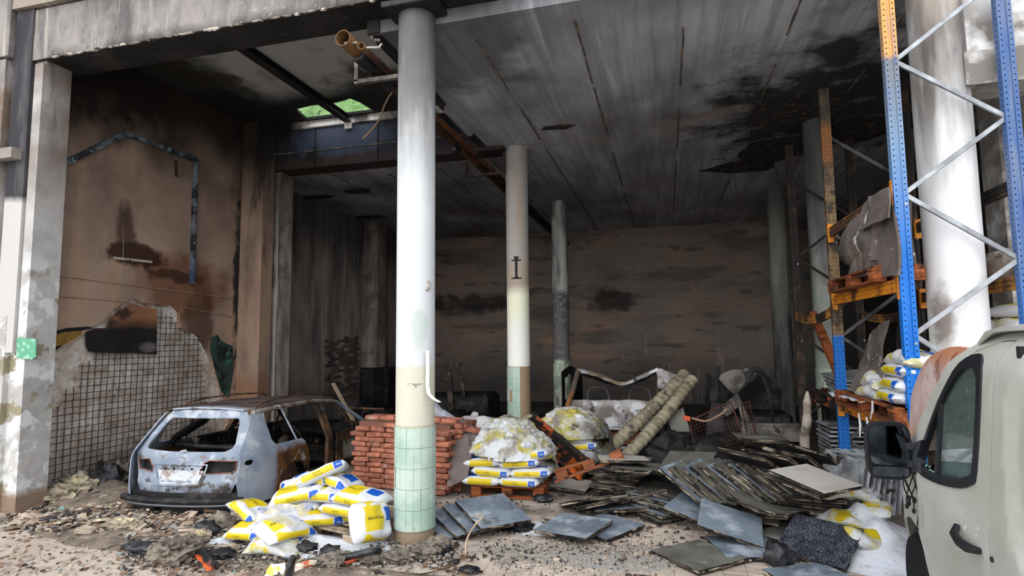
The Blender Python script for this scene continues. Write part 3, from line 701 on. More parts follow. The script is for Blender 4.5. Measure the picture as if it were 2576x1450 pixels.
# grey downpipe on the left rear pilaster and the peeled strip on the column
P = [atY(*p, 9.66) for p in [(703, 455), (700, 560), (697, 680), (698, 740), (693, 800), (690, 900), (688, 1000), (687, 1080)]]
tag(ob('downpipe', G().tube(P, .02, 8), mat('grey_downpipe', (150, 146, 144), .6, layers=[dict(c=(92, 88, 86), z=(3.5, 5))]), None, 60), 'slender grey downpipe running down the left rear pilaster', 'pipe')
P = [atY(*p, 5.42) for p in [(1075, 882), (1076, 930), (1075, 970), (1079, 992), (1092, 1004), (1106, 1012)]]
tag(ob('peeled_strip', G().sheet([(0, -.012), (1, -.012), (1, .012), (0, .012)], lambda s, w: (lambda q: (q.x + w * 1.2, q.y + w, q.z))(P[min(4, int(s * 5))].lerp(P[min(5, int(s * 5) + 1)], s * 5 - min(4, int(s * 5)))), .006, (), .1), mat('white_plastic_strip', (226, 222, 216), .5), None, 60), 'white plastic strip peeling off the front column', 'strip')

# ---- wooded hillside behind the building
m_hill = mat('wooded_hillside', (132, 164, 108), .95, layers=[dict(c=(100, 138, 80), sc=.6, lo=.42, hi=.56, det=6), dict(c=(140, 176, 104), sc=1.2, lo=.56, hi=.66, det=6), dict(c=(60, 86, 52), sc=1.6, lo=.58, hi=.66, det=5)], bump=[(1.2, 1, 1.0)])
g = G().sheet([(-70, 0), (40, 0), (40, 60), (-70, 60)], lambda a, b: (a, 34 + b * .55 + 2.2 * noise.noise(Vector((a * .22, b * .22, 0))) + 1.1 * noise.noise(Vector((a * .7, b * .7, 3))), b * .9 + 1.5 * noise.noise(Vector((a * .3, b * .3, 8)))), -1, (), 1.5, direction=(0, -.8, .6))
o = ob('wooded_hillside', g, m_hill, None, 60); tag(o, 'green wooded hillside glimpsed through the hole in the roof', 'hillside'); o['kind'] = 'stuff'
# ================================================================== BURNT STATION WAGON
m_ash = mat('ash_white_burnt_steel', (160, 170, 184), .6, .15, gain=0.75, space='O', layers=[
    dict(c=(140, 154, 174), sc=2.5, lo=.4, hi=.6, det=6), dict(c=(206, 212, 222), sc=3.2, lo=.5, hi=.62, det=7),
    dict(c=(104, 98, 92), sc=4.2, lo=.54, hi=.58, det=6, z=(.99, .9), wob=.1), dict(c=(62, 58, 56), sc=6, lo=.55, hi=.60, det=7, z=(.78, .6), wob=.1),
    dict(c=(70, 62, 60), sc=5, lo=.35, hi=.55, z=(.62, .50), wob=.05), dict(c=(150, 118, 96), sc=9, lo=.64, hi=.68, amt=.7)], bump=[(7, .12, .01), (40, .12, .004)])
m_quarter = mat('rust_and_ash_quarter_panel', (182, 194, 210), .6, .15, gain=0.75, space='O', layers=[
    dict(c=(150, 164, 184), sc=2.5, lo=.4, hi=.6, det=6), dict(c=(212, 216, 222), sc=3.2, lo=.52, hi=.62, det=7),
    dict(c=(126, 90, 50), box=(None, (.66, 4), (0, .93)), soft=.05, wob=.12, wsc=3), dict(c=(84, 60, 42), sc=5, lo=.48, hi=.6, box=(None, (.7, 4), (0, .9)), soft=.05, wob=.1),
    dict(c=(190, 194, 196), sc=4, lo=.62, hi=.66, box=(None, (.7, 4), (0, .85)), soft=.05), dict(c=(60, 50, 46), box=(None, (.75, 1.5), (0, .62)), soft=.04, wob=.1)], bump=[(7, .12, .01), (30, .15, .005)])
m_roofb = mat('brown_scorched_roof', (92, 78, 76), .7, .2, space='O', layers=[dict(c=(64, 54, 52), sc=2, lo=.42, hi=.58, det=6), dict(c=(176, 184, 196), y=(.72, .5), wob=.06), dict(c=(120, 104, 96), sc=9, lo=.58, hi=.64)], bump=[(9, .15, .01)])
m_char = mat('charred_black_metal', (30, 28, 28), .65, .2, space='O', layers=[dict(c=(58, 54, 54), sc=5, lo=.52, hi=.62), dict(c=(20, 22, 26), sc=3, lo=.5, hi=.6)], bump=[(14, .3, .012)])
m_rustb = mat('rusty_brown_metal', (104, 78, 56), .8, .2, space='O', layers=[dict(c=(60, 50, 44), sc=4, lo=.42, hi=.58, det=6), dict(c=(150, 110, 62), sc=6, lo=.58, hi=.66, amt=.7), dict(c=(160, 160, 160), sc=8, lo=.64, hi=.68, amt=.5)], bump=[(14, .2, .008)])
m_beige = mat('pale_burnt_lining', (186, 178, 166), .9, space='O', layers=[dict(c=(120, 108, 96), sc=6, lo=.5, hi=.62)])
car = thing('burnt_station_wagon', 'burnt-out station wagon, ash-white tail to us, behind the fallen bags', 'car', (-5.62, 5.66, -.285), (radians(-1.6), 0, radians(5.6)))
def hw(v, z):
    b = .885 if z > .5 else .885 - (.5 - z) * .15
    if z > .95: b = .872 - (z - .95) * .56
    if v < .7: b -= .17 * ((.7 - v) / .6) ** 2
    if v > 3.6: b -= .22 * ((v - 3.6) / 1.1) ** 2
    return b + .006 * noise.noise(Vector((v * 3, z * 3, 1)))
def sideR(v, z): return (hw(v, z), v, z)
def sideL(v, z): return (-hw(v, z), v, z)
arch = [(1.10 + .37 * cos(a), .36 + .37 * sin(a)) for a in [radians(d) for d in range(10, 171, 16)]]
qp = [(.16, .36), (.11, .62), (.14, .97), (.36, 1.22), (.50, 1.40), (.78, 1.445), (.74, 1.37), (.70, 1.30), (.655, 1.06), (.70, 1.005), (1.32, .995), (1.44, .86), (1.50, .70), (1.49, .44)] + arch + [(.72, .36)]
lampq = [(.17, .80), (.27, .79), (.36, .82), (.37, .88), (.27, .91), (.18, .91)]
lampq = [(.24 + .055 * cos(a), .855 + .032 * sin(a)) for a in [2 * pi * k / 12 for k in range(12)]]
ob('quarter_panel', G().sheet(qp, sideR, .012, [lampq], .06), m_quarter, car, 40)
ob('quarter_panel', G().sheet(qp, sideL, -.012, (), .08), m_quarter, car, 40)
def gv(u, z):
    v = .075 + .17 * (abs(u) / .8) ** 2.6 + (.02 if z > .66 else (.66 - z) * .10)
    if z > .95: v += (z - .95) * .82
    elif z < .66: v -= .02 * (.66 - z)
    return v + .004 * noise.noise(Vector((u * 4, z * 4, 2)))
tg_o = [(-.60, .50), (-.3, .485), (.3, .485), (.60, .50), (.66, .62), (.71, .82), (.745, .95), (.69, 1.12), (.575, 1.37), (.52, 1.425), (.3, 1.445), (-.3, 1.445), (-.52, 1.425), (-.575, 1.37), (-.69, 1.12), (-.745, .95), (-.71, .82), (-.66, .62)]
win = [(-.55, 1.00), (-.2, .985), (-.05, .985), (0, 1.01), (.05, .985), (.5, .985), (.565, 1.02), (.575, 1.07), (.50, 1.31), (.455, 1.35), (-.455, 1.35), (-.50, 1.31), (-.60, 1.06), (-.59, 1.02)]
lr = [(.235, .735), (.60, .745), (.645, .77), (.655, .875), (.36, .89), (.29, .86)]
ll = [(-.65, .765), (-.42, .745), (-.40, .80), (-.47, .89), (-.67, .88)]
TG = ob('tailgate', G().sheet(tg_o, lambda u, z: (u, gv(u, z), z), .018, [win, lr, ll], .05), m_ash, car, 40)
TG['label'] = 'ash-white tailgate with empty rear window and lamp holes'
m_hole = mat('black_hole', (14, 13, 13), .9)
for hole_ in (lr, ll): ob('lamp_recess', G().sheet([(u * .99, z) for u, z in hole_], lambda u, z: (u, gv(u, z) + .07, z), .01, (), .08, direction=(0, -1, 0)), m_char, TG)
def loopbar(P, r, fn, n=6): return G().tube([fn(*p) for p in P] + [fn(*P[0])], r, n)
rim_m = mat('reddish_scorched_rim', (150, 96, 78), .8, space='O', layers=[dict(c=(90, 74, 66), sc=9, lo=.45, hi=.6)])
for hole_ in (lr, ll): ob('lamp_rim', loopbar(resamp(hole_, .06), .007, lambda u, z: (u, gv(u, z) - .004, z)), rim_m, TG, 60)
pr_o = [(-.30, .60), (.26, .60), (.33, .84), (-.38, .84)]
ob('plate_recess', loopbar(resamp(pr_o, .07), .011, lambda u, z: (u, gv(u, z) - .004, z), 8), m_ash, TG, 60)
ob('plate_panel', G().sheet([(-.27, .615), (.23, .615), (.29, .77), (-.33, .77)], lambda u, z: (u, gv(u, z) - .006, z), .004, (), .06), mat('chalk_white_plate_area', (196, 198, 204), .8, space='O', layers=[dict(c=(150, 138, 130), sc=9, lo=.5, hi=.6), dict(c=(120, 112, 108), sc=4, lo=.58, hi=.66)]), TG, 50)
g = G()
for k in range(5): g.tube([(-.22 + .12 * k, gv(0, .8) - .012, .79), (-.22 + .12 * k, gv(0, .8) + .01, .79)], .008 + .004 * (k % 2), 8)
o = ob('handle_holes', g, m_hole, TG); o['kind'] = 'stuff'
ob('wiper_boss', G().rock((0, gv(0, .98) - .012, .99), (.05, .02, .018), 1, .2), m_ash, TG)
ob('pressed_lip', loopbar([(-.60, .925), (.62, .925), (.61, .915), (-.59, .915)], .006, lambda u, z: (u, gv(u, z) - .004, z)), m_ash, TG, 60)
ob('bumper_beam', G().tube([(u, -.035 + .17 * (abs(u) / .8) ** 2.4, .445) for u in [-.79 + .158 * k for k in range(11)]], .042, 8), m_char, car, 40)
ob('bumper_lip', G().tube([(u, -.055 + .17 * (abs(u) / .8) ** 2.4, .40) for u in [-.70 + .14 * k for k in range(11)]], .014, 6), mat('grey_worn_lip', (96, 96, 100), .5, .4), car, 40)
ob('rear_apron', G().sheet([(-.74, .30), (.74, .30), (.72, .52), (-.72, .52)], lambda u, z: (u, .06 + .17 * (abs(u) / .8) ** 2.4, z), -.015, (), .1), m_char, car)
ob('spare_wheel_well', G().rock((.05, .3, .36), (.42, .28, .14), 2, .12, 2, 4), m_char, car, 50)
ob('tow_mount', G().rock((-.28, .02, .33), (.06, .07, .1), 1, .3, 2, 5).rock((-.24, .04, .30), (.1, .05, .04), 1, .3, 2, 6), m_char, car, 50)
ob('exhaust_box', G().rock((.35, .25, .34), (.3, .12, .07), 2, .1, 2, 6), mat('sooty_exhaust', (84, 84, 84), .6, .3, layers=[dict(c=(40, 38, 38), sc=6, lo=.4, hi=.6)]), car, 50)
def roofz(u, v): return 1.437 + .035 * (1 - (u / .6) ** 2) + .03 * sin(pi * min(1, max(0, (v - .4) / 2.6))) - .03 * max(0, v - 2.3) + .008 * noise.noise(Vector((u * 4, v * 3, 5)))
ob('roof', G().sheet([(-.5, .50), (0, .47), (.5, .50), (.575, .7), (.585, 2.3), (.54, 2.9), (.2, 3.0), (-.2, 3.0), (-.54, 2.9), (-.585, 2.3), (-.575, .7)], lambda u, v: (u, v, roofz(u, v)), .015, (), .1), m_roofb, car, 40)
for s in (-1, 1):
    rl = G().tube([(s * .50, .72, 1.46), (s * .53, .85, 1.515), (s * .545, 1.2, 1.54), (s * .545, 1.9, 1.55), (s * .535, 2.5, 1.525), (s * .52, 2.62, 1.48)], .012, 6)
    ob('roof_rail', rl, m_rustb, car, 50)
    ob('cant_rail', G().tube([(s * .60, .55, 1.41), (s * .615, 1.2, 1.435), (s * .615, 2.0, 1.44), (s * .60, 2.6, 1.405), (s * .585, 2.85, 1.37)], [.03, .032, .032, .03, .026], 8), m_rustb if s < 0 else mat('ash_flaked_rail', (150, 140, 132), .8, .1, layers=[dict(c=(104, 84, 66), sc=5, lo=.45, hi=.6), dict(c=(190, 190, 192), sc=7, lo=.58, hi=.64)]), car, 50)
    ob('a_pillar', G().tube([(s * .585, 2.85, 1.37), (s * .66, 3.25, 1.17), (s * .74, 3.62, .97)], [.028, .034, .045], 8), m_ash if s > 0 else m_rustb, car, 50)
    bp = [(2.13, 1.43), (2.25, 1.43), (2.24, 1.2), (2.20, .98), (2.22, .42), (2.02, .42), (2.04, .98), (2.08, 1.2)]
    ob('b_pillar', G().sheet(bp, sideR if s > 0 else sideL, .05 * s, (), .08), m_rustb, car, 40)
    ob('window_divider', G().bar((s * .635, 1.13, 1.41), (s * .845, 1.20, .99), .035, .02), m_ash if s > 0 else m_rustb, car)
    ob('sill', G().bar((s * .84, 1.48, .36), (s * .84, 3.45, .36), .12, .12), m_rustb, car)
    ob('wheel_rim', G().lathe([(.19, -.09), (.215, -.1), (.19, -.04), (.17, .0), (.06, .02), (.06, .05), (.17, .04), (.215, .09), (.19, .1)], 20).xf(Matrix.Translation((s * .72, 1.10, .50)) @ Matrix.Rotation(radians(90), 4, 'Y')), m_rustb, car, 40)
dl = [(1.46, .40), (1.48, .98), (2.05, .985), (2.06, .40)]
ob('left_rear_door', G().sheet(dl, sideL, -.03, (), .1), m_char, car, 40)
ob('left_front_door', G().sheet([(2.18, .40), (2.18, .985), (3.4, .97), (3.42, .40)], sideL, -.03, (), .1), m_char, car, 40)
g = G()
for k in range(7): g.box(-hw(1.6 + .24 * k, .9) + .03, -hw(1.6 + .24 * k, .9) + .06, 1.53 + .24 * k, 1.68 + .24 * k, .86, .92)
g.bar((-.82, 1.4, .97), (-.80, 3.45, .95), .03, .03).bar((-.80, 1.5, .84), (-.8, 3.4, .83), .03, .025); ob('inner_door_rails', g, mat('dark_grey_inner_metal', (88, 90, 94), .6, .3, layers=[dict(c=(40, 40, 42), sc=8, lo=.45, hi=.55)]), car)
fd = [(2.26, .42), (2.25, .94), (2.9, .95), (3.38, .90), (3.47, .74), (3.46, .42)]
fh = [(2.48, .50), (2.46, .80), (2.95, .81), (3.14, .70), (3.10, .50)]
FD = ob('front_door', G().sheet(fd, lambda v, z: (hw(v, z) + .03, v, z), .02, [fh], .06), m_rustb, car, 40); FD['label'] = 'rusty front door shell with a gap in its skin'
ob('door_lining', G().sheet([(2.44, .46), (2.42, .84), (3.1, .84), (3.18, .5)], lambda v, z: (hw(v, z) - .03, v, z), .01, (), .2), m_beige, FD)
ob('door_window_post', G().bar((.60, 2.72, 1.36), (.80, 3.05, .95), .03, .02), m_rustb, FD)
ob('floor_pan', G().box(-.8, .8, .3, 3.6, .30, .36), m_char, car)
g = G()
for k in range(26):
    r_ = random.Random(k); g.rock((r_.uniform(-.6, .6), r_.uniform(.5, 3.3), r_.uniform(.40, .62)), (r_.uniform(.08, .25), r_.uniform(.08, .25), r_.uniform(.05, .16)), 1, .5, 2, k)
o = ob('interior_ash', g, m_char, car); o['kind'] = 'stuff'
ob('dashboard', G().rock((0, 3.35, .86), (.72, .24, .16), 2, .25, 3, 9), m_char, car, 50)
for s in (-.35, .35):
    ob('seat_frame', G().tube([(s - .22, 1.95, .45), (s - .22, 1.8, .95), (s - .14, 1.72, 1.10), (s + .14, 1.72, 1.10), (s + .22, 1.8, .95), (s + .22, 1.95, .45)], .018, 6), m_char, car, 60)
ob('rear_seat_frame', G().tube([(-.6, 1.0, .45), (-.6, .95, .88), (-.2, .94, .93), (.25, .94, .93), (.6, .95, .88), (.6, 1.0, .45)], .022, 6), m_char, car, 60)
ob('cargo_crossbar', G().tube([(-.72, .75, .98), (-.2, .72, .95), (.3, .72, .94), (.72, .75, .97)], .03, 6), m_char, car, 60)
ob('left_pillar_lining', G().tube([(-.56, 1.5, 1.38), (-.60, 1.2, 1.22), (-.70, .85, 1.05), (-.6, .6, .99)], [.04, .06, .05, .03], 7), m_char, car, 60)
ob('belt_arc', G().tube([(.05, 2.0, 1.40), (.16, 1.9, 1.3), (.17, 1.8, 1.15), (.08, 1.75, 1.0)], .014, 6), m_char, car, 60)
def hoodz(v): return .97 - .10 * (v - 3.6) - .12 * max(0, v - 4.2) ** 1.5
ob('bonnet', G().sheet([(-.72, 3.6), (.72, 3.6), (.70, 4.3), (.5, 4.6), (-.5, 4.6), (-.70, 4.3)], lambda u, v: (u, v, hoodz(v) - .12 * (u / .75) ** 2 + .03 * noise.noise(Vector((u * 3, v * 3, 0)))), .02, (), .12), m_rustb, car, 40)
for s in (-1, 1): ob('front_wing', G().sheet([(3.45, .42), (3.47, .95), (3.65, .97), (4.3, .86), (4.6, .72), (4.6, .4), (4.2, .4), (4.1, .62), (3.85, .72), (3.6, .62), (3.52, .4)], sideR if s > 0 else sideL, .02 * s, (), .1), m_beige if s > 0 else m_rustb, car, 40)
ob('front_panel', G().sheet([(-.62, .32), (.62, .32), (.6, .75), (-.6, .75)], lambda u, z: (u, 4.66 - .1 * u * u, z), .03, (), .15), m_char, car)

# ================================================================== LIGHT DELIVERY VAN AT THE RIGHT
m_van = mat('cream_grey_van_paint', (204, 204, 196), .3, gain=1.0, space='O', spec=.5, layers=[dict(c=(184, 182, 170), sc=1.1, lo=.4, hi=.6), dict(c=(160, 150, 130), sc=3, lo=.60, hi=.72, amt=.5, z=(.9, .5)), dict(c=(150, 128, 104), sc=8, lo=.64, hi=.7, y=(-.2, .4), amt=.8)])
m_blk = mat('black_plastic', (30, 32, 36), .45, space='O', spec=.4)
m_rub = mat('black_rubber', (20, 20, 22), .7, space='O', bump=[(40, .2, .004)])
m_scorch = mat('scorched_windscreen', (206, 172, 164), .35, gain=1.0, space='O', spec=.5, layers=[dict(c=(206, 150, 74), z=(1.34, 1.18), wob=.06), dict(c=(186, 116, 70), z=(1.66, 1.80), wob=.04, amt=.8), dict(c=(226, 206, 202), sc=3, lo=.5, hi=.62, amt=.7), dict(c=(128, 70, 44), sc=4, lo=.58, hi=.64, amt=.6)])
m_glass = mat('dusty_green_glass', (96, 128, 118), .12, space='O', spec=.6, alpha=.3, layers=[dict(c=(150, 104, 40), sc=4, lo=.60, hi=.66, z=(1.5, 1.7)), dict(c=(190, 210, 200), sc=30, lo=.62, hi=.66)])
m_mirror = mat('dark_reflection_mirror', (104, 110, 120), .08, 1.0, space='O', layers=[dict(c=(72, 76, 84), sc=6, lo=.45, hi=.6)])  # dark reflection is put into the glass colour
m_cab = mat('dark_cab_lining', (40, 40, 42), .8, space='O')
van = thing('delivery_van', 'cream delivery van with broken driver window and burnt windscreen at right edge', 'van', (1.575, 4.62, .01), (0, 0, radians(-7.25)))
van.scale = (1.03, 1.03, 1.03)
press = [(-1.56, 1.62), (-1.60, 1.70), (-1.72, 1.76), (-3.85, 1.76), (-3.85, .92), (-1.95, .92), (-1.78, .98), (-1.66, 1.12), (-1.58, 1.35)]
def su(v, z, off=0.0):
    u = 0.0
    if z > 1.05: u += (z - 1.05) * .10 + max(0, z - 1.75) ** 2 * 3.2
    if z < .55: u += (.55 - z) ** 2 * .8
    if v > .15: u += .42 * ((v - .15) / .5) ** 2.2
    if -.36 > v > -1.37 and z < 1.0: u -= .018 * math.exp(-((z - .74 + .34 * (v + .4)) / .10) ** 2)
    if v < -1.42 and inside((v, z), press): u += .022
    return (u + off, v, z)
def mirr(f): return lambda v, z: (1.90 - f(v, z)[0], v, z)
door = [(-.37, .42), (-.37, .88), (-.30, 1.0), (-.18, 1.12), (-.30, 1.27), (-.55, 1.52), (-.8, 1.71), (-1.05, 1.84), (-1.25, 1.895), (-1.37, 1.90), (-1.385, 1.0), (-1.37, .36)]
wind = [(-.33, 1.10), (-.60, 1.11), (-.95, 1.16), (-1.16, 1.22), (-1.225, 1.30), (-1.235, 1.70), (-1.20, 1.79), (-1.10, 1.815), (-.93, 1.765), (-.70, 1.61), (-.47, 1.39), (-.29, 1.17)]
wind = smooth2(wind, 3, True)
DR = ob('driver_door', G().sheet(door, su, .02, [wind], .06, direction=(-1, 0, 0)), m_van, van, 35)
ob('door', G().sheet(door, mirr(su), -.02, [wind], .12, direction=(-1, 0, 0)), m_van, van, 35)
cw = (sum(p[0] for p in wind) / len(wind), sum(p[1] for p in wind) / len(wind))
inner = [(cw[0] + (a - cw[0]) * .91, cw[1] + (b - cw[1]) * .89) for a, b in wind]
outer_ = [(cw[0] + (a - cw[0]) * 1.05, cw[1] + (b - cw[1]) * 1.06) for a, b in wind]
ob('window_seal', G().sheet(outer_, lambda v, z: su(v, z, -.008), .03, [inner], .05, direction=(-1, 0, 0)), m_blk, DR, 35)
ob('window_divider', G().sheet([(-.64, 1.10), (-.60, 1.10), (-.62, 1.54), (-.66, 1.57)], lambda v, z: su(v, z, -.006), .02, (), .1, direction=(-1, 0, 0)), m_blk, DR)
gl = [p for p in inner if p[0] < -.66] + [(-.66, 1.54), (-.66, 1.12)]
gl = sorted(gl, key=lambda p: math.atan2(p[1] - 1.45, p[0] + .93))
ob('window_glass', G().sheet(gl, lambda v, z: su(v, z, .012), .006, (), .1, direction=(-1, 0, 0)), m_glass, DR)
rr = random.Random(1); g = G()
for k in range(40):
    g.rock((su(-.4, 1.2)[0] + .0, -.36 - .22 * rr.random(), 1.105 + .05 * rr.random() ** 2), (.006, .006, .005), 1, .4, 2, k)
o = ob('glass_crumbs', g, mat('green_glass_crumb', (150, 200, 180), .2), DR); o['kind'] = 'stuff'
# handle with cup
cup = [(-1.20 + .075 * cos(a), 1.015 + .055 * sin(a)) for a in [2 * pi * k / 16 for k in range(16)]]
ob('handle_cup', G().sheet(cup, lambda v, z: su(v, z, -.003 + .02 * (1 - ((v + 1.2) / .08) ** 2)), .004, (), .03), m_van, DR, 60)
ob('door_handle', G().tube([su(-1.07, .985, -.012), su(-1.12, .96, -.038), su(-1.2, .945, -.045), su(-1.28, .945, -.04), su(-1.33, .95, -.015)], [.014, .02, .023, .023, .016], 8), m_blk, DR, 60)
ob('lock_button', G().tube([su(-1.43, .95, -.008), su(-1.43, .95, .01)], .012, 10), m_blk, van)
# wing, pillars, cargo side
arc = [(.36 * cos(a), .34 + .385 * sin(a)) for a in [radians(d) for d in range(0, 181, 15)]]
wing = [(-.385, .36), (-.385, .88), (-.31, 1.01), (-.18, 1.12), (-.05, 1.12), (.2, 1.06), (.42, .95), (.55, .82), (.60, .6), (.58, .36)] + arc
for s, f in ((1, su), (-1, mirr(su))): ob('front_wing', G().sheet(wing, f, .015 * s, (), .06, direction=(-1, 0, 0)), m_van, van, 35)
side = [(-1.40, .36), (-1.40, 1.90), (-1.42, 1.935), (-4.0, 1.935), (-4.0, .36), (-3.48, .36)] + [(-3.1 + .385 * cos(a), .34 + .385 * sin(a)) for a in [radians(d) for d in range(180, -1, -20)]][::-1][::-1] + [(-2.7, .36)]
ob('cargo_side', G().sheet(side, su, .02, (), .045, direction=(-1, 0, 0)), m_van, van, 35)
ob('cargo_side', G().sheet([(-1.40, .36), (-1.40, 1.935), (-4.0, 1.935), (-4.0, .36)], mirr(su), -.02, (), .2, direction=(-1, 0, 0)), m_van, van, 35)
ob('sliding_door_gap', G().sheet([(-1.405, .4), (-1.405, 1.9), (-1.375, 1.9), (-1.375, .4)], lambda v, z: su(v, z, .012), .01, (), .1, direction=(-1, 0, 0)), m_rub, van)
pilc = [(.16, 1.10), (-.12, 1.30), (-.42, 1.56), (-.70, 1.765), (-.98, 1.89), (-1.2, 1.935), (-1.40, 1.945)]
pin = [(-.16, 1.125), (-.28, 1.275), (-.53, 1.53), (-.79, 1.725), (-1.05, 1.85), (-1.25, 1.90), (-1.40, 1.905)]
ob('a_pillar', G().sheet(pilc + pin[::-1], lambda v, z: su(min(v, .14), z, .004), .05, (), .05, direction=(-1, 0, 0)), m_van, van, 35)
ob('a_pillar', G().sheet(pilc + pin[::-1], mirr(lambda v, z: su(min(v, .14), z, .004)), -.05, (), .08, direction=(-1, 0, 0)), m_van, van, 35)
pil0 = pilc
pilc = smooth2(pilc, 4); pin = smooth2(pin, 4)
ob('windscreen_edge', G().sheet(smooth2([(.34, 1.10), (.30, 1.24), (.18, 1.45), (-.02, 1.66), (-.26, 1.80), (-.52, 1.86), (-.80, 1.86)], 4) + [(-.84, 1.83)] + pilc[12::-1], lambda v, z: su(min(v, .12), z, .03 - .02 * max(0, v)), .03, (), .05, direction=(-1, 0, 0)), m_scorch, van, 35)
def scr(a, t):                                           # windscreen: a across 0..1, t up 0..1
    k = t * 4; i = min(3, int(k)); p = Vector(pil0[i]).lerp(Vector(pil0[i + 1]), k - i)
    u0 = su(min(p[0], .14), p[1])[0] + .03; u = u0 + (1.90 - 2 * u0) * a; bulge = 4 * a * (1 - a)
    return (u, p[0] + .10 + .26 * bulge, p[1] + .035 * bulge)
ob('windscreen', G().sheet([(0, 0), (1, 0), (1, .8), (.7, 1), (.3, 1), (0, .8)], scr, .008, (), .06), m_scorch, van, 40)
ob('roof', G().sheet([(.14, -.98), (.5, -.72), (.95, -.65), (1.4, -.72), (1.76, -.98), (1.78, -4.0), (.12, -4.0)], lambda u, v: (u, v, (1.90 if v > -1 else 1.945) + .05 * (1 - ((u - .95) / .85) ** 2) + (.0 if v > -1 else .0) - max(0, v + 1.3) * .12), -.02, (), .12, direction=(0, 0, 1)), m_van, van, 40)
ob('bonnet', G().sheet([(.12, .14), (.5, .38), (.95, .44), (1.4, .38), (1.78, .14), (1.70, .50), (1.3, .66), (.95, .70), (.6, .66), (.2, .50)], lambda u, v: (u, v, 1.16 - .55 * (v - .1) - .10 * ((u - .95) / .8) ** 2), .02, (), .1), m_van, van, 40)
ob('front_panel', G().sheet([(.25, .36), (1.65, .36), (1.62, .86), (.28, .86)], lambda u, z: (u, .70 - .22 * ((u - .95) / .7) ** 2 - .05 * (z - .4), z), -.03, (), .12), m_rub, van, 40)
ob('rear_doors', G().box(.03, 1.87, -4.02, -3.98, .38, 1.9), m_van, van)
ob('chassis', G().box(.12, 1.78, -3.9, .45, .26, .44), m_rub, van)
ob('cab_bulkhead', G().box(.1, 1.8, -1.6, -1.56, .44, 1.88), m_cab, van)
for x in (.48, 1.35):
    ob('seat', G().cbox((x, -1.15, .74), (.48, .5, .2), None, .06).cbox((x, -1.40, 1.12), (.46, .14, .62), Matrix.Rotation(radians(-12), 3, 'X'), .06), m_cab, van)
    ob('headrest', G().cbox((x, -1.47, 1.55), (.26, .1, .18), None, .04), m_cab, van)
ob('dashboard', G().cbox((.95, -.15, 1.0), (1.66, .5, .2), None, .06), m_cab, van)
ob('steering_wheel', G().tube([(.48 + .19 * cos(a), -.55 + .08 * sin(a), 1.12 + .17 * sin(a)) for a in [2 * pi * k / 20 for k in range(21)]], .016, 6), m_blk, van, 60)
for (x, v) in ((.12, 0), (1.78, 0), (.12, -3.1), (1.78, -3.1)):
    M_ = Matrix.Translation((x, v, .30)) @ Matrix.Rotation(radians(90), 4, 'Y')
    w_ = ob('wheel', G().lathe([(.2, -.11), (.30, -.11), (.325, -.08), (.328, 0), (.325, .08), (.30, .11), (.2, .11)], 32).xf(M_), m_rub, van, 30)
    ob('hub', G().lathe([(.0, -.07), (.05, -.07), (.1, -.05), (.17, -.075), (.205, -.10), (.205, .1), (.0, .1)], 24).xf(M_), mat('steel_hub', (150, 152, 156), .4, .7), w_, 30)
# door mirror
MX, MZ = .06, -.075
def rbox(g, c, w, h, prof, e=4.0, n=40, mi=0):            # rounded-rectangle rings along y: prof = [(dy, scale)]
    V = []
    for dy, k in prof:
        for i in range(n):
            a = 2 * pi * i / n; x = math.copysign(abs(cos(a)) ** (2 / e), cos(a)); z = math.copysign(abs(sin(a)) ** (2 / e), sin(a))
            V.append((c[0] + x * w / 2 * k, c[1] + dy + .06 * x * w, c[2] + z * h / 2 * k))
    m_ = len(prof); Fc = [(i * n + k, i * n + (k + 1) % n, (i + 1) * n + (k + 1) % n, (i + 1) * n + k) for i in range(m_ - 1) for k in range(n)] + [tuple(range(n)), tuple((m_ - 1) * n + k for k in range(n - 1, -1, -1))]
    return g.add(V, Fc, mi)
MC = (-.20 + MX, -.2, 1.265 + MZ)
MI = ob('mirror_housing', rbox(G(), MC, .265, .37, [(-.005, .93), (-.005, 1.0), (.03, 1.0), (.09, .9), (.13, .7)]), m_blk, van, 50)
ob('mirror_frame', rbox(G(), (MC[0], MC[1] - .004, MC[2]), .25, .352, [(-.006, .96), (-.006, 1), (.004, 1)]), m_rub, MI)
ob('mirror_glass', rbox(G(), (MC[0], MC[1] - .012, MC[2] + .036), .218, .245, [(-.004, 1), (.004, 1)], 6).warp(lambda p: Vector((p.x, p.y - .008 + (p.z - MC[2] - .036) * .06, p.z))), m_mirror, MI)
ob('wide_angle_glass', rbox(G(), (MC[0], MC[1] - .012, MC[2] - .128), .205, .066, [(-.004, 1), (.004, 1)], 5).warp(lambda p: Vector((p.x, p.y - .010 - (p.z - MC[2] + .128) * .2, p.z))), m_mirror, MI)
for z in (1.30 + MZ, 1.19 + MZ): ob('mirror_arm', G().bar((-.06, -.17, z), (.03, -.24, z), .05, .045), m_blk, MI)
ob('mirror_foot', G().sheet([(-.16, 1.14), (-.36, 1.09), (-.33, 1.18), (-.42, 1.30), (-.30, 1.27)], lambda v, z: su(v, z, -.03), .03, (), .1, direction=(-1, 0, 0)), m_blk, MI)
rr = random.Random(4); wires = van
for k in range(6):
    x0 = -.05 + .03 * rr.random(); L = .14 + .28 * rr.random()
    P = [(x0 - .03 * sin(s * 3 + k), -.2 + .02 * cos(s * 4 + k), 1.07 - L * s) for s in [j / 6 for j in range(7)]]
    w = ob('torn_wire', G().tube(P, .004, 5).rock(P[-1], (.012, .01, .02), 1, .3, 2, k), m_rub, van)
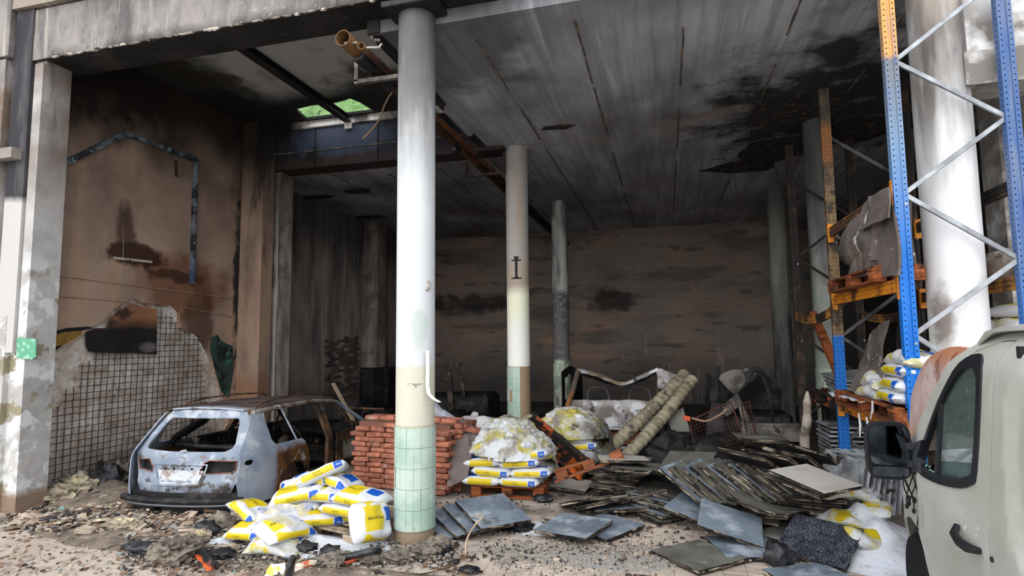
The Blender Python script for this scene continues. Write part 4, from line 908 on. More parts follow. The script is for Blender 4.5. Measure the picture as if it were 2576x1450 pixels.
# ================================================================== PALLET RACK
RX, RB = 1.95, 2.79
FY = [5.45, 7.52, 9.58]
m_up1 = mat('blue_rack_paint_scorched_top', (24, 112, 200), .5, layers=[dict(c=(112, 140, 172), z=(2.6, 3.6), wob=.2, wsc=1), dict(c=(116, 120, 128), z=(3.6, 4.3), wob=.15), dict(c=(206, 156, 88), z=(4.36, 4.42), wob=.03), dict(c=(120, 78, 40), sc=6, lo=.6, hi=.66, z=(4.3, 4.5), amt=.7), dict(c=(18, 84, 160), sc=(9, 9, 1), lo=.5, hi=.6, amt=.4)])
m_up2 = mat('blue_rack_paint_burnt_top', (28, 104, 186), .6, layers=[dict(c=(130, 106, 76), z=(1.98, 2.02), wob=.02), dict(c=(64, 54, 46), sc=6, lo=.42, hi=.58, z=(2.0, 2.05)), dict(c=(52, 46, 42), z=(3.6, 4.6), amt=.7), dict(c=(150, 96, 48), ball=((1.95, 7.52, 4.3), (.3, .3, .3)), amt=.7)])
m_up3 = mat('charred_rack_steel', (44, 40, 38), .8, .1, layers=[dict(c=(88, 66, 50), sc=5, lo=.52, hi=.62, amt=.7)])
m_upB = mat('faded_blue_rack_paint', (70, 100, 150), .5, layers=[dict(c=(120, 130, 150), sc=(8, 8, 1), lo=.5, hi=.62, amt=.6), dict(c=(28, 100, 180), z=(2.6, 2.0))])
m_or = mat('orange_rack_beam_paint', (222, 142, 44), .5, layers=[dict(c=(186, 108, 36), sc=6, lo=.5, hi=.62), dict(c=(64, 46, 40), sc=2.2, lo=.52, hi=.60, amt=.9), dict(c=(90, 64, 46), y=(6.9, 7.4), z=(2.0, 2.1), wob=.1, amt=.0)])
m_or2 = mat('scorched_orange_beam', (190, 134, 66), .7, layers=[dict(c=(92, 66, 48), sc=3, lo=.42, hi=.56), dict(c=(52, 44, 42), sc=2, lo=.55, hi=.62)])
m_galv = mat('galvanised_brace', (164, 168, 172), .4, .5, layers=[dict(c=(126, 128, 132), sc=5, lo=.4, hi=.6)])
m_galvd = mat('sooty_brace', (92, 90, 90), .6, .3, layers=[dict(c=(54, 52, 50), sc=4, lo=.45, hi=.6)])
rack = thing('pallet_rack', 'tall pallet rack with blue uprights, orange beams and steel zigzag bracing', 'rack', (RX, FY[0], 0))
def upright(x, y, h, m, holes=True, tilt=0.0):
    g = G(); w, d = .105, .07; lx, ly = x - RX, y - FY[0]
    pr_ = [(-w / 2, 0), (-w * .18, 0), (-w * .14, .012), (w * .14, .012), (w * .18, 0), (w / 2, 0), (w / 2, d), (w / 2 - .012, d), (w / 2 - .012, .016), (-w / 2 + .012, .016), (-w / 2 + .012, d), (-w / 2, d)]
    n = len(pr_); V = [(lx + a + tilt * z, ly + b, z) for z in (0, h) for a, b in pr_]
    g.add(V, [(i, (i + 1) % n, n + (i + 1) % n, n + i) for i in range(n)] + [tuple(range(n - 1, -1, -1)), tuple(range(n, 2 * n))])
    U = ob('upright', g, m, rack)
    if holes:
        gh = G(); k = 0; z = .12
        while z < h - .05:
            for sx in (-.034, .034):
                q = .0055; cx = lx + sx + tilt * z; gh.add([(cx + q * cos(a), ly - .0015, z + q * 1.3 * sin(a)) for a in [2 * pi * i / 6 for i in range(6)]], [tuple(range(6))])
                gh.add([(lx - w / 2 - .0015, ly + .035 + q * cos(a), z + q * 1.3 * sin(a)) for a in [2 * pi * i / 6 for i in range(6)]], [tuple(range(6))]) if sx < 0 else None
            z += .05
        o = ob('punched_holes', gh, m_hole, U); o['kind'] = 'stuff'
    ob('foot_plate', G().cbox((lx, ly + .04, .005), (.14, .12, .01), None, .002), m_galv, U)
    ob('bolt', G().tube([(lx + .03, ly - .006, 3.1), (lx + .03, ly + .004, 3.1)], .012, 8), m_galv, U); ob('bolt', G().tube([(lx + .03, ly - .006, 1.93), (lx + .03, ly + .004, 1.93)], .012, 8), m_galv, U)
    return U
upright(RX, FY[0], 5.3, m_up1); upright(RB, FY[0], 5.3, m_upB)
upright(RX, FY[1], 5.0, m_up2); upright(RB, FY[1], 5.0, m_up3, False)
upright(RX, FY[2], 4.98, m_up3, False); upright(RB, FY[2], 4.98, m_up3, False)
def zig(fi, nodesA, nodesB, m, w=.04):
    y = FY[fi] - FY[0] + .035; A = [(.03, y, z) for z in nodesA]; B = [(RB - RX - .03, y, z) for z in nodesB]
    for a in nodesA:
        for b in nodesB:
            if .3 < abs(a - b) < .75: ob('brace', G().bar((.03, y, a), (RB - RX - .03, y, b), .022, w), m, rack)
zig(0, [4.36, 3.19, 2.0, .82], [4.95, 3.775, 2.60, 1.41, .3], m_galv)
zig(1, [4.4, 3.2, 1.99, .8], [3.8, 2.6, 1.4, .3], m_galvd); zig(2, [4.4, 3.2, 2.0, .8], [3.8, 2.6, 1.4, .3], m_up3)
def beam(y0, y1, x, z, m, sag=0.0, conn=True, h=.11):
    g = G(); n = 10; lx = x - RX
    for j in range(n):
        t0, t1 = j / n, (j + 1) / n
        za, zb = z - sag * 4 * t0 * (1 - t0), z - sag * 4 * t1 * (1 - t1)
        ya, yb = y0 + (y1 - y0) * t0 - FY[0], y0 + (y1 - y0) * t1 - FY[0]
        pf = [(-.02, -h / 2), (.02, -h / 2), (.02, h / 2), (-.02, h / 2), (-.02, h * .28), (-.012, h * .2), (-.02, h * .12), (-.02, -h * .12), (-.012, -h * .2), (-.02, -h * .28)]
        V = [(lx + a, yy, zz + b) for yy, zz in ((ya, za), (yb, zb)) for a, b in pf]; k = len(pf)
        g.add(V, [(i, (i + 1) % k, k + (i + 1) % k, k + i) for i in range(k)])
        if j == 0: g.add(V[:k], [tuple(range(k))])
        if j == n - 1: g.add(V[k:], [tuple(range(k))])
    B = ob('load_beam', g, m, rack)
    if conn:
        for yy in (y0, y1): ob('end_connector', G().box(lx - .03, lx + .03, yy - FY[0] - .02, yy - FY[0] + .02, z - .12, z + .10), m_or, B)
    return B
for x in (RX - .03, RB + .03):
    m1 = m_or if x < 2.2 else m_or2
    beam(FY[0] + .05, FY[1] - .03, x, 3.22, m_or2 if x < 2.2 else m_up3); beam(FY[0] + .05, FY[1] - .03, x, 2.42, m1); beam(FY[0] + .05, FY[1] - .03, x, 1.20, m_or)
    beam(FY[1] + .05, FY[2] - .03, x, 2.30, m_or2, .08, False)
# steel rails of the empty bay far right: scorched beam ends
# ------------------------------------------------------------------ pallets
m_wood = mat('scorched_pallet_wood', (150, 84, 46), .85, space='OR', layers=[dict(c=(112, 58, 32), sc=(1, 9, 9), lo=.4, hi=.6), dict(c=(40, 30, 26), sc=3.5, lo=.55, hi=.62, amt=.9), dict(c=(186, 116, 66), sc=(2, 14, 14), lo=.58, hi=.66, amt=.6)], bump=[((3, 30, 30), .2, .004)])
m_woodp = mat('pale_pallet_wood', (182, 164, 142), .85, space='OR', layers=[dict(c=(150, 130, 110), sc=(1, 9, 9), lo=.4, hi=.6), dict(c=(96, 84, 74), sc=3.5, lo=.58, hi=.64, amt=.8)], bump=[((3, 30, 30), .2, .004)])
m_woodb = mat('charred_pallet_wood', (34, 28, 26), .85, space='OR', layers=[dict(c=(206, 96, 30), sc=2.6, lo=.55, hi=.62), dict(c=(126, 56, 34), sc=4, lo=.58, hi=.64)], bump=[(14, .4, .01)])
def pallet(label, loc, rot, m, L=1.2, Wd=.8, group=None):
    t = thing('wooden_pallet', label, 'pallet', loc, rot, group)
    for k in range(5): ob('deck_board', G().cbox((0, -Wd / 2 + .07 + k * (Wd - .14) / 4, .133), (L, .11, .022), None, .004), m, t)
    for k in (-1, 0, 1):
        ob('stringer', G().cbox((k * (L / 2 - .07), 0, .111), (.13, Wd, .022), None, .004), m, t)
        for j in (-1, 0, 1): ob('block', G().cbox((k * (L / 2 - .07), j * (Wd / 2 - .06), .061), (.13, .11, .078), None, .005), m, t)
        ob('bottom_board', G().cbox((0, k * (Wd / 2 - .06), .011), (L, .1, .022), None, .004), m, t)
    return t
P3 = pallet('scorched orange-brown pallet with bags on the lowest rack beams', (2.0, 6.36, 1.258), (0, 0, radians(90)), m_wood, 1.75, .42)
ob('stamp', G().sheet([(.05 * cos(a), .028 * sin(a)) for a in [2 * pi * k / 20 for k in range(20)]], lambda u, v: (-.7 + .0 + u * 0 - .0535 + .0, -.39 + .0, .07) if False else (-.74 + u, .212, .061 + v), .002, [[(.042 * cos(a), .022 * sin(a)) for a in [2 * pi * k / 20 for k in range(20)]]], .03, direction=(0, 1, 0)), m_gblack, P3)
pallet('charred pallet under the wrapped load on the middle rack beams', (2.0, 6.5, 2.478), (0, 0, radians(90)), m_wood, 1.5, .42)
# ------------------------------------------------------------------ cardboard and wrapped loads on the rack
m_card = mat('heat_greyed_cardboard', (112, 102, 98), .9, layers=[dict(c=(88, 78, 74), sc=2.5, lo=.42, hi=.6, det=6), dict(c=(146, 128, 112), sc=3, lo=.58, hi=.68, amt=.7), dict(c=(214, 208, 204), sc=6, lo=.64, hi=.68, amt=.8)], bump=[(4, .4, .04), (18, .25, .01)])
m_cardp = mat('tan_cardboard', (176, 156, 132), .9, layers=[dict(c=(140, 122, 104), sc=3, lo=.45, hi=.6)], bump=[(8, .3, .01)])
def crumple(seed, amp, sc):
    sv = Vector((seed * 3.3, seed, seed * 2.1)); return lambda p: Vector(p) + Vector((noise.noise(Vector(p) * sc + sv), noise.noise(Vector(p) * sc + sv + Vector((9, 0, 0))), noise.noise(Vector(p) * sc + sv + Vector((0, 9, 0))))) * amp
def plane_pts(pts): return [Vector(p) for p in pts]
def quad_sheet(name, label, cat, P, thick, m, amp=.03, sc=4, step=.08, seed=1, group=None):
    """bent sheet spanned between four corner points"""
    A, B, C, D = [Vector(p) for p in P]; f = crumple(seed, amp, sc); rr = random.Random(seed)
    out = [(0, 0), (.3, .02), (.7, -.02), (1, 0), (1.02, .5), (1, 1), (.6, .98), (.25, 1.02), (0, 1), (-.02, .55)]
    out = [(a + rr.uniform(-.025, .025), b + rr.uniform(-.025, .025)) for a, b in out]
    L = max((B - A).length, (D - A).length); c = (A + B + C + D) / 4
    g = G().sheet(out, lambda u, v: f(A.lerp(B, u).lerp(D.lerp(C, u), v)) - c, thick, (), step / L * 1.0)
    o = ob(name, g, m, None, 50, c)
    tag(o, label, cat, group); return o
def aX(x, y, X): return atX(x, y, X)
X1 = 1.84
quad_sheet('cardboard_cover', 'large heat-greyed cardboard cover hanging over the rack load', 'cardboard', [aX(2128, 700, X1), aX(2262, 690, X1 + .02), aX(2240, 480, X1 + .06), aX(2168, 520, X1 + .06)], .02, m_card, .03, 3, .07, 2)
quad_sheet('cardboard_flap', 'torn cardboard flap draped over the upper orange beam', 'cardboard', [aX(2158, 580, X1 - .05), aX(2240, 548, X1 - .04), aX(2232, 470, X1 + .04), aX(2172, 512, X1 + .04)], .012, m_card, .02, 4, .05, 5)
o = G().cbox((0, 0, .30), (.9, 1.4, .60), None, .05); o.warp(crumple(3, .04, 2.5))
tag(ob('wrapped_load', G().sheet([(0, 0), (1, 0), (1, 1), (0, 1)], lambda u, v: (lambda p: crumple(3, .05, 2.5)(p))((-.18 + .36 * u, -.65 + .0 * v, .02 + .6 * v)), .03, (), .1).rock((0, 0, .3), (.19, .66, .33), 3, .2, 2.5, 7), m_card, None, 50, (2.0, 6.5, 2.64)), 'lumpy scorched wrapped load on middle rack level behind the cardboard', 'load')
quad_sheet('cardboard_sheet', 'torn cardboard sheet standing above the bags on the lowest rack level', 'cardboard', [atX(2140, 965, 1.98), atX(2205, 930, 1.98), atX(2238, 800, 2.08), atX(2200, 828, 2.05)], .008, m_card, .05, 4, .05, 8)
quad_sheet('cardboard_sheet', 'broad cardboard sheet bent over the lowest rack pallet', 'cardboard', [atX(2132, 990, 1.84), atX(2195, 1008, 1.84), atX(2235, 935, 1.96), atX(2185, 915, 2.0)], .008, m_card, .04, 3, .05, 9)
quad_sheet('cardboard_sheet', 'dark scorched cardboard standing behind the lowest rack bags', 'cardboard', [atX(2250, 930, 2.4), atX(2300, 930, 2.45), atX(2310, 810, 2.45), atX(2260, 805, 2.4)], .008, m_dark, .03, 4, .05, 10)
quad_sheet('plastic_scrap', 'white melted plastic strip along the front of the rack pallet', 'plastic', [aX(2085, 993, 1.80), aX(2170, 1012, 1.78), aX(2190, 1000, 1.9), aX(2100, 985, 1.9)], .006, mat('white_melted_plastic', (222, 222, 226), .4), .02, 9, .05, 11)
for k, (a, b) in enumerate([((2160, 1040), (2163, 1100)), ((2180, 1050), (2182, 1095)), ((2195, 1010), (2190, 1055))]):
    p, q = aX(*a, 1.80), aX(*b, 1.80); o = ob('melted_drip', G().tube([p, p.lerp(q, .5) + Vector((.01, 0, 0)), q], [.008, .012, .005], 6).xf((Matrix.Translation((2.0, 6.36, 1.258)) @ Matrix.Rotation(radians(90), 4, 'Z')).inverted()), MATS['white_melted_plastic'], P3)
# beam lying askew behind frame two
p, q = atX(2045, 790, 2.08), atX(2115, 950, 2.08)
tag(ob('fallen_timber', G().bar(p, q, .1, .09), m_wood), 'brown timber leaning slantwise behind the second rack frame', 'timber')
# ================================================================== BAGS
def bag_mat(name, gain=1.0, stain=0.0):
    L = [dict(c=(236, 208, 30), box=((-.20, .02), (-.10, .13), (.0, .3)), soft=.004),                 # yellow field on top and far side
         dict(c=(26, 92, 196), box=((.14, .225), (-.30, -.14), (-.035, .035)), soft=.004),
         dict(c=(26, 92, 196), box=((.06, .20), (-.02, .11), (.0, .3)), soft=.004),
         dict(c=(236, 208, 30), box=((-.16, .16), (.12, .3), (-.04, .04)), soft=.004),
         
         dict(c=(236, 208, 30), box=((-.20, .13), (-.4, -.12), (-.032, .030)), soft=.003)]
    if stain:
        L += [dict(c=(206, 196, 120), sc=5, lo=.42, hi=.58, det=7, amt=stain), dict(c=(172, 168, 158), sc=4, lo=.52, hi=.62, det=7, amt=stain), dict(c=(120, 96, 60), sc=7, lo=.62, hi=.67, det=7, amt=stain), dict(c=(236, 236, 238), sc=3.2, lo=.50, hi=.58, det=7, amt=stain)]
    m = mat(name, (232, 234, 238), .45, space='O', spec=.4, layers=L, bump=[(6, .25, .02), (18, .2, .006)], gain=gain)
    return m
m_bag = bag_mat('printed_white_sack', .8); m_bagm = bag_mat('melted_printed_sack', .74, .9)
BA, BB_, BC = .27, .185, .062
def bag_pt(d, a=BA, b=BB_, c=BC):
    x, y, z = d; e = 4.0
    s = (abs(x / a) ** e + abs(y / b) ** e + abs(z / c) ** 2.6) 
    return None
def make_bag_mesh(seed, crum, bend, m, a=BA, b=BB_, c=BC):
    g = G(); nx, ny = 18, 12; V = []; Fc = []; rr = random.Random(seed); sv = Vector((seed * 5.1, seed * 2.3, 0))
    def surf(u, v, s):                                       # u, v in -1..1
        e = max(0, 1 - abs(u) ** 5) ** .5 * max(0, 1 - abs(v) ** 4) ** .5
        x, y = a * (u - .06 * u * (1 - abs(v)) * 0), b * v * (1 - .10 * abs(u) ** 6)
        z = s * c * e
        n1 = noise.noise(Vector((x * 9, y * 9, s * 2)) + sv) * crum
        z += n1 * e * (1 if s > 0 else .3)
        z += bend * (x / a) ** 2 * -1
        return (x, y, z)
    us = [-1 + 2 * i / nx for i in range(nx + 1)]; us = [math.copysign(abs(q) ** .8, q) for q in us]
    vs_ = [-1 + 2 * j / ny for j in range(ny + 1)]; vs_ = [math.copysign(abs(q) ** .75, q) for q in vs_]
    top = {}; bot = {}
    for i, u in enumerate(us):
        for j, v in enumerate(vs_):
            top[i, j] = len(V); V.append(surf(u, v, 1))
            if i in (0, nx) or j in (0, ny): bot[i, j] = top[i, j]
            else: bot[i, j] = len(V); V.append(surf(u, v, -1))
    for i in range(nx):
        for j in range(ny):
            Fc.append((top[i, j], top[i + 1, j], top[i + 1, j + 1], top[i, j + 1])); Fc.append((bot[i, j], bot[i, j + 1], bot[i + 1, j + 1], bot[i + 1, j]))
    g.add(V, Fc); return mesh(g, m, 'sack', 70), surf
def text_mesh(txt, size):
    cu = bpy.data.curves.new('txt', 'FONT'); cu.body = txt; cu.size = size; cu.align_x = 'CENTER'; cu.resolution_u = 2
    o = bpy.data.objects.new('txt', cu); COL.objects.link(o)
    dg = bpy.context.evaluated_depsgraph_get(); dg.update(); me = bpy.data.meshes.new_from_object(o.evaluated_get(dg)); bpy.data.objects.remove(o)
    return [tuple(v.co) for v in me.vertices], [tuple(p.vertices) for p in me.polygons]
TXT = {k: text_mesh(*v) for k, v in dict(top=('AktivTabs', .046), side=('AktivTabs', .020), sub=('Aufbereitung', .016), kg=('25kg', .026)).items()}
m_ink = mat('dark_print_ink', (70, 62, 40), .6); m_inkw = mat('white_print_ink', (226, 230, 238), .6)
def side_y(x, z, a=BA, b=BB_, c=BC):                      # front long side of the sack at height z
    e = max(0, 1 - abs(x / a) ** 5) ** .5; q = min(1, (abs(z) / (c * max(e, .2))) ** 2); v = (1 - q) ** .25
    return -b * v * (1 - .1 * abs(x / a) ** 6)
def print_side(key, x0, z0, m, nm):
    V, Fc = TXT[key]; W_ = []
    for p in V:
        x, z = x0 + p[0], z0 + p[1]; W_.append((x, side_y(x, z) - .0025, z))
    return nm, mesh(G().add(W_, Fc), m, nm)
def print_top(key, x0, y0, m, nm, surf):
    V, Fc = TXT[key]; W_ = []
    for p in V:
        x, y = x0 + p[0], y0 + p[1]; q = surf(x / BA, y / BB_, 1); W_.append((x, y, q[2] + .003))
    return nm, mesh(G().add(W_, Fc), m, nm)
BAGS = {}
for key, (sd, cr, bd, m) in dict(flat=(1, .006, .0, m_bag), soft=(2, .018, .02, m_bag), slump=(3, .03, .06, m_bag), melt=(4, .035, .05, m_bagm), melt2=(5, .05, .08, m_bagm)).items():
    me, surf = make_bag_mesh(sd, cr, bd, m)
    prints = []
    if key in ('flat', 'soft'): prints = [print_side('side', -.04, .002, m_ink, 'brand_lettering'), print_side('sub', -.03, -.022, m_ink, 'small_lettering'), print_side('kg', .187, -.012, m_inkw, 'weight_lettering'), print_top('top', -.088, .0, m_ink, 'brand_lettering', surf)]
    elif key == 'slump': prints = [print_top('top', -.088, .0, m_ink, 'brand_lettering', surf)]
    BAGS[key] = (me, prints)
def bag(kind, loc, rot, label, group, sc=(1, 1, 1)):
    me, prints = BAGS[kind]
    o = link('sack', me, None, loc, rot); o.scale = sc; tag(o, label, 'sack', group)
    for nm, pm in prints: link(nm, pm, o)
    return o
D = radians
# pile by the column, on its pale pallet
pallet('pale wooden pallet under the fallen sacks left of the front column', (-3.45, 5.72, .0), (0, 0, D(-14)), m_woodp, 1.2, .9)
GP1 = 'sacks fallen off the pallet beside the front column'
def pz(x, y, z): return gp(x, y, z)
rows1 = [  # kind, px, py, z, yaw, tilt x, tilt y, label
    ('flat', 898, 1290, .215, -8, 4, 2, 'flat white sack lying on bare pallet boards nearest the column'),
    ('flat', 700, 1300, .20, -28, 8, -4, 'white sack on the pallet edge beneath the torn clear film'),
    ('soft', 800, 1296, .225, 40, 10, 4, 'sack lying lengthwise along the bare pallet boards, yellow end to us'),
    ('flat', 760, 1262, .32, 4, 3, 0, 'sack with blue label, second layer left of the pile'),
    ('flat', 880, 1276, .31, -5, 2, 2, 'sack showing a yellow side stripe in the second layer beside column'),
    ('soft', 910, 1250, .43, -6, 5, 6, 'sack with broad blue label on top, third layer beside the column'),
    ('soft', 820, 1243, .42, 2, -4, 0, 'sack with yellow stripe in the middle of the third layer'),
    ('soft', 750, 1240, .44, 24, 6, -10, 'small tilted white sack with blue print in the third layer'),
    ('slump', 745, 1215, .45, -50, 20, -24, 'sack slumped down the left slope, yellow face up'),
    ('slump', 790, 1205, .53, 18, 4, -14, 'crumpled white sack near the top of the column pile'),
    ('slump', 850, 1205, .53, -10, -4, 10, 'crumpled yellow and white sack, right end of the pile top'),
    ('soft', 812, 1192, .60, 32, -20, -22, 'topmost sack of the column pile, corner pointing up'),
    ('slump', 640, 1285, .24, -20, -10, 20, 'sack at the far left of the column pile with a big yellow face'),
    ('slump', 722, 1325, .22, 70, 14, 6, 'yellow sack half wrapped in torn clear film'),
    ('melt2', 700, 1362, .11, 15, 12, 10, 'burst yellow and white sack sitting on the spilt salt'),
]
for kind, px, py, z, yaw, tx, ty, lab in rows1:
    bag(kind, gp(px, py, z), (D(tx), D(ty), D(yaw)), lab, GP1)
bag('slump', gp(945, 1310, .26), (D(70), D(12), D(80)), 'sack standing on end against the tiled column foot', GP1, (1, 1, 1.4))
o = bag('soft', gp(640, 1330, .15), (D(10), D(-5), D(-10)), 'lowest sack at the left corner under clear film', GP1)
# torn clear film
m_film = mat('clear_stretch_film', (206, 208, 212), .2, spec=.6, alpha=.38, layers=[dict(c=(240, 242, 244), sc=8, lo=.5, hi=.62)], bump=[(9, .8, .03), (26, .6, .01)])
def film(label, pts, seed, amp=.05):
    A = [Vector(p) for p in pts]; c = sum(A, Vector()) / len(A); f = crumple(seed, amp, 5)
    g = G().sheet([(0, 0), (1, 0), (1, 1), (0, 1)], lambda u, v: f(A[0].lerp(A[1], u).lerp(A[3].lerp(A[2], u), v) + Vector((0, -.09, .07)) * (4 * u * (1 - u) * 4 * v * (1 - v) * .5)) - c, .002, (), .05)
    tag(ob('stretch_film', g, m_film, None, 60, c), label, 'film')
film('torn clear stretch film sagging over the left sacks by the column', [gp(615, 1345, .06), gp(715, 1375, .06), gp(790, 1270, .50), gp(660, 1270, .44)], 3, .05)

# wrapped load in the middle
GP2 = 'sacks of the half-melted pallet load in the middle'
pallet('orange scorched pallet under the half-melted sack load', (-2.02, 7.58, 0), (0, 0, D(2)), m_wood, .95, .8)
lay_lab = ['bottom', 'second', 'third', 'fourth', 'fifth', 'sixth']
for ly in range(6):
    w = [1.0, 1.0, .96, .90, .78, .55][ly]; n = [2, 2, 2, 2, 2, 1][ly]; z = .145 + .06 + ly * .108
    for row in range(2 if ly < 5 else 1):
        yy = 7.30 + row * .36 + ly * .03
        off = .07 * (1 if ly % 2 else -1)
        for k in range(n):
            xx = -2.03 + (k - (n - 1) / 2) * .50 * w + off * (1 if n > 1 else 0)
            front = row == 0
            kind = 'flat' if (ly < 3 and front) else ('melt' if (ly + k + row) % 2 else 'melt2')
            if ly == 3 and front and k == 1: kind = 'flat'
            side = 'left' if k == 0 else 'right'
            lab = f"{'clean white sack with printed stripe' if kind == 'flat' else 'melted yellowed sack'}, {side} of the {lay_lab[ly]} layer, {'front' if front else 'rear'} row of middle load" if n > 1 else 'melted yellowed sack crowning the middle load'
            bag(kind, (xx, yy, z), (D(random.uniform(-3, 3)), D((k - .5) * ly * -5), D(random.uniform(-4, 4) + (180 if (k == 0 and ly % 2 == 0) else 0))), lab, GP2, (.98, .98, .98))
GP3 = 'sacks of the melted load just behind the middle one'
pallet('charred pallet under the rear melted sack load', (-1.42, 8.75, 0), (0, 0, D(-6)), m_woodb, 1.2, .9)
for ly in range(6):
    w = [1.0, 1.0, .96, .86, .7, .5][ly]; n = [2, 2, 2, 2, 1, 1][ly]; z = .205 + ly * .108
    for row in range(2 if ly < 4 else 1):
        for k in range(n):
            front = row == 0; kind = 'flat' if (front and ly in (2,) and k == 1) else ('melt2' if (k + ly) % 2 else 'melt')
            lab = (f"{'printed white' if kind == 'flat' else 'melted'} sack, {'left' if k == 0 else 'right'} of {lay_lab[ly]} layer, {'front' if front else 'rear'} row of rear melted load" if n > 1 else f'melted sack lying in the {lay_lab[ly]} layer of rear melted load')
            bag(kind, (-1.45 - ly * .04 + (k - (n - 1) / 2) * .52 * w, 8.55 + row * .38 + ly * .04, z), (D(random.uniform(-4, 4)), D((k - .5) * ly * -6), D(random.uniform(-6, 6))), lab, GP3)
# crust of melted film over the middle loads
m_crust = mat('melted_film_crust', (214, 212, 206), .5, gain=.78, alpha=None, layers=[dict(c=(196, 184, 92), sc=3.2, lo=.48, hi=.58, det=7), dict(c=(168, 160, 150), sc=4, lo=.50, hi=.60, det=7), dict(c=(110, 92, 70), sc=6, lo=.60, hi=.66, det=7), dict(c=(236, 238, 242), sc=2.6, lo=.52, hi=.58, det=7), dict(c=(30, 26, 22), x=(-1.35, -.9), y=(8.0, 8.4), wob=.2, amt=.8)], bump=[(9, .8, .04), (24, .6, .015)])
def crust(label, cx, cy, rx, ry, z0, h, seed, cut):
    def f(u, v):
        a = u * 2 * pi; r = 1 - v; k = max(0.0, 1 - r ** 2.6) ** .6
        p = Vector((cx + rx * r * cos(a), cy + ry * r * sin(a), z0 + h * k))
        n1 = noise.noise(p * 3 + Vector((seed, 0, 0))); n2 = noise.noise(p * 9 + Vector((0, seed, 0)))
        n3 = noise.noise(p * 22 + Vector((0, 0, seed)))
        return p + Vector((cos(a), sin(a), .6)) * (.05 * n1 + .04 * abs(n2) + .016 * n3) - Vector((cx, cy, z0))
    g = G(); nu, nv = 150, 60; V = []; Fc = []
    for j in range(nv + 1):
        for i in range(nu):
            V.append(f(i / nu, j / nv * .995))
    for j in range(nv):
        for i in range(nu):
            a = 2 * pi * (i + .5) / nu; zz = V[j * nu + i][2]
            if cut(a, zz, i, j): continue
            Fc.append((j * nu + i, j * nu + (i + 1) % nu, (j + 1) * nu + (i + 1) % nu, (j + 1) * nu + i))
    g.add(V, Fc); tag(ob('film_crust', g, m_crust, None, 60, (cx, cy, z0)), label, 'plastic')
crust('crinkled crust of melted film and sacks over the middle load', -2.06, 7.62, .64, .54, .16, .78, 3, lambda a, z, i, j: (sin(a) < -.25 and z < .30 + .10 * max(0, -cos(a)) + .05 * noise.noise(Vector((i * .4, j * .4, 1)))))
crust('yellowed crust of melted film over the rear load', -1.42, 8.85, .66, .55, .14, .82, 8, lambda a, z, i, j: (sin(a) < -.3 and cos(a) > -.2 and .22 < z < .40))
# sacks on the rack
GP4 = 'sacks on the lowest rack pallet'
for ly in range(4):
    for k, yy in enumerate((5.78, 6.33, 6.88)):
        if k == 2 or (k == 1 and ly > 1): continue
        kd = ['flat', 'soft', 'flat', 'melt'][ly] if k == 0 else ('melt' if (ly + k) % 2 else 'melt2')
        bag(kd, (2.0 + .02 * ly, yy - .03 * ly, 1.405 + .065 + ly * .112), (D(random.uniform(-3, 3)), 0, D(-90 + random.uniform(-6, 6))), ('clean white' if kd in ('flat', 'soft') else 'frayed yellowish') + f" sack, {['front', 'middle', 'rear'][k]} of the {['bottom', 'second', 'third', 'top'][ly]} layer on the rack pallet", GP4)
GP5 = 'sacks seen right of the thick white column'
for k in range(4): bag('soft' if k % 2 else 'melt', (3.1 + .03 * k, 6.3 + .02 * k, 1.46 + .112 * k + .42), (0, 0, D(10 + 8 * k)), ['lowest', 'second', 'third', 'topmost'][k] + ' sack of the stack right of the thick white column', GP5)
tag(ob('load_crate', G().cbox((0, 0, .2), (.75, .8, .40), None, .02), m_wood, None, None, (3.15, 6.35, 1.405)), 'wooden crate under the sacks right of the thick column', 'crate')
P = thing('rack_shelf', 'orange beams and deck of the rack bay right of the thick column', 'shelf', (3.2, 6.4, 1.30))
ob('deck', G().cbox((0, 0, .09), (.95, 1.7, .03), None, .005), m_wood, P); ob('beam', G().bar((-.4, -.85, 0), (-.4, .85, 0), .05, .12), m_or, P); ob('beam', G().bar((.4, -.85, 0), (.4, .85, 0), .05, .12), m_or, P)
g = G().rock((0, 0, .16), (.30, .34, .17), 3, .25, 2.2, 6)
tag(ob('wrapped_bundle', g, mat('grey_shrink_wrap', (150, 140, 132), .35, spec=.5, layers=[dict(c=(206, 202, 198), sc=5, lo=.52, hi=.6), dict(c=(110, 96, 86), sc=3, lo=.45, hi=.55)], bump=[(14, .5, .02)]), None, 50, (3.06, 6.1, 2.44)), 'grey shrink-wrapped bundle on the middle rack level right of thick column', 'bundle')
GP6 = 'burst sacks at the foot of the rack'
for k, (x, y, z, yaw, tx) in enumerate([(1.72, 6.55, .18, 20, 10), (1.95, 6.75, .25, 70, -12), (1.66, 6.2, .16, 110, 16), (1.9, 7.1, .36, 40, 8), (1.75, 6.8, .40, 10, -10)]):
    bag('melt2' if k % 2 == 0 else 'melt', (x, y, z), (D(tx), D(6), D(yaw)), ['burst sack nearest the van on the salt heap', 'burst sack on the salt heap by the rack foot', 'torn sack low on the salt heap beside the cracked panel', 'torn sack high on the salt heap under the rack', 'burst yellow sack topping the salt heap'][k], GP6)
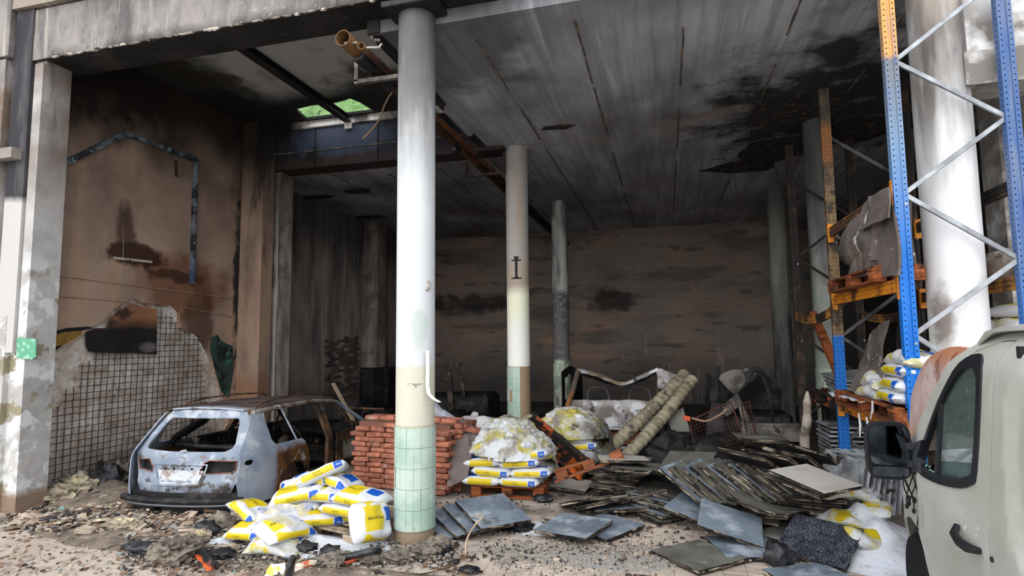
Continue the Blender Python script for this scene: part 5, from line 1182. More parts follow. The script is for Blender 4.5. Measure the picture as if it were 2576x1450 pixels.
# spilt salt
m_salt = mat('white_spilt_salt', (232, 236, 244), .7, gain=.85, layers=[dict(c=(206, 208, 214), sc=4, lo=.5, hi=.62), dict(c=(150, 146, 140), sc=9, lo=.64, hi=.68, amt=.6)], bump=[(14, .5, .02), (60, .4, .005)])
def heap(label, c, rx, ry, h, seed, m=m_salt, name='salt_heap', cat='salt'):
    g = G(); n, mm = 48, 14; V = []; Fc = []
    for j in range(mm + 1):
        r = j / mm
        for i in range(n):
            a = 2 * pi * i / n; k = 1 + .28 * noise.noise(Vector((cos(a) * 1.6, sin(a) * 1.6, seed))); x, y = rx * r * k * cos(a), ry * r * k * sin(a)
            z = h * (1 - r) ** 1.1 * (1 + .5 * noise.noise(Vector((x * 4, y * 4, seed)))) + .012 * noise.noise(Vector((x * 14, y * 14, seed))) * (1 - r)
            V.append((x, y, max(z, .0) if j < mm else -.004))
    for j in range(mm):
        for i in range(n): Fc.append((j * n + i, (j + 1) * n + i, (j + 1) * n + (i + 1) % n, j * n + (i + 1) % n))
    g.add(V, Fc); o = ob(name, g, m, None, 60, c); tag(o, label, cat); return o
heap('white salt spread around the pallet left of the column foot', (-3.35, 5.16, .002), .85, .36, .10, 1)
heap('white salt patch at the left front of the column pile', (-4.25, 5.0, .002), .52, .24, .05, 2)
heap('big white salt heap between the cracked panel and the van', (1.78, 6.55, .002), .62, .95, .30, 3)
heap('small white salt patch between two flat panels in front', (-1.42, 6.15, .002), .30, .26, .03, 4)

# ================================================================== RAISED-FLOOR PANELS
PS, PT = .6, .04
m_ptop = mat('bluish_zinc_panel_face', (140, 152, 164), .42, .25, space='OR', layers=[dict(c=(112, 124, 138), sc=2.6, lo=.4, hi=.6, det=6), dict(c=(196, 208, 218), sc=3, lo=.50, hi=.64, det=7, amt=.8), dict(c=(78, 72, 62), sc=3.5, lo=.58, hi=.66, det=7, amt=.7), dict(c=(170, 150, 124), sc=5, lo=.66, hi=.70, amt=.6)], bump=[(9, .08, .006)])
m_ptan = mat('smoky_tan_panel_face', (136, 135, 127), .45, .2, gain=.82, space='OR', layers=[dict(c=(108, 106, 98), sc=2.6, lo=.42, hi=.6, det=6), dict(c=(196, 196, 192), sc=3, lo=.58, hi=.68, det=6, amt=.7), dict(c=(78, 70, 60), sc=4, lo=.6, hi=.68, amt=.7)])
m_pwhite = mat('white_laminate_face', (212, 208, 200), .5, gain=.8, space='OR', layers=[dict(c=(176, 170, 160), sc=3, lo=.55, hi=.68, amt=.6)])
m_pblack = mat('charred_cracked_face', (84, 88, 98), .5, space='OR', layers=[dict(c=(62, 65, 74), sc=8, lo=.45, hi=.55)], bump=[(14, .3, .01)])
m_pedge = mat('charred_panel_edge', (34, 30, 28), .85, space='OR', layers=[dict(c=(92, 80, 68), sc=(4, 4, 40), lo=.48, hi=.58), dict(c=(190, 176, 152), sc=(3, 3, 60), lo=.54, hi=.62, amt=.85), dict(c=(16, 15, 15), sc=9, lo=.5, hi=.6)], bump=[(20, .5, .01)])
m_pbot = mat('charred_panel_core', (26, 24, 24), .9, space='OR', layers=[dict(c=(46, 40, 40), sc=4, lo=.5, hi=.62)], bump=[(20, .4, .01)])
# cracks on the burnt face: voronoi relief
_m = m_pblack; _t = NT(_m); _b = _m.node_tree.nodes['Principled BSDF']; _vo = _t.node('ShaderNodeTexVoronoi'); _vo.feature = 'DISTANCE_TO_EDGE'; _vo.inputs['Scale'].default_value = 34
_tc = _t.node('ShaderNodeTexCoord'); _t.l.new(_tc.outputs['Object'], _vo.inputs['Vector']); _bp = _t.node('ShaderNodeBump'); _bp.inputs['Strength'].default_value = .9; _bp.inputs['Distance'].default_value = .012
_t.l.new(_t.mr(_vo.outputs['Distance'], 0, .09), _bp.inputs['Height'])
_old = _b.inputs['Base Color'].links[0].from_socket; _t.l.new(_t.mix(_t.math('SUBTRACT', 1.0, _t.mr(_vo.outputs['Distance'], .02, .07)), _old, lin((34, 34, 38))), _b.inputs['Base Color']); _t.l.new(_bp.outputs[0], _b.inputs['Normal'])
def panel_mesh(seed, bend=.0, rough_e=.006):
    sv = Vector((seed * 3.7, seed, 0)); faces = []
    n = 10; V = []; Fc = []; Mi = []
    # slab: thin steel face over charred core that is eaten away at the edge
    def lift(x, y): return bend * ((x / .3) ** 2 + .3 * (y / .3)) * .5 + .002 * noise.noise(Vector((x * 6, y * 6, seed)))
    rings = [(.300, 0, 0), (.300, -.003, 1), (.294, -.006, 1), (.292, -.018, 1), (.295, -.030, 1), (.288, -PT, 1)]
    per = [(-1 + 2 * i / n, -1) for i in range(n)] + [(1, -1 + 2 * i / n) for i in range(n)] + [(1 - 2 * i / n, 1) for i in range(n)] + [(-1, 1 - 2 * i / n) for i in range(n)]
    R_ = []
    for (h, z, mi) in rings:
        row = []
        for (a, b) in per:
            x, y = a * h, b * h
            if mi == 1 and z < -.004:
                k = rough_e * noise.noise(Vector((a * 5, b * 5, z * 90)) + sv); x += k * (1 if abs(a) == 1 else 0) * a * 2 - 0; y += k * (1 if abs(b) == 1 else 0) * b * 2
            row.append(len(V)); V.append((x, y, z + lift(x, y)))
        R_.append(row)
    N = len(per)
    for r in range(len(R_) - 1):
        for i in range(N): Fc.append((R_[r + 1][i], R_[r + 1][(i + 1) % N], R_[r][(i + 1) % N], R_[r][i])); Mi.append(1)
    g = G(); g.v = V; g.f = Fc; g.m = Mi
    nn = 6
    for s, z, mi in ((1, 0, 0), (-1, -PT, 2)):
        h = .300 if s > 0 else .288; idx = {}
        b0 = len(g.v)
        for i in range(nn + 1):
            for j in range(nn + 1):
                x, y = -h + 2 * h * i / nn, -h + 2 * h * j / nn; idx[i, j] = len(g.v); g.v.append((x, y, z + lift(x, y)))
        for i in range(nn):
            for j in range(nn):
                q = (idx[i, j], idx[i + 1, j], idx[i + 1, j + 1], idx[i, j + 1]); g.f.append(q if s > 0 else q[::-1]); g.m.append(mi)
    return g
PM = {}
for nm, m in dict(zinc=m_ptop, tan=m_ptan, white=m_pwhite, black=m_pblack).items():
    for sd in range(3): PM[nm, sd] = mesh(panel_mesh(sd, [0, .02, -.015][sd]), [m, m_pedge, m_pbot], 'access_panel')
PM['bent', 0] = mesh(panel_mesh(7, .10), [m_ptan, m_pedge, m_pbot], 'access_panel')
def panel(kind, loc, R_, label, group, sd=None):
    sd = random.randrange(3) if sd is None else sd
    o = link('access_panel', PM[kind, sd if (kind, sd) in PM else 0], None, loc, R_.to_euler() if isinstance(R_, Matrix) else R_); return tag(o, label, 'panel', group)
def pose(yaw, n):                                         # rotation whose z axis is n and x axis points to heading yaw
    z = Vector(n).normalized(); x = Vector((cos(D(yaw)), sin(D(yaw)), 0)); x = (x - z * x.dot(z)).normalized(); y = z.cross(x)
    return Matrix((x, y, z)).transposed()
GF = 'fanned panels at the foot of the front column'
base = Vector((-1.823, 5.98, .215)); Rm = pose(-43, (.18, -.14, .97)); ex = Vector((-.72, -.02, 0)).normalized()
for k in range(5):
    panel('zinc', base + Vector((-.135, -.015, -.042)) * k + Vector((0, 0, -.005 * k)), pose(-43 + 1.5 * k, (.18 - .02 * k, -.14 + .02 * k, .97)),
          ['topmost blue-grey panel of the fan beside the column foot', 'second panel from top of the fan beside column', 'middle panel of the fan beside the column', 'fourth panel of the fan, edge showing by the column', 'lowest panel of the fan, nearest the tiled column foot'][k], GF, 0)
GL = 'single panels lying flat in front'
panel('zinc', (-.976, 6.02, .11), pose(-20, (-.05, -.02, 1)), 'blue-grey panel lying flat in the centre foreground', GL, 0)
panel('zinc', (-.69, 6.25, .06), pose(-36, (-.05, -.02, 1)), 'panel half hidden under the flat centre foreground panel', GL, 2)
panel('zinc', (.555, 6.24, .185), pose(-7, (.23, -.19, .95)), 'large pale blue panel tilted towards us in the middle of the heap', GL, 0)
panel('zinc', (.30, 6.62, .19), pose(-23, (.15, -.16, .97)), 'blue panel showing its left corner behind the tilted pale blue one', GL, 0)
panel('black', (1.281, 5.967, .155), pose(-31, (-.14, -.30, .94)), 'black charred panel with cracked surface next to the salt heap', GL, 0)
panel('tan', (.217, 5.66, .046), pose(-48, (-.02, .02, 1)), 'tan-grey panel lying flat at the bottom edge of the picture', GL, 0)
panel('zinc', (.66, 5.98, .05), pose(-73, (.0, .02, 1)), 'panel lying flat left of the cracked black panel', GL, 2)
panel('zinc', (1.12, 5.32, .046), pose(-60, (0, .02, 1)), 'blue-grey panel cut off by the bottom edge under the cracked panel', GL, 0)
panel('tan', (1.20, 6.4, .05), pose(-40, (0, 0, 1)), 'panel flat on the floor behind the cracked black panel', GL, 0)
GS = 'stacked panels left of the toppled row'
for k in range(5):
    panel('zinc' if k % 2 else 'tan', (-.16 + .03 * k - .03 * (k % 2), 6.93 + .05 * k, .045 + .047 * k), pose(-42 + 5 * k, (.10, .02, 1)), ['bottom', 'second', 'third', 'fourth', 'top'][k] + ' panel of the low stack left of the tilted pale blue panel', GS)
# toppled row
GR = 'long toppled row of panels'
N = 15
for k in range(N):
    t = k / (N - 1)
    c = gp(1742, 1212, .40).lerp(gp(2010, 1200, .42), t) + Vector((0, random.uniform(-.015, .015), random.uniform(-.008, .008)))
    panel('tan' if k % 3 else 'zinc', c, pose(-24 + random.uniform(-3, 3), (.50, -.22 + .05 * t, .84)), ['first', 'second', 'third', 'fourth', 'fifth', 'sixth', 'seventh', 'eighth', 'ninth', 'tenth', 'eleventh', 'twelfth', 'thirteenth', 'fourteenth', 'last'][k] + ' charred panel from the left in the long toppled row', GR)
panel('white', gp(2050, 1202, .60), pose(-47, (.12, -.12, .98)), 'white-faced panel lying on top of the toppled row', 'panels on top of the toppled row', 0)
panel('tan', gp(2030, 1210, .54), pose(-40, (.14, -.1, .97)), 'panel wedged under the white-faced panel', 'panels on top of the toppled row', 1)
panel('bent', (.93, 6.55, .27), pose(-25, (.25, .10, .95)), 'bowed panel sagging in front of the toppled row', 'panels on top of the toppled row', 0)
for k in range(3): panel('tan', (1.35 + .05 * k, 6.95 + .06 * k, .20 + .047 * k), pose(-12 + 6 * k, (.03, .06, 1)), ['lowest', 'middle', 'upper'][k] + ' panel of the short stack between salt heap and toppled row', 'short stack by the salt heap')
panel('tan', (1.95, 7.35, .40), pose(10, (-.1, -.25, .95)), 'panel with long dark edge behind the salt heap', 'panels on top of the toppled row', 1)
for k in range(5): panel('tan', (.62 + .2 * k, 6.9 + .02 * k, .06 + .046 * (k % 3)), pose(-20 + 9 * k, (0, 0, 1)), ['first', 'second', 'third', 'fourth', 'fifth'][k] + ' charred panel from the left lying buried under the toppled row', 'panels buried under the toppled row')
for k in range(4): panel('tan', (.95 + .12 * k, 7.55 + .05 * k, .06 + .047 * k), pose(-16 + 7 * k, (0, 0, 1)), ['lowest', 'second', 'third', 'uppermost'][k] + ' charred panel of the flat stack behind the toppled row', 'panels behind the toppled row')
# edge-on stack behind the centre
GC = 'edge-on panel stack behind the centre foreground'
for k in range(8): panel('white' if k in (6,) else 'tan', (-.62 + .05 * sin(k * 2.1), 7.75 + .05 * cos(k * 1.7), .045 + .055 * k), pose(-14 + 5 * sin(k * 1.3), (.02 * sin(k), -.02, 1)), ['bottom', 'second', 'third', 'fourth', 'fifth', 'sixth', 'seventh', 'top'][k] + ' panel of the edge-on stack right of the melted sacks', GC)
GD = 'panels slid forward before the edge-on stack'
for k, (px, py, z, yaw, n) in enumerate([(1470, 1255, .10, 12, (-.2, .22, .95)), (1510, 1262, .13, 14, (-.25, .2, .95)), (1600, 1245, .16, 16, (-.22, .16, .96)), (1430, 1215, .08, -6, (.05, 0, 1)), (1560, 1270, .08, 8, (-.1, .1, .99)), (1640, 1255, .09, -10, (0, .05, 1))]):
    panel(['tan', 'tan', 'white', 'white', 'zinc', 'zinc'][k], gp(px, py, z), pose(yaw, n), ['first panel sliding off the edge-on stack, towards us', 'second panel sliding off the edge-on stack', 'white-faced panel sliding right of the edge-on stack', 'pale panel edge low between sacks and edge-on stack', 'blue panel beneath the sliding panels', 'blue panel between sliding panels and low stack'][k], GD)
GU = 'panels strewn on top behind the toppled row'
for k, (px, py, z, yaw, n, kd) in enumerate([(1565, 1152, .50, 10, (0, .1, 1), 'white'), (1600, 1172, .43, 4, (.05, .05, 1), 'tan'), (1730, 1158, .45, -15, (-.1, -.16, .97), 'tan'), (1910, 1100, .72, 2, (.02, .05, 1), 'tan'), (1900, 1160, .62, -38, (.3, .3, .9), 'white'), (1960, 1165, .58, -42, (.35, .35, .85), 'tan'), (2010, 1165, .56, -46, (.4, .35, .85), 'white'), (2065, 1160, .55, -50, (.5, .3, .8), 'tan'), (1640, 1185, .45, 30, (-.2, .2, .95), 'zinc')]):
    c = gp(px, py, z); panel(kd, c, pose(yaw, n), ['white-topped panel under the lower ends of the long tubes', 'dark panel beneath the white-topped one by the tubes', 'greenish panel standing tilted behind the toppled row', 'long dark panel edge above the toppled row', 'panel with white edge sloping right behind the toppled row', 'second sloping panel behind the toppled row', 'third sloping panel with thin white edge', 'grey board sloping down to the upright metal trays', 'bent panel at the left head of the toppled row'][k], GU)
for k, (px, py, z, rx, ry) in enumerate([(1590, 1175, .30, .5, .4), (1745, 1175, .34, .5, .4), (1900, 1130, .50, .6, .45), (2010, 1180, .42, .6, .4), (1660, 1200, .28, .4, .3), (1800, 1215, .20, .5, .35)]):
    c = gp(px, py, z); tag(ob('charred_mound', G().rock((0, 0, z * .45), (rx, ry, z * .55), 3, .3, 3, k + 60), m_pbot, None, 60, (c.x, c.y + .12, 0)), ['charred mound under the white-topped panel by the tubes', 'charred mound behind the head of the toppled row', 'charred mound under the long dark panel edge', 'charred mound under the sloping boards', 'charred mound at the left head of the toppled row', 'charred mound hidden beneath the toppled row'][k], 'debris', 'charred mounds in the panel heap')
# ================================================================== BRICKS
m_brick = mat('old_red_brick', (158, 102, 82), .92, space='OR', layers=[dict(c=(128, 78, 62), sc=3, lo=.4, hi=.6), dict(c=(186, 118, 92), sc=4, lo=.54, hi=.64), dict(c=(176, 150, 134), sc=6, lo=.60, hi=.68, amt=.7), dict(c=(76, 56, 50), sc=5, lo=.62, hi=.68, amt=.8)], bump=[(20, .4, .008)])
brick_me = []
for k in range(4):
    g = G().cbox((0, 0, 0), (.235, .112, .062), None, .012); g.warp(crumple(k + 3, .006, 14)); brick_me.append(mesh(g, m_brick, 'brick'))
bs = thing('brick_stack', 'stack of old red bricks behind the tiled column foot', 'bricks', (-3.42, 7.55, 0), (0, 0, D(-8)))
rr = random.Random(21)
for c in range(13):
    z = .04 + c * .068
    for k in range(6):
        x = -.70 + k * .25 + (.06 if c % 2 else 0)
        if c == 12 and rr.random() < .4: continue
        hd = rr.random() < .35
        for row in range(2 if c < 12 else 1):
            link('brick', rr.choice(brick_me), bs, (x + rr.uniform(-.008, .008), -.30 + row * .12 + rr.uniform(-.022, .022), z), (rr.uniform(-.05, .05), rr.uniform(-.05, .05), rr.uniform(-.09, .09)))
    for k in range(2): link('brick', rr.choice(brick_me), bs, (.73 + rr.uniform(-.01, .01), -.02 + k * .25, z), (0, 0, D(90) + rr.uniform(-.05, .05)))
for c in (13,):
    for k in range(12): link('brick', rr.choice(brick_me), bs, (-.7 + (k % 6) * .25, .0 + (k // 6) * .13, .90 + .0 * c), (0, 0, rr.uniform(-.1, .1)))
ob('stack_core', G().box(-.80, .66, -.20, .42, .01, .87), mat('brick_dust_core', (112, 80, 66), .95), bs)
for k, (px, py, z, yaw, ty) in enumerate([(1128, 1072, .98, 20, 12), (1160, 1078, 1.0, -18, -16), (1140, 1092, .93, 60, 0), (1190, 1082, .90, 5, 8), (1118, 1098, .92, -10, 0), (1165, 1100, .88, 30, 10)]):
    o = link('brick', brick_me[k % 4], None, atY(px, py, 7.45), (D(ty), D(ty), D(yaw))); tag(o, ['orange brick tipped up on the stack corner', 'brick lying slanted across the stack corner', 'brick on end under the slanted one', 'orange brick half buried by the melted sacks', 'loose brick on the stack beside the column', 'loose brick below the slanted one'][k], 'brick', 'loose bricks on the stack')
tag(ob('support_rubble', G().rock((0, 0, .35), (.28, .25, .52), 3, .25, 2, 3), m_card, None, 50, (-2.66, 7.55, .0)), 'grey heap of rubble between the brick stack and the sacks', 'rubble')
quad_sheet('felt_sheet', 'grey felt sheet slumped between brick stack and melted sacks', 'felt', [atY(1125, 1225, 7.1), atY(1180, 1200, 7.15), atY(1185, 1105, 7.35), atY(1130, 1110, 7.3)], .012, m_card, .06, 4, .05, 4)

# ================================================================== LONG TUBES, DUCT, TARP
m_tube = mat('sooty_wrapped_tube', (176, 166, 140), .8, gain=.72, space='O', layers=[dict(c=(128, 118, 98), sc=4, lo=.42, hi=.6, det=6), dict(c=(96, 90, 82), sc=6, lo=.56, hi=.64), dict(c=(206, 200, 184), sc=8, lo=.58, hi=.66, amt=.7), dict(c=(70, 66, 62), sc=3, lo=.58, hi=.66, amt=.6)], bump=[(18, .3, .01)])
def tube(label, a, b, r, m, pitch=.11):
    a, b = Vector(a), Vector(b); L = (b - a).length; n = int(L / (pitch / 4)); g = G(); P = []; R_ = []
    for i in range(n + 1):
        P.append((b - a) * (i / n) + Vector((0, 0, -.05 * sin(pi * i / n)))); R_.append(r * (1 - .13 * (1 if i % 4 == 0 else 0) + .03 * (1 if i % 4 == 2 else 0) + .03 * noise.noise(Vector((i * .3, r * 40, 0)))))
    g.tube(P, R_, 16); o = ob('long_tube', g, m, None, 50, a); tag(o, label, 'tube', 'long wrapped tubes')
tube('upper of the two long ribbed tubes leaning over the wreck', atY(1490, 1165, 8.9), atY(1725, 940, 10.2), .105, m_tube)
tube('lower right of the two long ribbed tubes, yellowish end down', atY(1565, 1160, 8.5), atY(1742, 955, 9.9), .095, m_tube)
m_duct = mat('pale_grey_duct', (176, 178, 186), .5, layers=[dict(c=(140, 142, 150), sc=4, lo=.45, hi=.6)])
tube('pale grey duct sloping down beside the front column', atY(1065, 1002, 7.9), atY(1165, 1075, 7.75), .085, m_duct, .3)
m_tarp = mat('white_tarp', (216, 214, 216), .6, layers=[dict(c=(176, 172, 172), sc=3, lo=.5, hi=.62)], bump=[(8, .4, .02)])
tag(ob('white_tarp', G().rock((0, 0, 0), (.36, .22, .14), 3, .2, 2.2, 5).rock((-.02, -.05, .15), (.06, .05, .05), 2, .3, 3, 2), m_tarp, None, 50, atY(1200, 1068, 8.6)), 'white plastic sheeting bunched behind the brick stack', 'sheeting')
tag(ob('rubble_mound', G().rock((0, 0, .30), (.4, .3, .34), 3, .25, 2, 9), m_card, None, 50, (atY(1200, 1068, 8.6).x, 8.65, 0)), 'grey rubble mound under the white plastic sheeting', 'rubble')
tag(ob('grey_board', G().bar(atY(1255, 1090, 7.6), atY(1335, 1045, 7.9), .1, .03), m_cardp), 'grey weathered board sticking up from the melted sacks', 'board')

# ================================================================== FALLEN PALLETS
pallet('charred pallet with glowing orange wood leaning behind the melted sacks', atY(1395, 1118, 8.2) + Vector((0, 0, -.05)), (D(62), D(38), D(0)), m_woodb, 1.1, .35)
m_woodr = mat('red_brown_pallet_wood', (150, 92, 62), .85, space='OR', layers=[dict(c=(120, 70, 46), sc=(2, 9, 9), lo=.4, hi=.6), dict(c=(186, 130, 88), sc=5, lo=.58, hi=.66, amt=.6), dict(c=(46, 34, 30), sc=4, lo=.62, hi=.68)])
t_ = thing('broken_pallet', 'broken red-brown pallet side with three blocks propped on the sacks', 'pallet', atY(1405, 1212, 7.35), (0, D(-21), D(4)))
ob('bottom_board', G().cbox((.42, 0, .012), (.92, .1, .024), None, .004), m_woodr, t_)
for k in range(3): ob('block', G().cbox((.08 + k * .36, 0, .07), (.15, .1, .09), Matrix.Rotation(radians([0, 4, -6][k]), 3, 'Y'), .005), m_woodr, t_)
ob('split_deck_board', G().cbox((.22, .03, .122), (.45, .09, .02), Matrix.Rotation(D(3), 3, 'Y'), .004), m_woodr, t_)

# ================================================================== BURNT VAN WRECK BEHIND
m_wash = mat('ash_and_rust_bodywork', (168, 166, 166), .7, .1, layers=[dict(c=(112, 104, 98), sc=2.2, lo=.42, hi=.58, det=6), dict(c=(206, 206, 210), sc=3, lo=.52, hi=.62, det=6), dict(c=(120, 104, 84), sc=1.6, lo=.5, hi=.62, z=(.85, .95)), dict(c=(60, 54, 50), sc=5, lo=.58, hi=.66)], bump=[(9, .3, .02)])
WR = Vector((-.93, 10.4, 0))
wr = thing('burnt_van_wreck', 'burnt-out van wreck with sagging roof under the long tubes', 'van', WR)
def wp(px, py, dy=0.0): p = atY(px, py, 10.4 + dy); return p - WR
def bez(P, n=12):
    out = []
    for i in range(len(P) - 1):
        p0 = P[max(i - 1, 0)]; p1, p2 = P[i], P[i + 1]; p3 = P[min(i + 2, len(P) - 1)]
        for k in range(n):
            t = k / n; out.append(.5 * ((2 * p1) + (p2 - p0) * t + (2 * p0 - 5 * p1 + 4 * p2 - p3) * t * t + (3 * p1 - p0 - 3 * p2 + p3) * t ** 3))
    return out + [P[-1]]
ob('corner_pillar', G().tube(bez([wp(1418, 1165), wp(1414, 1100), wp(1426, 1030), wp(1440, 985), wp(1455, 932)], 6), .05, 8), mat('rust_orange_pillar', (140, 96, 58), .85, layers=[dict(c=(88, 76, 68), z=(.9, 1.1), wob=.1), dict(c=(70, 56, 46), sc=6, lo=.5, hi=.62)]), wr, 50)
ob('corner_pillar', G().tube(bez([wp(1672, 1140), wp(1668, 1090), wp(1655, 1040)], 6), .05, 8), m_rustb, wr, 50)
def strip(P, w, m, nm, th=.03):
    g = G(); B_ = bez(P, 8); n = len(B_); V = [];
    for i, p in enumerate(B_): V += [p + Vector((0, 0, w / 2 + .015 * noise.noise(p * 9))), p + Vector((0, .25, w / 2)), p + Vector((0, .25, -w / 2)), p + Vector((0, 0, -w / 2 + .02 * noise.noise(p * 7)))]
    Fc = [(i * 4 + k, i * 4 + (k + 1) % 4, (i + 1) * 4 + (k + 1) % 4, (i + 1) * 4 + k) for i in range(n - 1) for k in range(4)] + [(0, 1, 2, 3), tuple((n - 1) * 4 + k for k in (3, 2, 1, 0))]
    ob(nm, g.add(V, Fc), m, wr, 40)
strip([wp(1452, 932), wp(1500, 945), wp(1545, 962), wp(1575, 966), wp(1610, 950), wp(1655, 930)], .055, m_wash, 'sagging_roof_edge')
ob('roof_skin', G().sheet([(0, 0), (1, 0), (1, 1), (0, 1)], lambda u, v: (wp(1452, 932) + (wp(1660, 928) - wp(1452, 932)) * u + Vector((0, .2 + 2.0 * v, -.04 - .24 * sin(pi * u) - .10 * v + .06 * noise.noise(Vector((u * 4, v * 4, 1)))))), .015, (), .08), m_char, wr, 50)
ob('crumpled_roof_corner', G().sheet([(0, 0), (1, .1), (.9, 1), (.1, .9)], lambda u, v: (lambda p: crumple(3, .06, 6)(p))(wp(1645, 925) + (wp(1705, 935) - wp(1645, 925)) * u + (wp(1660, 985) - wp(1645, 925)) * v), .012, (), .12), m_wash, wr, 50)
ob('body_panel', G().sheet([(0, 0), (1, 0), (1, 1), (0, 1)], lambda u, v: wp(1424, 1072).lerp(wp(1660, 1078), u) + Vector((0, .12 * (v - .2) ** 2 + .02 * sin(u * 9), .46 * v + .05 * noise.noise(Vector((u * 5, v * 4, 3))) * v)), .03, (), .06), m_wash, wr, 50)
ob('body_crease', G().tube([wp(1424, 1076) + (wp(1660, 1082) - wp(1424, 1076)) * k / 8 + Vector((0, -.02, 0)) for k in range(9)], .022, 6), m_wash, wr, 50)
ob('sill', G().tube([wp(1440, 1125), wp(1550, 1128), wp(1670, 1132)], .04, 6), m_wash, wr, 50)
for px in (1452, 1462, 1630): ob('strut', G().tube([wp(px, 1080), wp(px - 2, 1128)], .018, 6), m_wash, wr)
ob('floor_pan', G().box(-.88, .9, .1, 2.6, .05, .12), m_char, wr)
for s in (-1, 1): ob('side_panel', G().sheet([(0, .1), (2.6, .1), (2.6, 1.2), (1.2, 1.45), (0, 1.40)], lambda v, z: (s * .92, .05 + v, z + .05 * noise.noise(Vector((v * 3, z * 3, s)))), .02, [[(.3, .85), (1.1, .85), (1.1, 1.3), (.3, 1.3)]], .12, direction=(1, 0, 0)), m_char, wr, 50)
for k, px in enumerate((1500, 1605)): ob('seat_frame', G().tube(bez([wp(px - 22, 1010, .5), wp(px - 20, 985, .5), wp(px - 5, 975, .5), wp(px + 22, 978, .5), wp(px + 32, 1000, .5), wp(px + 30, 1012, .5)], 5), .016, 6), mat('ashen_seat_frame', (104, 100, 98), .8), wr, 60)
for k, (a, b, c, d, mm) in enumerate([(1510, 1560, 1082, 1122, m_woodr), (1425, 1448, 1085, 1110, m_wood), (1465, 1495, 1092, 1120, m_cardp), (1565, 1615, 1085, 1125, m_woodr)]):
    p, q = wp(a, d, .3), wp(b, c, .3); z0 = .121
    tag(ob('charred_box', G().cbox((0, 0, (q.z - z0) / 2), (q.x - p.x, .3, q.z - z0), None, .01), mm, None, None, WR + Vector(((p.x + q.x) / 2, p.y, z0))), ['reddish speckled box inside the van wreck, largest', 'small orange box at the left corner inside the wreck', 'flat mesh-like box leaning inside the wreck', 'dark red box inside the wreck behind the tubes'][k], 'box', 'boxes inside the van wreck')

# second wreck: folded dark sheet metal
W2 = Vector((1.05, 11.2, 0))
w2 = thing('burnt_sheet_wreck', 'dark burnt vehicle shell with two peaked torn panels at rear right', 'wreck', W2)
def w2p(px, py, dy=0.0): return atY(px, py, 11.2 + dy) - W2
m_dsh = mat('dark_burnt_sheet_metal', (58, 58, 60), .7, .2, layers=[dict(c=(34, 33, 33), sc=2, lo=.42, hi=.58), dict(c=(96, 94, 94), sc=3, lo=.58, hi=.68, amt=.8)], bump=[(9, .3, .02)])
m_lsh = mat('pale_burnt_sheet_metal', (132, 126, 120), .7, .2, layers=[dict(c=(86, 80, 76), sc=3, lo=.42, hi=.58), dict(c=(60, 56, 54), sc=5, lo=.58, hi=.64)], bump=[(9, .3, .02)])
def tri_sheet(nm, P, m, seed, par, org, amp=.03, th=.012, step=.12):
    Q = [Vector(p) for p in P]; f = crumple(seed, amp, 4)
    A, B, C_, D_ = Q
    ob(nm, G().sheet([(0, 0), (1, 0), (1, 1), (0, 1)], lambda u, v: f(A.lerp(B, u).lerp(D_.lerp(C_, u), v)), th, (), step), m, par, 50)
tri_sheet('torn_panel', [w2p(1785, 1010), w2p(1800, 1010), w2p(1812, 920), w2p(1792, 930)], m_dsh, 1, w2, W2)
tri_sheet('torn_panel', [w2p(1800, 945), w2p(1845, 990), w2p(1905, 940), w2p(1880, 925)], m_lsh, 2, w2, W2, .05)
tri_sheet('torn_panel', [w2p(1845, 990, -.1), w2p(1855, 990, -.1), w2p(1895, 1075, -.4), w2p(1878, 1085, -.4)], m_lsh, 3, w2, W2, .02)
tri_sheet('torn_panel', [w2p(1800, 1030, -.2), w2p(1850, 995, -.1), w2p(1862, 1020, -.1), w2p(1830, 1050, -.2)], m_lsh, 4, w2, W2, .03)
tri_sheet('hanging_panel', [w2p(1925, 935), w2p(1905, 925), w2p(1870, 935), w2p(1880, 965)], m_dsh, 5, w2, W2, .04)
ob('door_arch', G().tube(bez([w2p(1945, 1080), w2p(1938, 1010), w2p(1920, 950), w2p(1895, 935), w2p(1870, 975), w2p(1848, 995)], 6), .03, 6), m_dsh, w2, 50)
ob('shell_back', G().sheet([(-.4, .02), (1.0, .02), (1.05, 1.0), (.7, 1.35), (.2, 1.0), (-.3, 1.3)], lambda u, z: (u, .9 + .1 * noise.noise(Vector((u * 3, z * 3, 0))), z), .03, (), .15), m_char, w2, 50)
ob('shell_base', G().cbox((.3, .5, .3), (1.5, 1.0, .6), None, .05).warp(crumple(4, .08, 3)), m_char, w2, 50)
quad_sheet('curved_panel', 'curved tan metal panel leaning right of the tubes', 'panel', [atY(1700, 1110, 9.2), atY(1745, 1120, 9.2), atY(1720, 1028, 9.6), atY(1675, 1035, 9.6)], .01, m_ptan, .03, 3, .06, 6)
quad_sheet('curved_panel', 'dark creased panel standing behind the wire cage', 'panel', [atY(1765, 1150, 9.6), atY(1835, 1150, 9.6), atY(1815, 1015, 9.8), atY(1790, 1012, 9.8)], .01, m_dsh, .03, 5, .06, 7)
tag(ob('metal_trough', G().box(-.5, .5, 0, .3, 0, .26).box(-.5, .5, -.012, 0, .24, .28), m_lsh, None, None, atY(1950, 1090, 10.2) + Vector((0, 0, -.13))), 'low brown metal trough behind the toppled panels', 'trough')
tag(ob('trough_stand', G().cbox((0, .15, .14), (.9, .28, .28), None, .02), m_char, None, None, Vector((atY(1950, 1090, 10.2).x, 10.2, 0))), 'charred block under the brown metal trough', 'block')

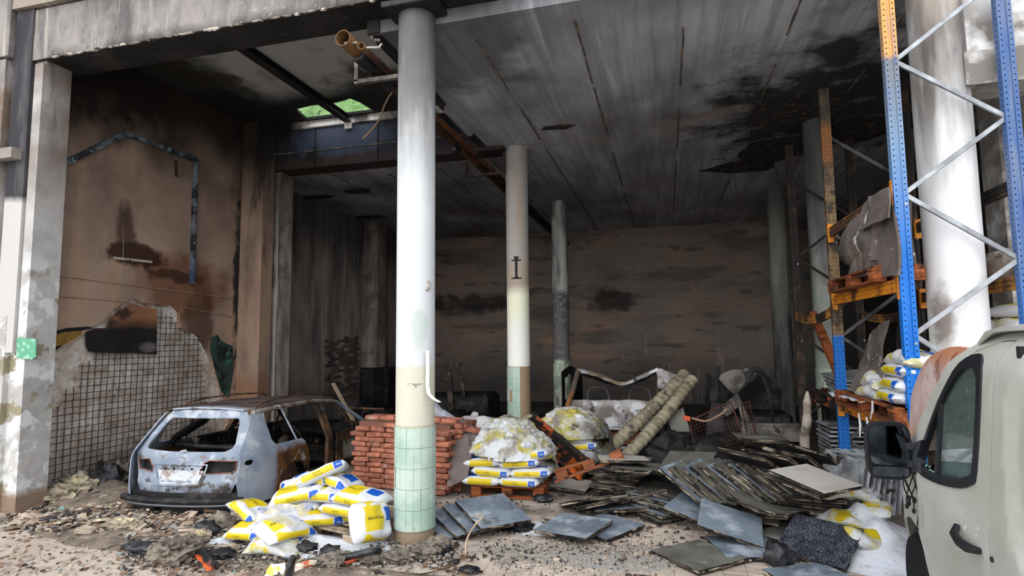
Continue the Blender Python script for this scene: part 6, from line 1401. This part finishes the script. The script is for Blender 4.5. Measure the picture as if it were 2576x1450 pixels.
# rusty wire cage
m_cage = mat('rusty_wire', (84, 48, 40), .85, .1, layers=[dict(c=(60, 42, 38), sc=6, lo=.45, hi=.58), dict(c=(30, 26, 26), sc=3, lo=.55, hi=.62)])
def wire_panel(label, A, B, C_, D_, nu, nv, m=m_cage):
    A, B, C_, D_ = [Vector(p) for p in (A, B, C_, D_)]; t = thing('wire_cage_panel', label, 'wire cage', A, group='rusty wire cage panels'); f = lambda u, v: A.lerp(B, u).lerp(D_.lerp(C_, u), v) - A + Vector((0, -.05, .0)) * sin(pi * u) * sin(pi * v)
    for p in ([(0, 0), (1, 0)], [(1, 0), (1, 1)], [(1, 1), (0, 1)], [(0, 1), (0, 0)]): ob('frame_bar', G().tube([f(*[p[0][k] + (p[1][k] - p[0][k]) * s / 4 for k in range(2)]) for s in range(5)], .013, 6), m, t)
    g = G()
    for i in range(1, nu): g.tube([f(i / nu, s / 5) for s in range(6)], .0035, 4)
    for j in range(1, nv): g.tube([f(s / 5, j / nv) for s in range(6)], .0035, 4)
    o = ob('wire_mesh', g, m, t); o['kind'] = 'stuff'
wire_panel('rusty wire cage side tilted towards us right of the tubes', atY(1755, 1160, 8.6), atY(1880, 1130, 8.6), atY(1838, 1010, 9.1), atY(1735, 1060, 9.1), 14, 12)
wire_panel('rusty wire cage side standing upright by the torn panel', atY(1885, 1120, 9.0), atY(1905, 1110, 9.2), atY(1885, 1010, 9.3), atY(1865, 1020, 9.1), 4, 12)
tag(ob('bent_rod', G().tube(bez([atY(1740, 1052, 9.0), atY(1775, 1060, 9.0), atY(1810, 1045, 9.0), atY(1828, 1030, 9.0)], 6), .016, 6), mat('tan_rod', (150, 120, 100), .8)), 'bent tan rod across the top of the wire cage', 'rod')
tag(ob('orange_block', G().cbox((0, 0, 0), (.1, .07, .07), Matrix.Rotation(.2, 3, 'Y'), .01), mat('orange_red_block', (196, 88, 58), .8), None, None, atY(1728, 1053, 9.0)), 'small orange-red block at the left end of the bent rod', 'block')
for k, (a, b, w) in enumerate([((1700, 1165), (1780, 1130), .5), ((1810, 1190), (1880, 1150), .55)]):
    p = gp(*a, .2); tag(ob('charred_rubble', G().rock((0, 0, .2), (w, .45, .38), 3, .35, 3, 5 + k), m_char, None, None, (p.x, 9.0 - k * .1, 0)), ['heap of charred rubble under the wire cage', 'heap of charred rubble right of the wire cage'][k], 'rubble')

# ================================================================== BACKGROUND CLUTTER, LEFT REAR
o = thing('burnt_cabinet', 'black burnt cabinet below the left rear pilaster', 'cabinet', (-8.0, 15.1, 0))
ob('carcass', G().cbox((0, 0, .62), (.9, .5, 1.24), None, .02), m_char, o); ob('door', G().cbox((-.22, -.26, .64), (.42, .02, 1.14), None, .008), m_dsh, o); ob('door', G().cbox((.22, -.26, .64), (.42, .02, 1.14), None, .008), m_char, o)
p, q = atY(838, 965, 10.8), atY(885, 1052, 10.6); tag(ob('leaning_plank', G().bar(p, q + (q - p) * .35, .09, .03), m_cardp), 'scorched plank leaning behind the burnt station wagon', 'plank')
t_ = thing('bent_hoop_stand', 'thin bent metal frame standing between the wagon and the column', 'frame', (-4.6, 9.6, 0))
def fp(px, py, Y=9.6): return atY(px, py, Y) - Vector((-4.6, 9.6, 0))
ob('hoop', G().tube([fp(850, 1100), fp(856, 1026), fp(966, 1030), fp(955, 1075), fp(950, 1110)], .02, 6), m_rustb, t_); ob('hoop_brace', G().tube([fp(918, 1030), fp(900, 1062)], .012, 6), m_rustb, t_)
rr = random.Random(31)
m_cl = [m_char, m_dsh, m_rustb, m_lsh]
spots = []
for k in range(46):
    px = rr.uniform(860, 1400); py = rr.uniform(1030, 1085); Y = rr.uniform(9.3, 13.5)
    spots.append((atY(px, 1000, Y).x, Y))
spots = [q for q in spots if all(abs(q[0] - CX) + abs(q[1] - yy) > .9 for yy in (9.9, 14.2))]
for k, (x, y) in enumerate(spots[:26]):
    h = rr.uniform(.15, .42); g = G().rock((0, 0, h * .5), (rr.uniform(.2, .5), rr.uniform(.2, .5), h * .7), 2, .5, 2.4, k)
    for j in range(3): a = rr.uniform(0, 6.3); g.bar((0, 0, h * .4), (.5 * cos(a), .5 * sin(a), h * .5 + rr.uniform(0, .35)), .03, .02)
    tag(ob('charred_debris', g, m_cl[k % 4] if k % 3 else m_char, None, 50, (x, y, 0)), 'charred heap of debris on the floor in the dark rear', 'debris', 'charred heaps across the dark rear floor')
# vehicle cab skeleton far behind
cb = thing('burnt_cab_frame', 'burnt cab frame standing far back right of the white column', 'wreck', (-4.9, 13.0, 0))
def cp(px, py, Y=13.0): return atY(px, py, Y) - Vector((-4.9, 13.0, 0))
m_cabf = mat('dark_cab_frame', (58, 50, 48), .85, layers=[dict(c=(104, 90, 82), sc=5, lo=.5, hi=.62)])
ob('post', G().tube([cp(1136, 1050), cp(1134, 1000), cp(1128, 918)], [.09, .08, .06], 6), m_cabf, cb); ob('roof_bar', G().bar(cp(1080, 926), cp(1155, 920), .08, .1), m_cabf, cb)
ob('post', G().tube([cp(1150, 920), cp(1160, 950), cp(1168, 1000)], .04, 6), m_cabf, cb); ob('body', G().cbox((-.2, .6, .35), (2.0, 1.1, .7), None, .1).warp(crumple(2, .08, 2)), m_char, cb, 50)

# ================================================================== METAL TRAYS AROUND THE RACK
m_tray = mat('silver_panel_edge', (196, 200, 205), .45, .4, gain=.95, space='OR', layers=[dict(c=(120, 122, 126), sc=(3, 3, 30), lo=.45, hi=.6), dict(c=(70, 66, 64), sc=5, lo=.58, hi=.66)])
tray = G().cbox((0, 0, 0), (.6, .6, .024), None, .003).cbox((0, 0, -.018), (.56, .56, .024), None, .004, 1)
tray_me = mesh(tray, [m_tray, m_char], 'metal_tray')
GT = 'stacked silver panels under the rack'
for k in range(16):
    o = link('steel_tray', tray_me, None, (2.22 + random.uniform(-.02, .02), 8.35 + random.uniform(-.02, .02), .07 + .053 * k), (0, 0, D(3) + random.uniform(-.04, .04))); tag(o, f"{['lowest', 'second', 'third', 'fourth', 'fifth', 'sixth', 'seventh', 'eighth', 'ninth', 'tenth', 'eleventh', 'twelfth', 'thirteenth', 'fourteenth', 'fifteenth', 'top'][k]} silver-edged tray from the floor in the tall stack under the rack", 'tray', GT)
for k in range(5):
    o = link('steel_tray', tray_me, None, (2.30, 8.2 + .01 * k, 1.32 + .045 * k), (D(6), D(-6), D(-8 + 4 * k))); tag(o, f"{['lowest', 'second', 'middle', 'fourth', 'topmost'][k]} silver tray on the charred pallet above the tall stack", 'tray', 'silver trays on the second rack bay')
pallet('charred pallet with silver panels in the second rack bay', (2.3, 8.3, 1.14), (0, 0, D(90)), m_woodb, 1.3, .9)
tag(ob('support_stack', G().cbox((0, 0, .55), (.5, .5, 1.1), None, .02), m_char, None, None, (2.36, 9.0, 0)), 'charred crate behind the tall silver panel stack', 'crate')
GV = 'silver trays standing on edge by the van mirror'
for k in range(8):
    p = atY(2112 + k * 12, 1165, 7.2 + .03 * k); o = link('steel_tray', tray_me, None, (p.x, p.y, .40), (D(78), D(3), D(-66 + 3 * k))); tag(o, f"{['first', 'second', 'third', 'fourth', 'fifth', 'sixth', 'seventh', 'eighth'][k]} silver tray from the left standing on edge behind the van mirror", 'tray', GV)
p = gp(2160, 1150, .60); quad_sheet('cardboard_scrap', 'tan cardboard lying on the upright silver trays', 'cardboard', [gp(2125, 1165, .60), gp(2190, 1150, .62), gp(2185, 1125, .66), gp(2140, 1130, .66)], .01, m_cardp, .03, 5, .06, 14)
quad_sheet('red_scrap', 'red and white plastic scrap on the upright silver trays', 'plastic', [gp(2165, 1180, .60), gp(2200, 1168, .62), gp(2198, 1150, .64), gp(2172, 1160, .64)], .008, mat('red_plastic_film', (206, 60, 44), .5, layers=[dict(c=(236, 226, 222), sc=6, lo=.5, hi=.56)]), .03, 9, .06, 15)
tag(ob('purple_board', G().bar(gp(2105, 1215, .08), gp(2185, 1212, .10), .25, .03), mat('purplish_burnt_board', (96, 66, 66), .8)), 'purplish burnt board under the upright silver trays', 'board')
tag(ob('drooping_roll', G().tube(bez([atX(2031, 985, 1.7), atX(2030, 1020, 1.68), atX(2030, 1060, 1.66), atX(2024, 1100, 1.66), atX(2026, 1150, 1.66)], 5), [.012, .02, .03, .04] + [.048] * 5 + [.055] * 6 + [.06] * 4 + [.045] * 2, 10), mat('pale_melted_roll', (176, 166, 154), .8, layers=[dict(c=(130, 118, 104), sc=5, lo=.5, hi=.62)]), None, 60), 'pale drooping roll hanging in front of the tall silver stack', 'roll')

# ================================================================== DEBRIS ON THE FLOOR
m_wool = mat('mineral_wool', (188, 174, 152), .95, space='OR', layers=[dict(c=(134, 124, 106), sc=5, lo=.42, hi=.6), dict(c=(206, 192, 150), sc=6, lo=.55, hi=.65), dict(c=(84, 78, 70), sc=4, lo=.60, hi=.68)], bump=[(30, .8, .02)])
m_woolg = mat('grey_ash_wool', (136, 126, 114), .95, space='OR', layers=[dict(c=(100, 92, 84), sc=5, lo=.42, hi=.6), dict(c=(60, 56, 52), sc=6, lo=.58, hi=.66)], bump=[(30, .8, .02)])
m_coal = mat('glossy_char', (28, 28, 31), .45, space='OR', spec=.5, layers=[dict(c=(58, 58, 64), sc=6, lo=.54, hi=.64)], bump=[(14, .6, .02)])
def lump(label, px, py, z, sz, m, seed, n=3, amp=.4, sc=2.4, nm='debris_lump', cat='debris', grp=None, rot=0, wool=False):
    c = gp(px, py, 0); c.x = max(c.x, -7.78 + sz[0]); g = G().rock((0, 0, sz[2] * .72), sz, n + (1 if wool else 0), amp, sc, seed, rot=rot)
    if wool: g.warp(crumple(seed, sz[2] * .25, 3.5 / sz[2] * .5))
    tag(ob(nm, g, m, None, 70, (c.x, c.y, 0)), label, cat, grp)
for k, (px, py, sz, m, lab) in enumerate([
    (110, 1240, (.22, .18, .16), m_wool, 'pale yellow wool clump by the foot of the left pillar'), (170, 1215, (.24, .2, .17), m_woolg, 'grey wool clump against the bared wall'), (195, 1245, (.26, .2, .14), m_wool, 'cream wool clump left of the black bag'),
    (150, 1262, (.28, .2, .12), m_wool, 'wide pale wool clump in front of the wall'), (225, 1230, (.2, .16, .12), m_woolg, 'brownish wool clump close to the black bag'), (310, 1335, (.20, .11, .07), m_wool, 'pale wool slab lying before the wagon bumper'),
    (495, 1365, (.12, .09, .07), m_wool, 'small pale wool tuft before the salt patch'), (465, 1400, (.2, .14, .1), m_woolg, 'grey wool clump left of the orange shard'), (430, 1415, (.2, .15, .12), m_woolg, 'brown-grey wool clump at the lower left foreground'),
    (860, 1416, (.14, .09, .05), m_woolg, 'grey wool tuft below the charred bar'), (930, 1414, (.16, .10, .05), m_woolg, 'grey wool tuft in front of the column'), (1000, 1412, (.15, .10, .05), m_woolg, 'grey wool clump at the very foot of the column'), (1065, 1402, (.15, .11, .07), m_woolg, 'dark grey wool clump right of the column foot'), (1105, 1388, (.12, .1, .08), m_woolg, 'small grey wool clump beside the fanned panels'), (830, 1425, (.13, .1, .06), m_woolg, 'flat grey wool clump at the bottom edge'), (1110, 1395, (.1, .08, .05), m_coal, 'small dark crumb right of the column foot')]):
    lump(lab, px, py, 0, sz, m, k + 40, 3, .5, 3.2, 'wool_clump', 'wool', 'mineral wool clumps', wool=True)
for k, (px, py, sz, m, lab) in enumerate([
    (265, 1240, (.2, .18, .24), m_coal, 'black burnt bag at the wall left of the wagon'), (380, 1395, (.3, .12, .06), m_coal, 'long charred lump at the lower left'), (520, 1350, (.14, .1, .09), m_coal, 'charred lump left of the salt patch'),
    (770, 1392, (.12, .08, .06), m_coal, 'charred lump in front of the fallen sacks'), (830, 1402, (.10, .07, .06), m_coal, 'charred knobbly lump left of the column foot'), (560, 1330, (.14, .1, .1), m_woolg, 'grey clod under the left sack'), (560, 1405, (.12, .1, .05), m_coal, 'flat charred crumb beside the orange shard'),
    (1180, 1440, (.1, .06, .03), m_coal, 'small char flake at the bottom edge'), (1365, 1262, (.12, .08, .05), m_coal, 'char crumb between the flat panels'), (1270, 1330, (.3, .16, .05), m_coal, 'charred mat right of the fanned panels'), (1960, 1425, (.12, .1, .12), m_coal, 'charred block propping the cracked black panel')]):
    lump(lab, px, py, 0, sz, m, k + 80, 3, .5, 2.6, 'charred_lump', 'debris', 'charred lumps on the floor')
# slender charred bars and shards
def shard(label, P, r, m, nm='charred_bar', cat='debris'): tag(ob(nm, G().tube(bez([gp(*p) for p in P], 5), r, 7), m, None, 60), label, cat)
shard('bent charred bar in front of the column foot', [(835, 1405, .06), (880, 1400, .08), (930, 1388, .12), (955, 1385, .10)], .03, m_coal)
shard('red-brown charred strip under the bent bar', [(850, 1420, .03), (880, 1415, .04), (905, 1402, .06)], .018, mat('red_brown_strip', (150, 60, 40), .6))
shard('charred post stump standing at the bottom centre', [(722, 1465, .0), (728, 1430, .05), (740, 1400, .14)], .03, m_coal)
quad_sheet('orange_shard', 'black and orange burnt plastic shard in the left foreground', 'plastic', [gp(485, 1395, .06), gp(520, 1438, .02), gp(545, 1420, .12), gp(510, 1375, .16)], .02, mat('orange_black_plastic', (196, 92, 38), .5, layers=[dict(c=(28, 27, 28), z=(.06, .085), wob=.05, wsc=9), dict(c=(176, 96, 84), sc=8, lo=.62, hi=.66)]), .02, 9, .05, 21)
quad_sheet('orange_shard', 'orange and white crumpled packaging at bottom centre', 'plastic', [gp(742, 1440, .02), gp(790, 1425, .03), gp(800, 1410, .09), gp(750, 1415, .09)], .008, mat('orange_white_packaging', (206, 84, 46), .5, layers=[dict(c=(226, 216, 196), sc=9, lo=.48, hi=.54)]), .04, 9, .06, 22)
quad_sheet('yellow_wrap', 'crumpled yellow-white wrapper at the bottom edge', 'plastic', [gp(665, 1450, .01), gp(715, 1445, .01), gp(722, 1415, .06), gp(680, 1420, .06)], .006, mat('yellow_white_wrapper', (222, 214, 96), .5, layers=[dict(c=(236, 236, 230), sc=9, lo=.46, hi=.54)]), .03, 9, .06, 23)
quad_sheet('cloth_scrap', 'grey-white cloth scrap before the wagon', 'cloth', [gp(412, 1365, .01), gp(500, 1350, .02), gp(505, 1320, .06), gp(430, 1335, .05)], .008, m_card, .03, 6, .06, 24)
quad_sheet('wood_slat', 'pale wooden slat poking out left of the fallen sacks', 'board', [gp(595, 1325, .06), gp(640, 1345, .05), gp(644, 1338, .06), gp(600, 1318, .07)], .02, m_woodp, .003, 3, .1, 25)
P = [gp(1172, 1402, .004), gp(1172, 1392, .06), gp(1172, 1370, .12), gp(1180, 1345, .18), gp(1198, 1318, .30), gp(1213, 1303, .34), gp(1208, 1295, .37), gp(1195, 1300, .36)]
tag(ob('bent_wire', G().tube(bez(P, 6), .009, 6), mat('tan_wire', (176, 156, 134), .8), None, 60), 'tan bent wire hooked upright before the fanned panels', 'wire')
rr = random.Random(8)
for k in range(9):
    x, y = rr.uniform(1040, 1180), rr.uniform(1395, 1440); a = rr.uniform(-.5, .4); L = rr.uniform(50, 110)
    P = [gp(x + L * (s - .5) * cos(a), y + L * (s - .5) * sin(a) * .4 + 5 * sin(3 * s + k), .012 + .02 * rr.random()) for s in [j / 5 for j in range(6)]]
    tag(ob('loose_wire', G().tube(bez(P, 3), .006, 5), m_rustb, None, 60), 'thin burnt wire lying among the wool right of the column foot', 'wire', 'burnt wires by the column foot')
# plaster flakes: larger ones as things, the rest as stuff
flm = [mat('pale_plaster_flake', (190, 172, 152), .9, space='OR', layers=[dict(c=(150, 134, 118), sc=5, lo=.45, hi=.6)]), mat('brown_flake', (128, 104, 86), .9), mat('dark_flake', (58, 52, 50), .85), mat('ash_flake', (150, 146, 140), .95), mat('teal_glass_flake', (126, 170, 160), .4)]
def flake(g, c, s, yaw, tilt, rr, th=.01, mi=0):
    n = rr.randint(5, 7); P = [(s * rr.uniform(.5, 1) * cos(2 * pi * i / n), s * rr.uniform(.3, .75) * sin(2 * pi * i / n)) for i in range(n)]
    R_ = Matrix.Rotation(yaw, 3, 'Z') @ Matrix.Rotation(tilt, 3, 'X'); b = len(g.v); c = Vector(c)
    for z in (0, th): g.v += [tuple(c + R_ @ Vector((x, y, z))) for x, y in P]
    g.f += [tuple(b + n - 1 - i for i in range(n)), tuple(b + n + i for i in range(n))] + [(b + i, b + (i + 1) % n, b + n + (i + 1) % n, b + n + i) for i in range(n)]; g.m += [mi] * (n + 2)
rr = random.Random(77)
def left_spot():
    while True:
        px, py = rr.uniform(20, 640), rr.uniform(1235, 1400)
        if py > 1225 + .05 * px and (py < 1330 + .10 * px): return px, py
for k in range(70):
    px, py = left_spot(); g = G(); flake(g, (0, 0, 0), rr.uniform(.07, .17), 0, 0, rr, rr.uniform(.012, .03)); c = gp(px, py)
    kk = rr.choice([0, 0, 0, 1, 1, 2]); o = ob('plaster_piece', g, flm[kk], None, None, (c.x, c.y, rr.uniform(.0, .04)), (rr.uniform(-.25, .25), rr.uniform(-.25, .25), rr.uniform(0, 6.3)))
    tag(o, ['pale', 'brown', 'dark'][kk] + ' broken plaster piece in the rubble around the burnt wagon', 'plaster piece', 'broken plaster around the wagon')
def field(label, n, region, smin, smax, mats_w, zmax, nm='rubble_flakes'):
    g = G()
    for _ in range(n):
        px, py = region(); c = gp(px, py); flake(g, (c.x, c.y, rr.uniform(0, zmax)), rr.uniform(smin, smax) * rr.uniform(.5, 1), rr.uniform(0, 6.3), rr.uniform(-.5, .5), rr, rr.uniform(.004, .014), rr.choices(range(5), mats_w)[0])
    o = ob(nm, g, flm); tag(o, label, 'rubble'); o['kind'] = 'stuff'
field('fine plaster and char rubble strewn in front of the wagon', 2600, left_spot, .02, .08, (5, 3, 3, 2, .15), .03)
field('scattered plaster crumbs on the left foreground floor', 800, lambda: (rr.uniform(0, 700), rr.uniform(1300, 1450)), .01, .045, (4, 3, 1, 1, .3), .006)
field('grey ash and char crumbs along the foreground', 1800, lambda: (rr.uniform(300, 1150), rr.gauss(1400, 24)), .012, .05, (1, 2, 4, 4, .1), .03)
field('pale ash crumbs before the flat panels', 2600, lambda: (rr.uniform(1240, 1700), rr.gauss(1398, 22)), .006, .024, (2, .6, 1.0, 6, 0), .006)
field('char crumbs around the panel heap', 1300, lambda: (rr.uniform(1080, 2100), rr.uniform(1200, 1420)), .012, .045, (1, 1, 4, 2, 0), .02)
field('char crumbs across the rear floor', 1500, lambda: (rr.uniform(700, 2100), rr.uniform(1045, 1220)), .03, .12, (.6, 1, 5, 1.2, 0), .06)
# low banks of dirt that carry the rubble
m_dirt = mat('grey_brown_dirt', (136, 122, 108), .95, layers=[dict(c=(96, 86, 78), sc=4, lo=.42, hi=.58, det=7), dict(c=(176, 160, 142), sc=6, lo=.56, hi=.66, det=7), dict(c=(54, 50, 48), sc=5, lo=.58, hi=.66)], bump=[(14, .8, .03), (40, .5, .01)])
heap('low bank of rubble dirt along the foot of the bared wall', (-7.1, 6.1, .002), .6, .7, .20, 11, m_dirt, 'dirt_bank', 'dirt')
heap('low bank of rubble dirt in front of the wagon tail', (-5.5, 4.95, .002), 1.2, .34, .04, 12, m_dirt, 'dirt_bank', 'dirt')
heap('bank of grey dirt along the foreground before the sacks', (-2.9, 4.58, .002), 1.6, .20, .04, 13, m_dirt, 'dirt_bank', 'dirt')
heap('thin spread of pale ash before the flat panels', (-.75, 5.45, .002), .85, .22, .012, 14, flm[3], 'ash_spread', 'ash')
